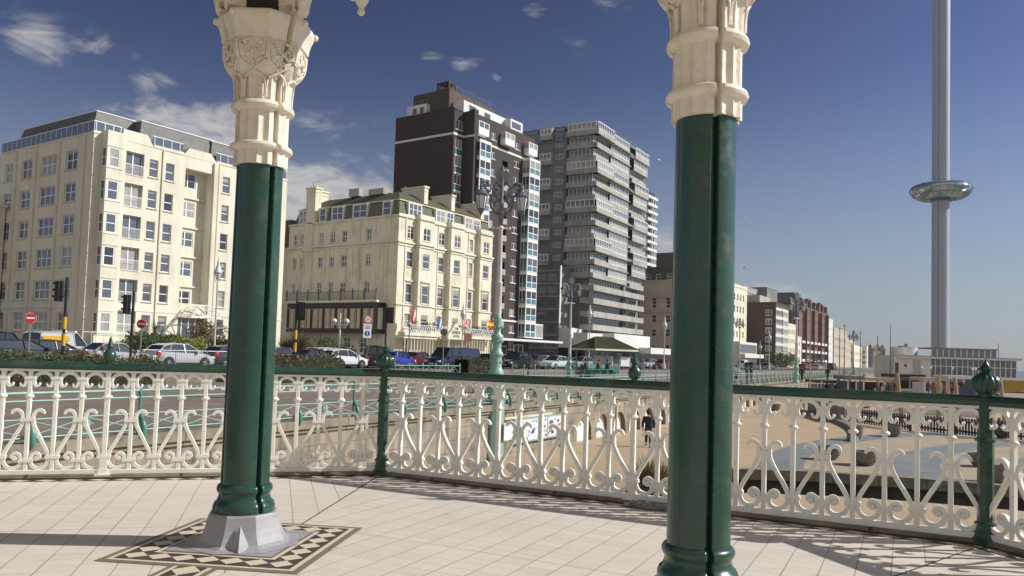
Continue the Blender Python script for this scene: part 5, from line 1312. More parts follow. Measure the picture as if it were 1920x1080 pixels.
# glazed bays
def glazed_bay(x0, x1, proj, ztop, n, h, lone=False):
    y = E2 - proj; names = []
    for k in range(n):
        z1 = ztop - k * h; z0 = z1 - h + .04
        t = D_
        b = MB(); b.box(x0, x1, y, E2, z0, z0 + .14); b.box(x0, x1, y, E2, z1 - .46, z1 - .02) if not lone else b.box(x0, x1, y, E2, z1 - .1, z1)
        for x in (x0, (x0 + x1) / 2 - .07, x1 - .15): b.box(x, x + .15, y - .02, y + .08, z0, z1)
        for yy in (y, (y + E2) / 2, E2 - .12): b.box(x0 - .02, x0 + .06, yy, yy + .08, z0, z1)
        b.box(x0, x1, y - .03, y + .05, z0 + .97, z0 + 1.10); b.box(x1 - .08, x1, y, E2, z0, z1)
        b.build('glazed_bay', m_winwhite, t)
        b = MB(); b.box(x0 + .03, x1 - .05, y + .03, y + .05, z0 + 1.0, z1 - .1); b.box(x0 + .02, x0 + .04, y + .03, E2, z0 + 1.0, z1 - .1); b.build('bay_glass', random.choice((m_glass, m_glassdk, m_curtain)), t)
        b = MB(); b.box(x0 + .02, x1 - .05, y + .01, y + .05, z0 + .14, z0 + .99); b.box(x0 + .0, x0 + .03, y + .03, E2, z0 + .14, z0 + .99); b.build('bay_panel', m_winwhite if lone else m_winblue, t)
glazed_bay(3.3, 6.2, 1.45, 34.75, 11, 2.78); glazed_bay(17.3, 20.5, 1.45, 34.95, 11, 2.78)
for x in (3.4, 10.6, 17.5): glazed_bay(x, x + 2.7, 1.0, 37.75, 1, 2.1, True)
# white penthouse and brown plant room
b = MB(); b.box(2.6, 18.2, .3, 8.2, 39.2, 41.1); b.box(.8, 3.2, 6.4, 10.6, 39.2, 41.0); b.box(13.6, 17.2, -1.0, .29, 39.2, 40.9)
b.build('penthouse', m_whiter, D_); boxpart(D_, 'penthouse_glass', m_glass, (4.0, 5.6, .27, .299, 39.6, 40.6), (8, 9.6, .27, .299, 39.5, 40.6), (14, 16.6, -1.03, -1.001, 39.5, 40.5), (.77, .799, 7.0, 7.8, 39.6, 40.5), (.77, .799, 8.5, 9.3, 39.6, 40.5), (3.9, 5.7, .22, .26, 39.5, 39.58), (3.9, 5.7, .22, .26, 40.6, 40.66))
boxpart(D_, 'plant_room', m_brick_md, (1.6, 13.5, 2.5, 10.0, 39.2, 43.0)); b = MB()
b.box(1.9, 3.8, 2.9, 5.4, 43.0, 43.3); b.box(1.9, 3.8, 2.9, 5.4, 44.2, 44.4)
for y in (2.9, 3.8, 4.7, 5.2): b.box(1.9, 2.1, y, y + .2, 43.3, 44.2); b.box(3.6, 3.8, y, y + .2, 43.3, 44.2)
b.build('roof_tank', m_brick_md, D_); b = MB()
for i in range(14): b.tube([(2 + i * .85, 2.7, 43), (2 + i * .85, 2.7, 43.9)], .025, 4)
b.tube([(2, 2.7, 43.9), (13.2, 2.7, 43.9)], .025, 4); b.tube([(2, 2.7, 43.5), (13.2, 2.7, 43.5)], .02, 4)
for i in range(8): b.tube([(1.0, 6.6 + i * .6, 41), (1.0, 6.6 + i * .6, 41.7)], .02, 4)
b.tube([(1.0, 6.6, 41.7), (1.0, 10.8, 41.7)], .02, 4)
for i in range(16): b.tube([(4 + i * .95, .4, 41.1), (4 + i * .95, .4, 41.8)], .02, 4)
b.tube([(4, .4, 41.8), (18.2, .4, 41.8)], .02, 4)
b.build('roof_rail', m_steel, D_)
# low brick wing with shop front and canopy
boxpart(D_, 'entrance_canopy', m_whiter, (3.4, 26.5, E2 - 3.4, E2 - .001, 3.7, 4.05), (10, 22, E2 - .2, E2 - .001, 6.9, 7.2)); boxpart(D_, 'corner_window', m_winwhite, (20.9, 23.8, E2 - .9, E2 + .2, 4.4, 6.9)); boxpart(D_, 'corner_glass', m_curtain, (21.0, 23.7, E2 - .95, E2 - .901, 4.6, 6.7))
boxpart(D_, 'ground_window', m_winwhite, (12.2, 14.1, E2 - .06, E2 - .001, 1.4, 2.9), (16.2, 19.0, E2 - .06, E2 - .001, 1.0, 3.2))
boxpart(D_, 'ground_glass', m_glassdk, (12.3, 14.0, E2 - .08, E2 - .061, 1.5, 2.8), (16.4, 17.5, E2 - .08, E2 - .061, 1.1, 3.1), (17.7, 18.8, E2 - .08, E2 - .061, 1.1, 3.1))
# --- low grey block between the towers
def gridblock(name, label, C_, yaw, Ls, Le, z1, m, rows_, colsS=(), colsE=(), w=1.1, h=1.4, z0=0, cat='building', roof=None, fr=None, par=.3, sill=None, gl=None, nv=1, nh=2):
    t = building(name, label, C_, yaw, cat); hs2 = [(c, c + w, z, z + h) for c in colsS for z in rows_]; he2 = [(c, c + w, z, z + h) for c in colsE for z in rows_]
    b = MB(); wallS(b, 0, Ls, 0, z0, z1, hs2, .15); wallE(b, 0, Le, 0, z0, z1, he2, .15)
    b.poly([(Ls, 0, z0), (Ls, Le, z0), (Ls, Le, z1), (Ls, 0, z1)]); b.poly([(0, Le, z0), (Ls, Le, z0), (Ls, Le, z1), (0, Le, z1)]); b.poly([(0, 0, z1 - .1), (Ls, 0, z1 - .1), (Ls, Le, z1 - .1), (0, Le, z1 - .1)], 1)
    b.build('wall', [m, roof or m_conc], t, fix=False)
    if par: boxpart(t, 'parapet', m, (-.1, Ls + .1, -.12, .25, z1, z1 + par)); boxpart(t, 'parapet', m, (-.12, .25, .25, Le, z1, z1 + par))
    for c in colsS:
        for z in rows_: win(t, c, 0, z, w, h, 'S', nv, nh, fr=fr, gl=gl, dep_=.1, sill=sill)
    for c in colsE:
        for z in rows_: win(t, c, 0, z, w, h, 'E', nv, nh, fr=fr, gl=gl, dep_=.1, sill=sill)
    return t
p = dep(1046, 158); t = gridblock('grey_office_block', 'low grey banded block between the brown tower and the grey tower', p, .56, 14, 11, 19.2, m_concdk, [1, 3.6, 6.2, 8.8, 11.4, 14.0, 16.6], (), [.8, 3.2, 5.6, 8.0], 2.0, 1.5, fr=m_concdk, gl=m_glass)
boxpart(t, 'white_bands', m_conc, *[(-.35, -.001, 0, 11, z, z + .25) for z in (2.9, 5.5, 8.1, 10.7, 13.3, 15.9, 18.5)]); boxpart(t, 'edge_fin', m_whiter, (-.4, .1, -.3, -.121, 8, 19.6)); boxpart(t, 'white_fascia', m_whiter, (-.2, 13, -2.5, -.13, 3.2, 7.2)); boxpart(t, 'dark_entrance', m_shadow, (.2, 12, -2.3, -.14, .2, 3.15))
# --- D: grey concrete tower
CD = aty(1106, 600, 160); G_ = building('grey_concrete_tower', 'tall grey concrete apartment tower with stacked balcony bands, behind the brown brick tower', CD, .532)
FH = 2.66; base = 6.95; NF = 16
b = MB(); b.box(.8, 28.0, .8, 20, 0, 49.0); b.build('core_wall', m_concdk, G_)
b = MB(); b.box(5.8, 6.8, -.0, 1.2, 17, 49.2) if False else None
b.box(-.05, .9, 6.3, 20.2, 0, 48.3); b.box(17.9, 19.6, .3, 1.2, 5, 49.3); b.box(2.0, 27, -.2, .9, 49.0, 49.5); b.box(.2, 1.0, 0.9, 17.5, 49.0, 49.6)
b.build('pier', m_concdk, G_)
random.seed(31)
def ribbon_win(t, x0, x1, y, z0, z1, face, n, fr=m_winwhite, gl=None):
    b = MB(); b.T = TE if face == 'E' else None
    b.box(x0, x1, y - .05, y + .03, z0, z0 + .15); b.box(x0, x1, y - .05, y + .03, z1 - .15, z1)
    for i in range(n + 1): x = x0 + (x1 - x0 - .14) * i / n; b.box(x, x + .14, y - .06, y + .03, z0 + .12, z1 - .12)
    b.box(x0, x1, y - .055, y + .02, z0 + (z1 - z0) * .26, z0 + (z1 - z0) * .26 + .06)
    o = b.build('ribbon_window', fr, t); b = MB(); b.T = TE if face == 'E' else None; b.box(x0 + .02, x1 - .02, y, y + .02, z0 + .05, z1 - .05)
    b.build('pane', gl or random.choice((m_glass, m_glassdk, m_curtain)), o); return o
for k in range(NF):
    z = base + FH * k                       # bottom of the balcony parapet
    low = k < 4; ty = k % 3
    pj = 1.0 if low else (1.1, .35, .75)[ty]
    xs = -pj * .8
    # S side bands
    b = MB()
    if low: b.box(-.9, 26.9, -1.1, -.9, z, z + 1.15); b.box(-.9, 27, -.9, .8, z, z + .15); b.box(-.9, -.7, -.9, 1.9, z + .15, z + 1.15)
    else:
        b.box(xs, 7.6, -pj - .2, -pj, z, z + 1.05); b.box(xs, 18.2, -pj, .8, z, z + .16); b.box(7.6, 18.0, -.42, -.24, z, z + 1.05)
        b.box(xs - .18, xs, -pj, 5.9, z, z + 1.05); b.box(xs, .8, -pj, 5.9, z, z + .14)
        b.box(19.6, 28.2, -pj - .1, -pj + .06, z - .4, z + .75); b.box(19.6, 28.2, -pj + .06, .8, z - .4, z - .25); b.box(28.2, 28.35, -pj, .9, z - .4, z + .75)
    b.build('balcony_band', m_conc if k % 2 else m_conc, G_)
    zt = z + FH
    if low:
        ribbon_win(G_, 1.0, 26.5, .74, z + .3, zt - .1, 'S', 18); continue
    ribbon_win(G_, xs + .1, 7.5, -pj - .05 if ty == 0 else .1, z + 1.08, zt - .04, 'S', 9); ribbon_win(G_, 7.7, 17.9, -.32, z + 1.08, zt - .06, 'S', 12)
    ribbon_win(G_, 19.8, 28.0, -pj + .0 if ty != 1 else .2, z + .8, zt - .45, 'S', 9)
    ribbon_win(G_, .0 if ty else xs + .1, 5.7, xs - .05 if ty == 0 else .25, z + 1.08, zt - .04, 'E', 6)
    if k % 2: b = MB(); b.box(-1.0, .0, 9.4, 12.2, z, z + 2.5); b.build('side_bay', m_conc, G_); ribbon_win(G_, 9.5, 12.1, -1.03, z + .9, z + 2.3, 'E', 3)
    ribbon_win(G_, 7.0, 8.9, -.08, z + 1.0, zt - .5, 'E', 2, m_steel, m_glass); ribbon_win(G_, 13.4, 16.6, -.08, z + 1.0, zt - .5, 'E', 3, m_steel, m_glass)
b = MB(); b.box(-.2, .8, 6.9, 17.2, 46.2, 48.7); ribbon_win(G_, 7, 17, -.28, 46.4, 48.6, 'E', 9, m_winblue, m_glass); b.build('roof_band', m_concdk, G_)
boxpart(G_, 'podium', m_whiter, (1.5, 21.5, -4.8, .7, 3.6, 6.4), (-6, 1.4, -2.4, .7, 3.6, 6.2)); boxpart(G_, 'podium_canopy', m_whiter, (15, 30, -7.5, -4.9, 2.6, 3.9)); boxpart(G_, 'podium_glass', m_glassdk, (-6, 29, -2.0, -1.5, .2, 3.59))
boxpart(G_, 'sky_rail', m_steel, (-.2, -.1, 1, 17, 50.0, 50.08), (2, 27, -.3, -.22, 49.9, 49.98))
# --- distant white tower
p = dep(1206, 285); t = building('white_tower', 'slim distant white tower just right of the grey tower', p, .56)
b = MB(); b.box(0, 9.5, .5, 9, 0, 62); b.build('wall', m_whiter, t)
b = MB(); [b.box(.3, 9.3, -.6, .49, 2.4 + 2.75 * k, 3.4 + 2.75 * k) for k in range(22)]; b.build('balcony', m_whiter, t)
b = MB(); [b.box(.6, 9.0, .44, .499, 3.45 + 2.75 * k, 5.1 + 2.75 * k) for k in range(22)]; b.build('glazing', m_glassdk, t)
b = MB(); [b.box(4.6, 5.0, -.6, .43, 2.4 + 2.75 * k, 5.1 + 2.75 * k) for k in range(21)]; b.build('fins', m_whiter, t)

# --- beige hotel behind the right column, dark roofs behind it
p = dep(1270, 190); t = gridblock('beige_hotel', 'beige hotel with arched windows in shade beside the right column', p, .58, 52, 30, 20.5, m_beige, [3.2, 7.0, 10.4, 13.9], [1 + 3.2 * i for i in range(16)], [2.0, 5.6, 10, 14, 18, 22], 1.2, 1.9, gl=m_glassdk)
boxpart(t, 'cornice', m_beige, (-.3, -.121, 0, 30, 16.6, 16.9), (-.3, -.121, 0, 30, 12.9, 13.1)); 
for s_ in (2.0, 5.6):
    b = MB(); n = 8; b.add([(-.13, s_ + .6 + .6 * math.cos(PI * i / n), 15.8 + .55 * math.sin(PI * i / n)) for i in range(n + 1)], [tuple(range(n + 1))])
    b.build('arched_head', m_glassdk, t)
p = dep(1265, 205); t = gridblock('dark_mansard_block', 'dark mansard roofed block above the beige hotel', p, .58, 30, 14, 25.5, m_brick_md, [19.5, 22.3], [2, 6, 10], [1.2, 4.2, 7.2, 10.2], 1.4, 1.6)
p = dep(1262, 235); b = MB(); t = building('dark_stair_tower', 'plain dark tower block rising left of the right column', p, .58); b.box(0, 14, 0, 6, 0, 33.5); b.build('wall', m_brick_md, t); boxpart(t, 'white_ledge', m_concdk, (-.3, -.001, 0, 6, 24, 24.5), (-.3, 14, -.3, -.001, 24, 24.5)); b = MB(); b.tube([(-1, 7.6, 20), (-1, 7.6, 26)], .1, 5); b.tube([(-1, 6.8, 24.5), (-1, 8.2, 24.5)], .08, 5); b.build('mast', m_iron, t)

# --- receding row on the right (each its own building)
def rowblock(name, label, px_, Y, yaw, Ls, Le, zt, m, m2=None, rows_=(), w=1.3, h=1.5, ns=6, ne=4, **k):
    p = dep(px_, Y); return gridblock(name, label, p, yaw, Ls, Le, zt, m, list(rows_), [1 + (Ls - 2.2) * i / max(1, ns) for i in range(ns)] if ns else (), [1 + (Le - 2.2) * i / max(1, ne) for i in range(ne)] if ne else (), w, h, **k)
rowblock('cream_corner_hotel', 'tall lit cream hotel front seen right of the right column', 1372, 210, .57, 13, 12, 21.5, m_creamB, rows_=[4.5, 8, 11.5, 14.8, 18], ns=4, ne=3, par=.8, gl=m_glassdk, w=1.2, h=1.8)
b = MB(); p = dep(1378, 200); t = building('cream_veranda', 'low cream glazed veranda at the foot of the lit cream hotel', p, .57); b.box(0, 16, -1, 3, 0, 6.6); b.build('wall', m_creamB, t); boxpart(t, 'glazing', m_glass, (.5, 15.5, -1.06, -1.001, 3.8, 6)); boxpart(t, 'fascia', m_whiter, (-.3, 17, -2.6, -1.07, 2.6, 3.6))
rowblock('grey_glass_block', 'grey modern block above the cream hotel', 1392, 262, .57, 26, 15, 26.5, m_conc, rows_=[18, 21, 23.6], ns=8, ne=5, w=1.8, h=1.5)
rowblock('slate_topped_block', 'small dark topped block behind the brown block', 1436, 275, .57, 14, 12, 27.5, m_concdk, rows_=[22, 24.5], ns=3, ne=3, w=2, h=1.4)
t = rowblock('brown_block', 'brown brick block with pale window columns and sunlit right face', 1453, 222, .56, 15, 15.5, 18.3, m_brick_md, rows_=[2.2, 4.7, 7.2, 9.7, 12.2, 14.7], ns=0, ne=0)
for zz in (2.2, 4.7, 7.2, 9.7, 12.2, 14.7):
    for s_ in (1.0, 9.0, 11.4): win(t, s_, 0, zz, 1.7, 1.7, 'E', 2, 1, gl=m_glass, dep_=-.05)
    ribbon_win(t, .3, 6.5, -.08, zz, zz + 1.8, 'S', 4); ribbon_win(t, 8.2, 14.8, -.08, zz, zz + 1.8, 'S', 4, gl=m_curtain)
boxpart(t, 'pale_front', m_creamA, *[(.2, 14.9, -.07, -.001, z + 1.85, z + 2.45) for z in (2.2, 4.7, 7.2, 9.7, 12.2, 14.7)]); boxpart(t, 'roof_pavilion', m_conc, (2, 14, 5, 14, 18.6, 20.8))
rowblock('cream_terrace_house', 'narrow cream house stepping down right of the brown block', 1463, 246, .555, 22, 8, 13.9, m_creamB, rows_=[2, 5, 8, 11], ns=7, ne=0, par=.5, gl=m_glassdk)
rowblock('low_cream_house', 'lower cream house next to the red brick hotel', 1478, 273, .55, 21, 8, 10.9, m_creamB, rows_=[2, 5, 8], ns=7, ne=0, par=.4, gl=m_glassdk)
t = rowblock('red_brick_hotel', 'big red brick hotel with white balcony bands and ragged roofline', 1497, 315, .55, 64, 26, 24, m_brick_red, rows_=[3.5, 7.2, 10.9, 14.6, 18.2, 21.6], ns=14, ne=5, par=1.0, w=1.5, h=1.9, gl=m_glassdk)
boxpart(t, 'balcony', m_whiter, *[(x, x + 5.5, -1.3, -.13, z, z + 1.0) for z in (2.4, 6.1, 9.8) for x in (1, 9, 17, 25, 33, 41, 49)]); boxpart(t, 'dark_roof', m_slate, (3, 60, 4, 24, 26, 28.5), (6, 18, 3, 12, 28.5, 30.5))
b = MB(); [b.box(x, x + 1.4, .5, 1.9, 25, 28 + 1.2 * math.sin(x)) for x in range(1, 62, 5)]; [b.add([(x + 2, -.6, 25), (x + 4.6, -.6, 25), (x + 3.3, -.6, 28), (x + 2, 2, 25), (x + 4.6, 2, 25), (x + 3.3, 2, 28)], [(0, 1, 2), (3, 5, 4), (0, 2, 5, 3), (1, 4, 5, 2)]) for x in range(0, 62, 9)]; b.build('gable', m_brick_red, t)
for x in (8, 24, 40, 56): boxpart(t, 'pier', m_brick_red, (x, x + .5, -1.6, -.14, 2, 24))
rowblock('white_turret_house', 'thin bright white building at the end of the red brick hotel', 1543, 415, .54, 30, 8, 25.5, m_whiter, rows_=[4, 8, 12, 16, 20], ns=5, ne=1, par=1, gl=m_glassdk)
rowblock('brown_far_block', 'far brown block with flat orange roof edge', 1563, 470, .52, 60, 26, 22.5, m_beige, rows_=[6, 11, 16], ns=9, ne=4, w=2.6, h=2.2, par=1.2)
rowblock('beige_far_block', 'far beige block beside the tall pale poles', 1582, 520, .5, 70, 18, 20, m_beige, rows_=[5, 10, 15], ns=9, ne=3, w=2.6, h=2.4)
rowblock('yellow_far_block', 'far low yellowish block with dark flat roof', 1601, 560, .49, 90, 16, 16, m_creamA, rows_=[4, 9], ns=10, ne=2, w=3, h=2.4)
rowblock('white_far_terrace', 'far white terrace with small domes', 1625, 620, .47, 130, 30, 17, m_whiter, rows_=[3, 7, 11], ns=18, ne=5, w=2, h=2.4, gl=m_glassdk)
rowblock('white_end_terrace', 'farthest white stepped terrace near the round building', 1652, 700, .45, 120, 24, 19, m_whiter, rows_=[3, 7, 11, 15], ns=14, ne=4, w=2, h=2.4, gl=m_glassdk)
for k, (px_, Y, h) in enumerate(((1632, 640, 19), (1655, 690, 20))): 
    p = dep(px_, Y); t = thing('roof_turret', ('dark domed turret above the white terrace', 'dark domed turret over the farthest terrace')[k], 'turret', (*p, 0)); b = MB(); b.lathe([(2.2, 0), (2.2, h - 4), (2.5, h - 3.6), (1.9, h - 1.5), (.5, h), (.1, h + 1)], 10); b.build('dome', m_slate, t)
# filler fronts left of the cream hotel
p = aty(541, 500, 125); t = gridblock('cream_side_terrace', 'cream terrace wall just visible between the green column and the hotel', p, .60, 8, 25, 17, m_creamB, [3, 7.5, 11.5], (), [2, 5.5, 9, 13], 1.3, 2.2, gl=m_glassdk)
boxpart(t, 'chimney', m_brick_red, (1, 2.4, 1, 3.4, 17, 22))
p = dep(-30, 78); t = gridblock('cream_wing', 'lower cream wing at the left picture edge', p, .585, 1.2, 20, 14.6, m_creamA, [2.4, 5.4, 8.4, 11.4], (), [.6, 4], 2, 1.75)

# ------------------------------------------------------------------ observation tower
pT = dep(1762.5, 198); t = thing('observation_tower', 'very tall slim grey steel observation tower with a glass ring pod', 'tower', (*pT, -3)); 
tx = pT
m_towdk = mat('tower_panel', (.38, .42, .50), .55, noise=.05, scale=.3)
b = MB(); b.lathe([(2.0, 0), (2.0, 165)], 40); b.build('shaft', m_towdk, t)
b = MB()
for a in (-2.3, 1.6): 
    b.box(2.0 * math.cos(a) - .06, 2.0 * math.cos(a) + .06, 2.0 * math.sin(a) - .06, 2.0 * math.sin(a) + .06, 0, 165)
b.build('guide_rail', m_concdk, t)
zc = (687 - 357) / 1486 * 198 + 1.45 + 3
b = MB(); pr = [(2.05, -1.5), (3.3, -2.25), (5.0, -1.95), (6.3, -1.1), (7.05, -.1), (7.1, .4), (6.7, 1.1), (5.4, 1.7), (3.7, 1.95), (2.05, 1.9)]; zc += .6
b.lathe([(r, zc + z) for r, z in pr], 48, cap=False); b.build('pod', mat('pod_glass', (.42, .52, .56), .15, metal=.6), t)
b = MB()
for k in range(24):
    a = k * PI / 12; b.tube([(r * 1.005 * math.cos(a), r * 1.005 * math.sin(a), zc + z) for r, z in pr], .05, 4)
for r, z in ((7.12, .15), (6.35, -1.12), (6.72, 1.1)): b.tube([(r * math.cos(i * PI / 24), r * math.sin(i * PI / 24), zc + z) for i in range(48)], .06, 4, closed=True)
b.build('pod_frame', m_concdk, t); b = MB(); b.lathe([(2.3, zc - 2.6), (2.3, zc - 1.3)], 32); b.build('collar', m_concdk, t); b = MB(); b.lathe([(2.25, zc + 1.8), (2.25, zc + 2.5)], 32); b.build('collar', m_concdk, t)
# ------------------------------------------------------------------ seafront pavilion: round drum and long glass wing
def PX(x, Y): return dep(x, Y)
pd = PX(1694, 175); pav = thing('beach_pavilion', 'low white seafront pavilion with round drum, long glass terrace and flat roof', 'building', (*PX(1740, 160), -3), 0)
o = Vector(PX(1740, 160))
def wx(px_, Y=160): return (PX(px_, Y) - o).x
b = MB(); c = PX(1694, 165) - o; b.lathe([(2.6, 0), (2.6, 8.5), (2.66, 8.5), (2.66, 8.6)], 28, c=(c.x, c.y)); b.build('drum', m_whiter, pav)
b = MB(); b.box(wx(1672), wx(1741), -1.0, 8, 2.2, 6.5); b.box(wx(1676), wx(1740), -1.3, -1.001, 6.5, 6.62); b.build('white_block', m_whiter, pav)
boxpart(pav, 'brown_door', m_brick_md, (wx(1674), wx(1680), -1.08, -1.001, 2.4, 5.3)); b = MB(); b.lathe([(.25, 0), (.25, .1)], 12); q = b.build('round_window', m_shadow, pav, (wx(1693), -1.02, 4.8)); q.rotation_euler = (PI / 2, 0, 0)
boxpart(pav, 'window_frame', m_steel, (wx(1707), wx(1721), -1.1, -1.001, 3.2, 5.9)); boxpart(pav, 'terrace_wall', m_beige, (wx(1665), wx(1835), -3.2, -2.8, .2, 2.1)); boxpart(pav, 'dark_panel', m_brick_dk, (wx(1673), wx(1728), -2.6, -1.2, 1.4, 2.3))
x0, x1 = wx(1740), wx(1903)
boxpart(pav, 'terrace_floor', m_beige, (x0, x1 + 8, -2.7, 8, 1.2, 1.6))
boxpart(pav, 'roof', m_whiter, (wx(1676), x1 + .2, -1.9, 8.2, 6.36, 6.78)); boxpart(pav, 'roof_edge', m_concdk, (wx(1676), x1 + .25, -1.95, -1.901, 6.7, 6.84)); boxpart(pav, 'upper_roof', m_concdk, (wx(1744), wx(1868), -.5, 6, 8.35, 8.6))
b = MB(); n = 16
for i in range(n + 1): x = x0 + (x1 - x0 - .15) * i / n; b.box(x, x + .13, -.65, -.5, 1.6, 6.36)
b.box(x0, x1, -.64, -.52, 4.8, 4.92)
for i in range(12): x = wx(1744) + (wx(1868) - wx(1744) - .15) * i / 11; b.box(x, x + .12, -.3, -.18, 6.78, 8.35)
b.build('glazing_frame', m_winwhite, pav); b = MB(); b.box(x0, x1 - .1, -.56, -.54, 1.6, 6.36); b.box(wx(1744), wx(1868), -.25, -.23, 6.78, 8.35); b.box(x1 - .1, x1 - .08, -.5, 7, 1.6, 6.3); b.build('glass_wall', m_glass, pav)
boxpart(pav, 'inner_wall', m_concdk, (x0 + .5, x1 - 9, 3.0, 3.4, 1.6, 6.3))
b = MB()
for i in range(60): x = wx(1700) + i * .42; b.tube([(x, -2.5, 1.6), (x, -2.5, 2.6)], .02, 4)
b.tube([(wx(1700), -2.5, 2.62), (wx(1700) + 30, -2.5, 2.62)], .03, 4); b.build('terrace_rail', m_steel, pav)
# lettering on the drum: real but unreadable in the photograph, a short dark sign strip
boxpart(pav, 'roof_equipment', m_iron, (c.x - 1.0, c.x - .2, c.y - .5, c.y + .5, 8.6, 8.85), (c.x + .3, c.x + .7, c.y - .3, c.y + .3, 8.6, 9.3))
for px_, Y, h, z, lb in ((1669, 160, 13.2, -3, 'thin dark mast left of the round drum'), (1872, 160, 9.9, -3, 'thin dark mast at the right end of the glass pavilion roof')):
    p = dep(px_, Y); t = thing('mast', lb, 'mast', (*p, z)); b = MB(); b.lathe([(.12, 0), (.05, h)], 6); b.ball((0, 0, h * .8), .14, 6); b.build('pole', m_iron, t)
for i, px_ in enumerate((1728, 1745, 1786, 1823, 1829)):
    p = dep(px_, 150); t = thing('terrace_lamp', ('first', 'second', 'third', 'fourth', 'fifth')[i] + ' white globe lamp from the left on the pavilion terrace', 'lamp', (*p, -1), 0, 'white globe lamps on the pavilion terrace'); b = MB(); b.tube([(0, 0, 0), (0, 0, 2.3)], .06, 5); b.build('pole', m_steel, t); b = MB(); b.ball((0, 0, 2.5), .24, 8); b.build('globe', m_signwhite, t)
# ------------------------------------------------------------------ vehicles
random.seed(41)
def paint(name, col, metal=.2): return mat(name, col, .28, metal=metal, coat=.6)
CARN = [0]
def car(label, c, head, col, kind='hatch', L=4.1, Wd=1.76, H=1.48, cat='car', z=.0, extra=None):
    CARN[0] += 1
    t = thing('parked_van' if kind == 'van' else 'car', label, cat, (*c, z), head, 'vehicles on the seafront road')
    m = paint('car_paint_%02d%02d%02d' % tuple(int(q * 99) for q in col), col); h = L / 2; w = Wd / 2
    if kind == 'hatch': belt = [(-h, .55), (-h + .06, .98), (-h + .5, 1.00), (0, .95), (h - 1.1, .95), (h - .8, .91), (h - .3, .78), (h - .05, .62), (h, .45)]; cab = [(-h + .10, 1.0), (-h + .48, H - .13), (-h + 1.0, H - .01), (.12, H), (h - .92, .93)]
    elif kind == 'saloon': belt = [(-h, .6), (-h + .08, .95), (-h + .7, .98), (0, .93), (h - 1.4, .90), (h - .7, .84), (h - .2, .72), (h, .5)]; cab = [(-h + .65, .97), (-h + 1.25, H - .05), (-.3, H), (.2, H - .02), (h - 1.35, .90)]
    elif kind == 'estate': belt = [(-h, .6), (-h + .05, 1.0), (-h + .5, 1.0), (0, .95), (h - 1.3, .93), (h - .6, .86), (h - .2, .74), (h, .5)]; cab = [(-h + .08, .99), (-h + .42, H - .06), (-h + .8, H), (.2, H), (h - 1.2, .92)]
    else: belt = [(-h, .7), (-h + .04, 1.18), (-h + .5, 1.2), (0, 1.16), (h - 1.2, 1.12), (h - .8, 1.05), (h - .25, .9), (h, .55)]; cab = [(-h + .04, 1.18), (-h + .16, H - .1), (-h + .4, H), (h - 1.75, H), (h - .95, 1.08)]
    b = MB(); zl = .24; st = smoothcurve(belt, 3); vs = []; fs = []; n = len(st)
    for x, zt in st:
        e = 1 - .16 * max(0, (abs(x) - (h - .5)) / .5) ** 2; W_ = w * e
        sec = [(-W_ * .93, zl), (-W_ * .995, zl + .14), (-W_, zt * .62), (-W_ * .97, zt - .05), (-W_ * .88, zt), (0, zt + .035), (W_ * .88, zt), (W_ * .97, zt - .05), (W_, zt * .62), (W_ * .995, zl + .14), (W_ * .93, zl)]
        vs += [(x, y, z_) for y, z_ in sec]
    k = 11
    for i in range(n - 1):
        for j in range(k): fs.append((i * k + j, i * k + (j + 1) % k, (i + 1) * k + (j + 1) % k, (i + 1) * k + j))
    b.add(vs, fs, 0, True); b.add(vs[:k], [tuple(range(k))[::-1]], 0); b.add(vs[-k:], [tuple(range(k))], 0)
    # roof and pillars
    def cabw(z_): return w * (.90 - .17 * (z_ - cab[0][1]) / (H - cab[0][1]))
    (xa, za), (xb, zb), (xc, zc), (xd, zd), (xe, ze) = cab
    rf = [(xb, zb), (xc, zc), ((xc + xd) / 2, H + .03), (xd, zd)]
    vs = []
    for x, z_ in rf: W_ = cabw(z_); vs += [(x, -W_, z_ - .05), (x, -W_ * .9, z_), (x, 0, z_ + .02), (x, W_ * .9, z_), (x, W_, z_ - .05)]
    b.add(vs, [(i * 5 + j, i * 5 + j + 1, i * 5 + j + 6, i * 5 + j + 5) for i in range(3) for j in range(4)], 0, True)
    for sg in (-1, 1):
        def P(x, z_, o=.012): return (x, sg * (cabw(z_) + o), z_)
        pw = .05
        b.bar(P(xa + .02, za), P(xb, zb - .03), pw * 1.6, pw); b.bar(P(xe - .03, ze), P(xd, zd - .03), pw, pw)
        mid = (-.15 if kind != 'van' else h - 2.0); b.bar(P(mid, .95), P(mid - .05, H - .05), pw, pw * .7)
        if kind in ('hatch', 'estate'): q = xb + .42; b.bar(P(q - .12, .97), P(q + .1, H - .06), pw * 1.4, pw * .7)
        b.bar(P(xb, zb - .02), P(xc, H - .03), pw, pw); b.bar(P(xc, H - .03), P(xd, zd - .03), pw, pw)
        if kind == 'van':
            pts = [P(xa, za - .02, .004), P(xb, zb, .004), P(xc, zc - .02, .004), P(h - 2.05, H - .03, .004), P(h - 2.05, 1.14, .004)]; b.poly(pts if sg < 0 else pts[::-1])
        b.box(h - 1.45 if kind != 'van' else h - 1.3, h - 1.30 if kind != 'van' else h - 1.15, sg * (w * .95), sg * (w + .16), .93, 1.06)
    b.build('body', m, t)
    b = MB(); vs = []
    for x, z_ in cab: W_ = cabw(z_) - .015; vs += [(x, -W_, z_ - .02), (x, W_, z_ - .02)]
    side = [0, 2, 4, 6, 8]; b.add(vs, [tuple(side), tuple(i + 1 for i in side[::-1])] + [(side[i], side[i] + 1, side[i + 1] + 1, side[i + 1]) for i in range(4)], 0)
    b.build('windows', m_carglass, t)
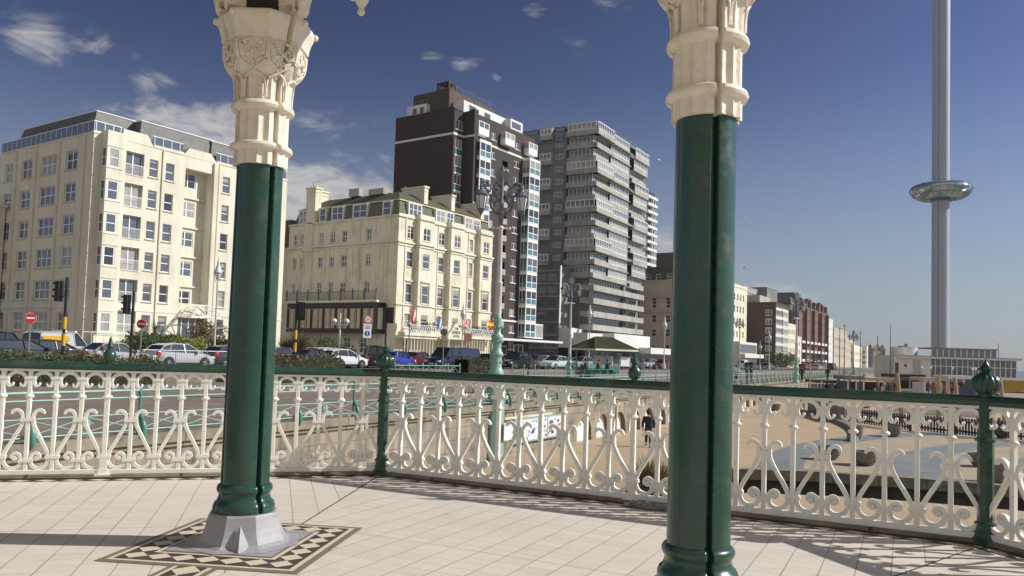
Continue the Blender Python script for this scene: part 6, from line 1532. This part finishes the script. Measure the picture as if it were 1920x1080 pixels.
    for x in (-h + .75, h - .82):
        for sg in (-1, 1):
            q = thing.__globals__['obj']('wheel', None, t, (x, sg * (w - .09), .31)); q.rotation_euler = (PI / 2, 0, 0)
            if 'tyre' not in WM:
                b = MB(); b.lathe([(.2, -.1), (.29, -.105), (.315, -.08), (.315, .08), (.29, .105), (.2, .1)], 20); WM['tyre'] = b.mesh('tyre', m_tyre)
                b = MB(); b.lathe([(.02, -.108), (.2, -.104), (.2, .104), (.02, .108)], 20)
                for i in range(5):
                    for zz in (-.113, .113): b.bar((0, 0, zz), (.19 * math.cos(i * 1.2566), .19 * math.sin(i * 1.2566), zz), .05, .012, 1)
                WM['rim'] = b.mesh('rim', [m_black, m_rim])
                b = MB(); b.lathe([(.37, -.11), (.37, .112)], 20); WM['arch'] = b.mesh('wheel_arch', m_black)
            obj('tyre', WM['tyre'], q); obj('rim', WM['rim'], q)
            a = obj('wheel_arch', WM['arch'], t, (x, sg * (w - .105), .33)); a.rotation_euler = (PI / 2, 0, 0)
    for sg in (-1, 1):
        b = MB(); b.box(h - .32, h - .02, sg * (w - .42), sg * (w - .06), .60, .74); bevel(b.build('headlight', m_lens_w, t), .03)
        b = MB(); b.box(-h - .01, -h + .22, sg * (w - .22), sg * (w - .01), .72, 1.0); bevel(b.build('tail_light', m_lens_r, t), .03)
    b = MB(); b.box(-h - .015, -h, -.26, .26, .50, .62); b.box(h - .02, h + .012, -.26, .26, .38, .50); b.build('number_plate', m_signwhite, t)
    b = MB(); b.box(-h + .05, h - .05, -w * .9, w * .9, .16, .26); b.box(-h + .6, h - .7, -w - .005, w + .005, .26, .34); b.build('sill_trim', m_black, t)
    if extra: extra(t, h, w, H)
    return t
HU = PI / 2 - A5; HB = HU + PI
silver, white, blackc, navy, red, darkg = (.55, .56, .58), (.78, .79, .80), (.02, .02, .024), (.018, .03, .08), (.35, .02, .02), (.025, .05, .045)
def lp(px_, v, z=0): return lane(px_, v)
car('silver hatchback in profile behind the steel guard rail', lp(338, 45), HU, silver, 'hatch', 4.05, 1.75, 1.5)
car('dark hatchback just ahead of the silver one, half behind the green column', lp(440, 45.5), HU, (.05, .055, .07), 'hatch', 4.1)
car('low silver saloon whose roof shows over the long hedge', lp(215, 45), HU, (.45, .46, .47), 'saloon', 4.5, 1.78, 1.44)
car('dark green estate at the left picture edge above the hedge', lp(40, 45.5), HU, darkg, 'estate', 4.7, 1.8, 1.46)
car('second dark car seen behind the striped signal pole', lp(100, 48), HU, (.04, .05, .05), 'hatch', 4.1)
def livery(t, h, w, H):
    b = MB()
    for sg in (-1, 1): b.box(-h + .15, h - 2.5, sg * (w * .93), sg * (w * .955), 1.45, H - .25)
    b.build('yellow_side', m_yellow, t); b = MB(); random.seed(2)
    for i in range(14):
        for j in range(4):
            if (i + j) % 2 == 0: b.box(h - .95 + j * .2, h - .77 + j * .2, -w * .8 + i * .1, -w * .8 + i * .1 + .1, 1.135 - j * .062, 1.15 - j * .062)
    b.build('bonnet_pattern', m_blue, t); b = MB(); b.box(-.4, -.1, -.5, .5, H + .02, H + .16); b.box(h - 1.9, h - 1.7, -.6, .6, H + .02, H + .12); b.build('light_bar', m_lens_w, t)
car('yellow and white patrol van with blue checked bonnet behind the striped signal pole', lp(116, 53), HU + .25, (.5, .5, .48), 'van', 4.6, 1.85, 2.0, 'van', extra=livery)
car('dark car roof at the far left, higher up the side road', lp(8, 56), HU, (.03, .03, .035), 'estate', 4.6, 1.8, 1.9)
car('white hatchback in profile, right of the green column', lp(643, 45.5), HU, white, 'hatch', 4.2, 1.75, 1.47)
car('pale estate roof directly behind the white hatchback', lp(618, 48.5), HU, (.60, .60, .60), 'estate', 4.5, 1.75, 1.55)
car('glossy black car in front of the white hatchback, half hidden by the hedge', lp(590, 42.3), HU, blackc, 'saloon', 4.6, 1.8, 1.4)
car('dark car far left of the hotel garden', lp(538, 55), HU, (.03, .035, .05), 'hatch', 4.0)
car('boxy black van seen from behind beside the speed sign', lp(703, 46), HU + .9, (.02, .022, .025), 'van', 3.6, 1.75, 1.85, 'van')
car('bright blue hatchback right behind the corner post finial', lp(745, 46), HU + .2, (.03, .06, .42), 'hatch', 3.9)
car('dark red saloon with pale roof between the blue car and the long van', lp(786, 49), HU, (.16, .03, .03), 'saloon', 4.4, 1.78, 1.46)
car('long dark blue van stretching behind the lattice guard', lp(850, 45.5), HB, (.012, .018, .05), 'van', 6.4, 1.95, 1.95, 'van')
car('dark saloon with pale windscreen right of the long blue van', lp(912, 46), HB, (.04, .045, .05), 'saloon', 4.4)
car('dark people carrier just right of the largest lamp post', lp(968, 45), HB, (.018, .02, .03), 'hatch', 4.5, 1.85, 1.75)
car('brown estate left of the white hatchback near the shelter', lp(1003, 48), HB, (.10, .07, .055), 'estate', 4.6)
car('white and pale blue hatchback left of the second tallest lamp post', lp(1040, 44.5), HB, (.62, .72, .76), 'hatch', 4.0)
car('white estate behind the brown one', lp(1018, 52), HB, (.66, .66, .64), 'estate', 4.5)
car('grey car behind the shelter posts', lp(1088, 46), HB, (.30, .34, .36), 'hatch', 4.1)
car('dark car right of the shelter', lp(1185, 47), HB, (.05, .06, .065), 'hatch', 4.2)
car('pale car right of the shelter beside the dark one', lp(1215, 52), HB, (.45, .46, .46), 'hatch', 4.2)
car('dark red car at the left edge of the right column', lp(1243, 47), HB, (.20, .02, .025), 'saloon', 4.4)
for k, (px_, v, col, kd, lb) in enumerate(((1410, 46, (.05, .05, .06), 'estate', 'far dark car at the foot of the cream hotel'), (1395, 50, (.75, .75, .75), 'van', 'far white van beside the right column'), (1440, 46, (.1, .1, .11), 'hatch', 'far dark car at the foot of the brown block'), (1532, 44, (.5, .5, .5), 'hatch', 'far grey car below the red brick hotel'), (1560, 44, (.04, .04, .05), 'van', 'far dark van below the end of the red brick hotel'), (1507, 47, (.3, .03, .03), 'hatch', 'far red car below the red brick hotel'))):
    p = lane(px_, v); car(lb, p, HU, col, kd, 4.4, 1.8, 1.9 if kd == 'van' else 1.5, 'van' if kd == 'van' else 'car')

for px_, py_, w_, cn, lb in ((902, 736, .95, m_red, 'small red bench seen through the balustrade left of the teal lamp pillar'), (961, 733, .95, m_red, 'small red bench seen through the balustrade right of the teal lamp pillar'), (1005, 731, .8, mat('ochre_paint', (.35, .25, .08), .6), 'small ochre bench right of the red ones'), (1036, 730, .8, m_blue, 'small blue bench right of the ochre one')):
    p = onz(px_, py_, -.62); t = thing('bench', lb, 'bench', (p.x, p.y, -.62), .3, 'small coloured benches on the promenade')
    boxpart(t, 'seat', cn, (-w_ / 2, w_ / 2, -.25, .2, .36, .44)); boxpart(t, 'backrest', cn, (-w_ / 2, w_ / 2, .16, .22, .44, .78)); boxpart(t, 'leg', m_iron, (-w_ / 2 + .05, -w_ / 2 + .11, -.2, .18, 0, .36)); boxpart(t, 'leg', m_iron, (w_ / 2 - .11, w_ / 2 - .05, -.2, .18, 0, .36))

# ------------------------------------------------------------------ signals and signs
def traffic_light(label, c, z0, Hh, face, stripes=False, side=1, back=False, xo=0.0):
    t = thing('traffic_light', label, 'traffic light', (*c, z0), face, 'traffic lights on the seafront road'); b = MB(); b.lathe([(.07, 0), (.07, Hh)], 10); b.build('pole', m_black, t)
    if stripes: b = MB(); [b.lathe([(.105, z_), (.105, z_ + .62)], 10) for z_ in (1.1, 1.95)]; b.build('yellow_band', m_yellow, t)
    b = MB(); y = side * .38; zc = Hh - 1.25; b.T = Matrix.Translation((xo, 0, 0)) if xo else None
    b.box(-.16, .10, y - .17, y + .17, zc, zc + 1.05); b.box(-xo, -.1, y - .03, y + .03, zc + .2, zc + .26) if xo else None; b.box(-.03, .03, .0 if side > 0 else y, y if side > 0 else .0, zc + .2, zc + .26); b.box(-.03, .03, 0 if side > 0 else y, y if side > 0 else 0, zc + .8, zc + .86)
    b.box(-.01, .02, y - .27, y + .27, zc - .1, zc + 1.15) if back else None
    bevel(b.build('signal_head', m_black, t), .03)
    for k, cl in enumerate(((.30, .015, .01), (.32, .16, .01), (.01, .20, .10))):
        z_ = zc + .87 - k * .34; b = MB(); n = 12
        b.T = Matrix.Translation((.10 + xo, y, z_)); vs = [(x, .13 * math.cos(PI * i / n), .13 * math.sin(PI * i / n)) for x in (0, .22) for i in range(n + 1)]
        b.add([(v[0] * (1 if v[0] == 0 else (.5 + .5 * (v[2] / .13))), v[1], v[2]) for v in vs], [(i, i + 1, n + 2 + i, n + 1 + i) for i in range(n)]); b.T = None; b.build('visor', m_black, t)
        b = MB(); b.ball((.10 + xo, y, z_), .105, 10, 0, (.35, 1, 1)); b.build('lens', mat('signal_lens_%d' % k, cl, .25), t)
    return t
traffic_light('traffic light with yellow striped pole facing left beside the first no entry sign', lane(119, 41.3), .1, 4.6, PI - .25, True, .2, False, .42)
traffic_light('black traffic light facing left beside the second no entry sign', lane(246, 41.5), .1, 4.2, PI - .25, False, .2, False, .38)
traffic_light('traffic light with yellow striped pole seen from behind right of the green column', lane(553, 42), .1, 4.6, PI / 2 + .1, True, -.8, True)
traffic_light('black traffic light seen from behind above the corner post finial', lane(722, 43), .1, 4.9, PI / 2 + .1, False, -.8, True)
def round_sign(label, c, z0, Hh, r, ring, faceang, kind):
    t = thing('road_sign', label, 'sign', (*c, z0), faceang); b = MB(); b.lathe([(.04, 0), (.04, Hh + r)], 8); b.build('pole', m_steel, t)
    def disc(rr, x, m, nm):
        b = MB(); b.lathe([(rr, 0), (rr, .015)], 32, smooth=False); o = b.build(nm, m, t, (x, 0, Hh)); o.rotation_euler = (0, PI / 2, 0); return o
    disc(r * 1.06, .045, m_signwhite, 'rim_disc')
    if kind == 'noentry': disc(r, .062, m_red, 'red_disc'); boxpart(t, 'white_bar', m_signwhite, (.077, .085, -r * .72, r * .72, Hh - r * .17, Hh + r * .17))
    if kind == 'speed':
        disc(r, .062, m_red, 'red_disc'); disc(r * .74, .079, m_signwhite, 'white_disc'); text_mesh('20', r * .95, m_black, t, (.098, 0, Hh), (PI / 2, 0, PI / 2), 'number', .004)
        boxpart(t, 'plate', m_signwhite, (.045, .07, -.36, .36, Hh - r - 1.3, Hh - r - .05)); b = MB(); b.lathe([(.24, 0), (.24, .01)], 24, smooth=False); o = b.build('blue_disc', m_blue, t, (.072, 0, Hh - r - .9)); o.rotation_euler = (0, PI / 2, 0)
        boxpart(t, 'white_stripe', m_signwhite, (.083, .088, -.03, .03, Hh - r - 1.08, Hh - r - .72)); boxpart(t, 'dark_lines', m_black, *[(.0705, .073, -.24, .24, Hh - r - .25 - i * .12, Hh - r - .20 - i * .12) for i in range(3)])
    return t
toc = lambda c: math.atan2(-c[1], -c[0])
c = lane(55, 42.5); round_sign('round red no entry sign with white bar left of the yellow striped pole', c, .1, 2.45, .25, None, toc(c), 'noentry')
c = lane(264, 42.5); round_sign('round red no entry sign with white bar right of the second traffic light', c, .1, 2.45, .25, None, toc(c) - .35, 'noentry')
c = lane(687, 50); round_sign('round speed limit sign with a white plate and blue disc before the hotel', c, .0, 4.2, .34, None, toc(c) + .25, 'speed')
c = lane(831, 37.5); t = thing('road_sign', 'back of a small grey road sign on a thin pole at the lattice guard', 'sign', (*c, -.5), toc(c)); b = MB(); b.tube([(0, 0, 0), (0, 0, 3.9)], .035, 6); b.build('pole', m_steel, t); b = MB(); b.lathe([(.27, 0), (.27, .03)], 20, smooth=False); o = b.build('disc', m_iron, t, (.04, 0, 3.5)); o.rotation_euler = (0, PI / 2, 0)
c = lane(766, 57); t = thing('belisha_pole', 'thin dark pole with a round pale lamp before the hotel portico', 'pole', (*c, 0)); b = MB(); b.tube([(0, 0, 0), (0, 0, 4.2)], .06, 6); b.build('pole', m_iron, t); b = MB(); b.ball((0, 0, 4.4), .28, 10); b.build('globe', mat('pinkish_globe', (.6, .42, .38), .4), t)

# ------------------------------------------------------------------ seafront shelter
S0 = lane(1131, 38.5); sh = thing('seafront_shelter', 'open seafront shelter with hipped tiled roof on pale green posts', 'shelter', (*S0, -.3), R_(32)); Lx, Ly = 2.9, 2.3
b = MB(); e, r0, r1 = 2.65, 3.55, 3.9
b.add([(-Lx, -Ly, e), (Lx, -Ly, e), (Lx, Ly, e), (-Lx, Ly, e), (-1.1, 0, r1), (1.1, 0, r1)], [(0, 1, 5, 4), (1, 2, 5), (2, 3, 4, 5), (3, 0, 4)], 0)
for sx, sy, tx_, ty in ((-Lx, -Ly, -1.1, 0), (Lx, -Ly, 1.1, 0), (Lx, Ly, 1.1, 0), (-Lx, Ly, -1.1, 0)): b.bar((sx, sy, e + .03), (tx_, ty, r1 + .03), .10)
b.bar((-1.1, 0, r1 + .03), (1.1, 0, r1 + .03), .14)
for i in range(-9, 10):
    y = i * .23; k = 1 - abs(y) / Ly
    for sg in (-1, 1): b.bar((sg * Lx, y, e + .03), (sg * (Lx - (Lx - 1.1) * k), y, e + (r1 - e) * k + .03), .05)
for i in range(-12, 13):
    x = i * .23; k = 1 if abs(x) < 1.1 else 1 - (abs(x) - 1.1) / (Lx - 1.1)
    for sg in (-1, 1): b.bar((x, sg * Ly, e + .03), (x, sg * (Ly * (1 - k)), e + (r1 - e) * k + .03), .05)
b.build('roof', m_roofolive, sh); boxpart(sh, 'eaves_board', m_creamB, (-Lx, Lx, -Ly - .04, -Ly, e - .16, e + .02), (-Lx, Lx, Ly, Ly + .04, e - .16, e + .02), (-Lx - .04, -Lx, -Ly, Ly, e - .16, e + .02), (Lx, Lx + .04, -Ly, Ly, e - .16, e + .02))
for x in (-2.3, -.8, .8, 2.3):
    for y in (-1.7, 1.7):
        b = MB(); b.lathe([(.09, 0), (.07, .3), (.055, .5), (.05, 2.0), (.08, 2.05), (.05, 2.1), (.05, 2.55)], 8, c=(x, y))
        for sg in (-1, 1): b.tube([(x + sg * q, y, z_) for q, z_ in smoothcurve([(.03, 1.9), (.12, 2.2), (.35, 2.42), (.72, 2.5)], 3)], .035, 5)
        b.build('post', m_teal, sh)
boxpart(sh, 'screen', m_winwhite, (-.8, .8, -.03, .03, .9, 1.95), (-.03, .03, -1.6, 1.6, .9, 1.95)); boxpart(sh, 'bench', m_tealdk, (-2.2, 2.2, -.45, -.06, .45, .52), (-2.2, 2.2, .06, .45, .45, .52), (-2.2, 2.2, -.05, .05, .0, .9)); boxpart(sh, 'notice_panel', m_signwhite, (1.0, 2.2, -1.72, -1.68, .9, 1.9))

# ------------------------------------------------------------------ people
def skinned(name, joints, edges, m, parent, loc=(0, 0, 0), rz=0, sub=2):
    me = bpy.data.meshes.new(name); me.from_pydata([j[0] for j in joints], edges, []); me.materials.append(m)
    o = obj(name, me, parent, loc, rz); sk = o.modifiers.new('skin', 'SKIN'); sk.use_smooth_shade = True
    if not me.skin_vertices:
        bm = bmesh.new(); bm.from_mesh(me); bm.verts.layers.skin.verify(); bm.to_mesh(me); bm.free()
    for i, j in enumerate(joints):
        sv = me.skin_vertices[0].data[i]; r = j[1]; sv.radius = r if isinstance(r, tuple) else (r, r); sv.use_root = (i == 0)
    su = o.modifiers.new('sub', 'SUBSURF'); su.levels = 1; su.render_levels = sub; return o
m_hair = mat('dark_hair', (.03, .022, .018), .7)
def person(label, c, z0, rz, top, legs, pose='walk', hood=True, s=1.0, group=None, hair=None):
    t = thing('person', label, 'person', (*c, z0), rz, group); t.scale = (s, s, s)
    # x forward, y left
    if pose == 'sit':
        hipz = .50; kn = [(.42, .12, .52), (.42, -.12, .52)]; ft = [(.46, .12, .06), (.46, -.12, .06)]; ch = (.06, 0, .98); nk = (.10, 0, 1.10); hd = (.14, 0, 1.25); el = [(.10, .24, .80), (.10, -.24, .80)]; hn = [(.34, .12, .70), (.34, -.12, .70)]; shl = [(.06, .18, 1.02), (.06, -.18, 1.02)]; hip = (0, 0, .52)
    else:
        k = .22 if pose == 'walk' else .03
        hip = (0, 0, .92); kn = [(k * .8, .09, .50), (-.02, -.09, .50)]; ft = [(k, .09, .06), (-k * 1.1, -.09, .10)]; ch = (.02, 0, 1.32); nk = (.02, 0, 1.45); hd = (.04, 0, 1.60); shl = [(.0, .19, 1.39), (.0, -.19, 1.39)]; el = [(-.08, .27, 1.12), (.06, -.27, 1.12)]; hn = [(.02, .27, .88), (.16, -.26, .90)]
    J = [(hip, .11), (ch, (.12, .16)), (nk, .055), (hd, (.085, .075)), ((hd[0], 0, hd[2] + .10), (.07, .06))]
    E_ = [(0, 1), (1, 2), (2, 3), (3, 4)]
    for i in (0, 1):
        n = len(J); J += [(shl[i], .055), (el[i], .042), (hn[i], .03)]; E_ += [(1, n), (n, n + 1), (n + 1, n + 2)]
        sg = 1 if i == 0 else -1; hx, hy, hz = hn[i]; hb = len(J)
        J += [((hx + .03, hy, hz - .06), .028)]; E_ += [(n + 2, hb)]
        for f in range(4): m_ = len(J); J += [((hx + .045, hy + (f - 1.5) * .018, hz - .11), .009), ((hx + .055, hy + (f - 1.5) * .018, hz - .15 + abs(f - 1.3) * .008), .008)]; E_ += [(hb, m_), (m_, m_ + 1)]
        m_ = len(J); J += [((hx + .06, hy - sg * .04, hz - .07), .010)]; E_ += [(hb, m_)]
        n = len(J); J += [((hip[0], kn[i][1], hip[2] - .02), .085), (kn[i], .06), ((ft[i][0], ft[i][1], ft[i][2] + .05), .042), ((ft[i][0] + .14, ft[i][1], ft[i][2]), .035)]; E_ += [(0, n), (n, n + 1), (n + 1, n + 2), (n + 2, n + 3)]
    skinned('body', J, E_, m_skin, t)
    # clothing: coat with sleeves, trousers, shoes
    hem = .72 if pose != 'sit' else .46
    cj = [((hip[0], 0, hip[2] - (.12 if pose != 'sit' else -.02)), (.20, .18)), (((hip[0] + ch[0]) / 2, 0, (hip[2] + ch[2]) / 2), (.17, .17)), (ch, (.16, .20)), ((nk[0], 0, nk[2] - .02), .10)]; ce = [(0, 1), (1, 2), (2, 3)]
    for i in (0, 1): n = len(cj); cj += [(shl[i], .085), (el[i], .072), (hn[i], .055)]; ce += [(2, n), (n, n + 1), (n + 1, n + 2)]
    skinned('coat', cj, ce, top, t)
    tj = [(hip, .14)]; te = []
    for i in (0, 1): n = len(tj); tj += [((hip[0], kn[i][1], hip[2] - .04), .11), (kn[i], .085), ((ft[i][0], ft[i][1], ft[i][2] + .07), .062)]; te += [(0, n), (n, n + 1), (n + 1, n + 2)]
    skinned('trousers', tj, te, legs, t)
    for i in (0, 1): b = MB(); b.ball((ft[i][0] + .06, ft[i][1], ft[i][2] - .01), .06, 10, 0, (2.1, .9, .9)); b.build('shoe', m_black, t)
    b = MB(); b.ball((hd[0] - .02, 0, hd[2] + .05), .125, 14, 0, (1, .92, 1.15)); 
    b.build('hood' if hood else 'hair', top if hood else (hair or m_hair), t)
    b = MB(); b.ball((hd[0] + .085, .035, hd[2] + .03), .012, 6); b.ball((hd[0] + .085, -.035, hd[2] + .03), .012, 6); b.build('eyes', m_black, t)
    return t
m_coatk = mat('black_coat', (.02, .02, .022), .8); m_coatm = mat('maroon_coat', (.10, .025, .035), .8); m_jean = mat('dark_jeans', (.03, .035, .05), .8); m_coatb = mat('brown_coat', (.18, .07, .04), .8); m_coatg = mat('grey_coat', (.12, .12, .13), .8)
p = onz(1215, 838, -2.9); w_ = person('person in a dark hooded coat walking on the tan promenade, seen through the shaded balustrade', (p.x, p.y), -2.9, -PI / 2 - .15, m_coatk, m_jean, 'walk', True, 1.04)
p = onz(1504, 768, -2.9); person('person in dark clothes walking far off beside the curved kerb', (p.x, p.y), -2.9, -PI / 2, m_coatk, m_jean, 'walk', False, 1.08)
for px_, v, cm, lb, r in ((1100, 35.6, m_coatm, 'person in a maroon coat sitting at the roadside rail left of the shelter', 2.3), (1124, 35.8, m_coatb, 'person in a brown coat sitting between the maroon coat and the black coat', 2.0), (1141, 35.8, m_coatk, 'person in a black coat sitting nearest the shelter posts', 2.2)):
    person(lb, lane(px_, v), -.12, r, cm, m_jean, 'sit', False, 1.0)
b = MB(); A_, B_ = lane(1092, 35.8), lane(1150, 35.8); d = B_ - A_; b.box(0, d.length, -.22, .22, .38, .44); [b.box(x, x + .08, -.2, .2, 0, .38) for x in (.2, d.length / 2, d.length - .3)]; b.box(0, d.length, .2, .24, .5, .9)
tag(b.build('bench', m_tealdk, None, (*A_, -.12), math.atan2(d.y, d.x)), 'long low bench carrying the three seated people', 'bench')
person('person in black at the long railing right of the right column', dep(1401, 79), -.62, 2.6, m_coatk, m_jean, 'stand', False, 1.0)
person('second person in black close beside the first at the long railing', dep(1409, 80), -.62, 2.9, m_coatk, m_jean, 'stand', False, .98)
person('person in a pale coat left of the two in black', dep(1381, 83), -.62, 1, m_signwhite, m_jean, 'walk', False, 1.0)
person('person in a grey coat by the hotel corner behind the white hatchback', lane(650, 56), .1, 1, m_coatg, m_jean, 'stand', False, 1.05)
person('person in a black coat by the hotel corner, right of the one in grey', lane(662, 56), .1, 2, m_coatk, m_jean, 'walk', False, 1.02)
person('person in dark clothes near the teal based lamp', dep(1504, 96), -.62, 1, m_coatk, m_jean, 'walk', False, 1.0)
person('person in dark clothes farther right on the long railing', dep(1552, 110), -.62, 1, m_coatk, m_jean, 'walk', False, 1.0)

# ------------------------------------------------------------------ beach stalls, posts and clutter on the right
random.seed(77)
m_orange = mat('orange_fabric', (.30, .12, .06), .8); m_olive = mat('olive_yellow_awning', (.34, .26, .04), .8); m_tent = mat('slate_blue_awning', (.10, .13, .18), .7)
def stall(label, px0, px1, Y, z0, zt, m, mr, nm='beach_stall', cat='stall'):
    A_, B_ = dep(px0, Y), dep(px1, Y); w = (B_ - A_).length; t = thing(nm, label, cat, (*A_, z0), 0); h = zt - z0
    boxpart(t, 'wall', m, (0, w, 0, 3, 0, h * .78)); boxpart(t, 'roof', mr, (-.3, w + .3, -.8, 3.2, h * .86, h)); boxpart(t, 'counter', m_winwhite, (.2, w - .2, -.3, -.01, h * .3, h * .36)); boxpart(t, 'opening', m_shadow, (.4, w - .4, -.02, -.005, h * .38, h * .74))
    b = MB(); [b.box(x, x + .1, -.75, -.65, 0, h * .86) for x in (-.2, w / 2, w + .1)]; b.build('post', m_whiter, t); return t
stall('low brown and white beach stall below the round drum', 1675, 1727, 118, -3, .4, m_beige, m_brick_dk)
stall('pale beach stall in the middle below the glass pavilion', 1731, 1768, 112, -3, .1, m_whiter, m_beige)
stall('beach stall with white roof left of the right corner post', 1776, 1826, 112, -3, .5, m_beige, m_whiter)
stall('teal grey kiosk between the thin poles', 1588, 1612, 96, -3, .2, m_tent, m_concdk, 'kiosk', 'kiosk')
stall('low brown roofed stall under the long railing', 1532, 1584, 100, -3, -.5, m_beige, m_brick_md)
stall('brown beach bar right of the kiosk', 1618, 1668, 108, -3, -.1, m_brick_md, m_beige)
A_ = dep(1838, 88); t = thing('slanting_awning', 'big olive yellow and slate blue slanting awning at the right edge', 'awning', (*A_, -3)); W_ = (dep(1930, 88) - A_).length
b = MB(); b.poly([(.8, 0, 2.2), (W_, 0, 2.2), (W_, 0, 3.35), (.9, 0, 3.35)]); b.poly([(.8, 0, 2.2), (W_, 0, 2.2), (W_, 4, 1.9), (.8, 4, 1.9)]); b.poly([(.9, 0, 3.35), (W_, 0, 3.35), (W_, 4, 3.5), (.9, 4, 3.5)]); b.build('canopy', m_olive, t)
b = MB(); b.prism([(-1.6, -.5), (2.6, -.5), (2.6, 3), (-1.6, 3)], 0, .9); b.add([(-1.6, -.5, .9), (2.6, -.5, .9), (.3, -.5, 3.3), (-1.6, 3, .9), (2.6, 3, .9), (.3, 3, 3.3)], [(0, 1, 2), (3, 5, 4), (0, 2, 5, 3), (1, 4, 5, 2)]); b.build('tent', m_tent, t)
boxpart(t, 'pale_fascia', m_whiter, (.9, W_, -.05, 0, 3.35, 3.65))
for i, (px_, yb, yt) in enumerate(((1692, 730, 704), (1760, 735, 709), (1800, 738, 710), (1835, 742, 719), (1885, 742, 708))):
    p = onz(px_, yb + 28, -2.9); p = (dep(px_, 62)); t = thing('groyne_post', ('first', 'second', 'third', 'fourth', 'fifth')[i] + ' leaning pale timber post from the left on the beach', 'post', (*p, -2.9), 0, 'leaning timber posts on the beach'); b = MB(); hh = 3.9 - (yt - 704) * .04; b.tube([(0, 0, 0), (-.35 if i % 2 == 0 else .05, .1, hh)], [.17, .15], 8); b.build('timber', m_pave2, t)
b = MB()   # people and clutter at the beach bars: far off and past counting
cols = [mat('crowd_red', (.38, .07, .04), .8), mat('crowd_white', (.55, .53, .5), .8), mat('crowd_dark', (.04, .04, .05), .8), mat('crowd_blue', (.08, .10, .17), .8), m_orange]
for _ in range(150):
    px_ = random.choice((random.uniform(1540, 1580), random.uniform(1640, 1690), random.uniform(1740, 1830))); p = dep(px_, random.uniform(95, 108)); z_ = -2.9 + random.choice((0, 0, 1.2)); h = random.uniform(.7, 1.7); mi = random.randrange(5)
    b.lathe([(.08, z_), (.14, z_ + h * .4), (.19, z_ + h * .75), (.06, z_ + h * .82), (.09, z_ + h * .92), (.04, z_ + h)], 6, mi, (p.x, p.y))
stuff(b.build('beach_crowd', cols), 'distant crowd and clutter at the beach bars in red, white and dark clothes', 'crowd')
b2 = MB()
for px_, y, r in ((1455, 190, 2.2), (1472, 200, 2.4), (1530, 240, 2.6), (1485, 210, 2.0)):
    p = dep(px_, y); leaves(b2, lambda q: (q.x - p.x) ** 2 + (q.y - p.y) ** 2 + (q.z - 2.4) ** 2 * 1.2 < r * r, ((p.x - r, p.x + r), (p.y - r, p.y + r), (.3, 2.4 + r)), 900, .22)
o = b2.build('street_planting', m_leafg, fix=False); stuff(o, 'distant dark green street planting at the foot of the brown block', 'foliage')
# shallow paddling pool edge and low white walls beyond the picket fence
b = MB()
for px0, px1, Y, z1 in ((1620, 1700, 70, -2.4), (1660, 1840, 76, -2.3), (1720, 1930, 66, -2.5)):
    A_, B_ = dep(px0, Y), dep(px1, Y - 4); strip([tuple(A_), tuple(B_)], .4, -2.9, z1, b)
tag(b.build('low_white_walls', m_whiter), 'low white walls beyond the picket fence', 'wall')
b = MB(); q = [onz(x, y, -2.885) for x, y in ((1790, 772), (1850, 777), (1850, 764), (1795, 761))]; b.poly([tuple(v) for v in q]); o = b.build('paddling_pool', m_sea); o['kind'] = 'structure'
A_ = dep(1628, 78); 
for px_, lb in ((1625, 'red bin beyond the picket fence, nearest the curved kerb'), (1562, 'red life ring board far off beside the curved kerb')):
    p = dep(px_, 82); t = thing('red_bin', lb, 'bin', (*p, -2.95)); b = MB(); b.lathe([(.3, 0), (.38, .2), (.4, 1.2), (.34, 1.35), (.1, 1.45)], 12); b.build('body', m_red, t); boxpart(t, 'slot', m_black, (-.15, .15, -.42, -.38, 1.0, 1.12))
# gulls
def gull(label, u, v, Y, s=1.0, rz=0.5):
    p = aty(u, v, Y); t = thing('gull', label, 'bird', p, rz, 'gulls flying'); b = MB(); b.tube([(-.25, 0, 0), (-.12, 0, .02), (.08, 0, .03), (.2, 0, .03), (.28, 0, .02)], [.02, .06, .075, .045, .01], 8)
    for sg in (-1, 1):
        pts = [(.06, 0, .04), (-.10, 0, .04), (-.06, sg * .32, .16), (.08, sg * .32, .18), (-.10, sg * .68, .06)]; b.poly([pts[0], pts[1], pts[2], pts[3]]); b.poly([pts[3], pts[2], pts[4]])
    b.build('body', m_signwhite, t); t.scale = (s, s, s)
gull('small white gull high right of the grey tower', 1236, 300, 60, .8, 1); gull('dark speck of a gull right of the right column', 1398, 409, 90, .8, .2); gull('lower gull right of the right column', 1397, 502, 80, 1.0, 2.2)

# ------------------------------------------------------------------ sea air
b = MB(); b.box(-900, 900, -60, 1600, -7.5, 170)
hz_ = b.build('haze', None if False else bpy.data.materials.new('sea_haze')); hz_['kind'] = 'stuff'; hz_['label'] = 'thin sea haze over the seafront'; hz_['category'] = 'haze'
hm = hz_.data.materials[0]; hm.use_nodes = True; hn, hl = hm.node_tree.nodes, hm.node_tree.links; hn.clear()
ho = hn.new('ShaderNodeOutputMaterial'); hv = hn.new('ShaderNodeVolumePrincipled'); hv.inputs['Color'].default_value = (.80, .86, .95, 1); hv.inputs['Density'].default_value = .00014; hv.inputs['Anisotropy'].default_value = .3
hl.new(hv.outputs[0], ho.inputs['Volume'])
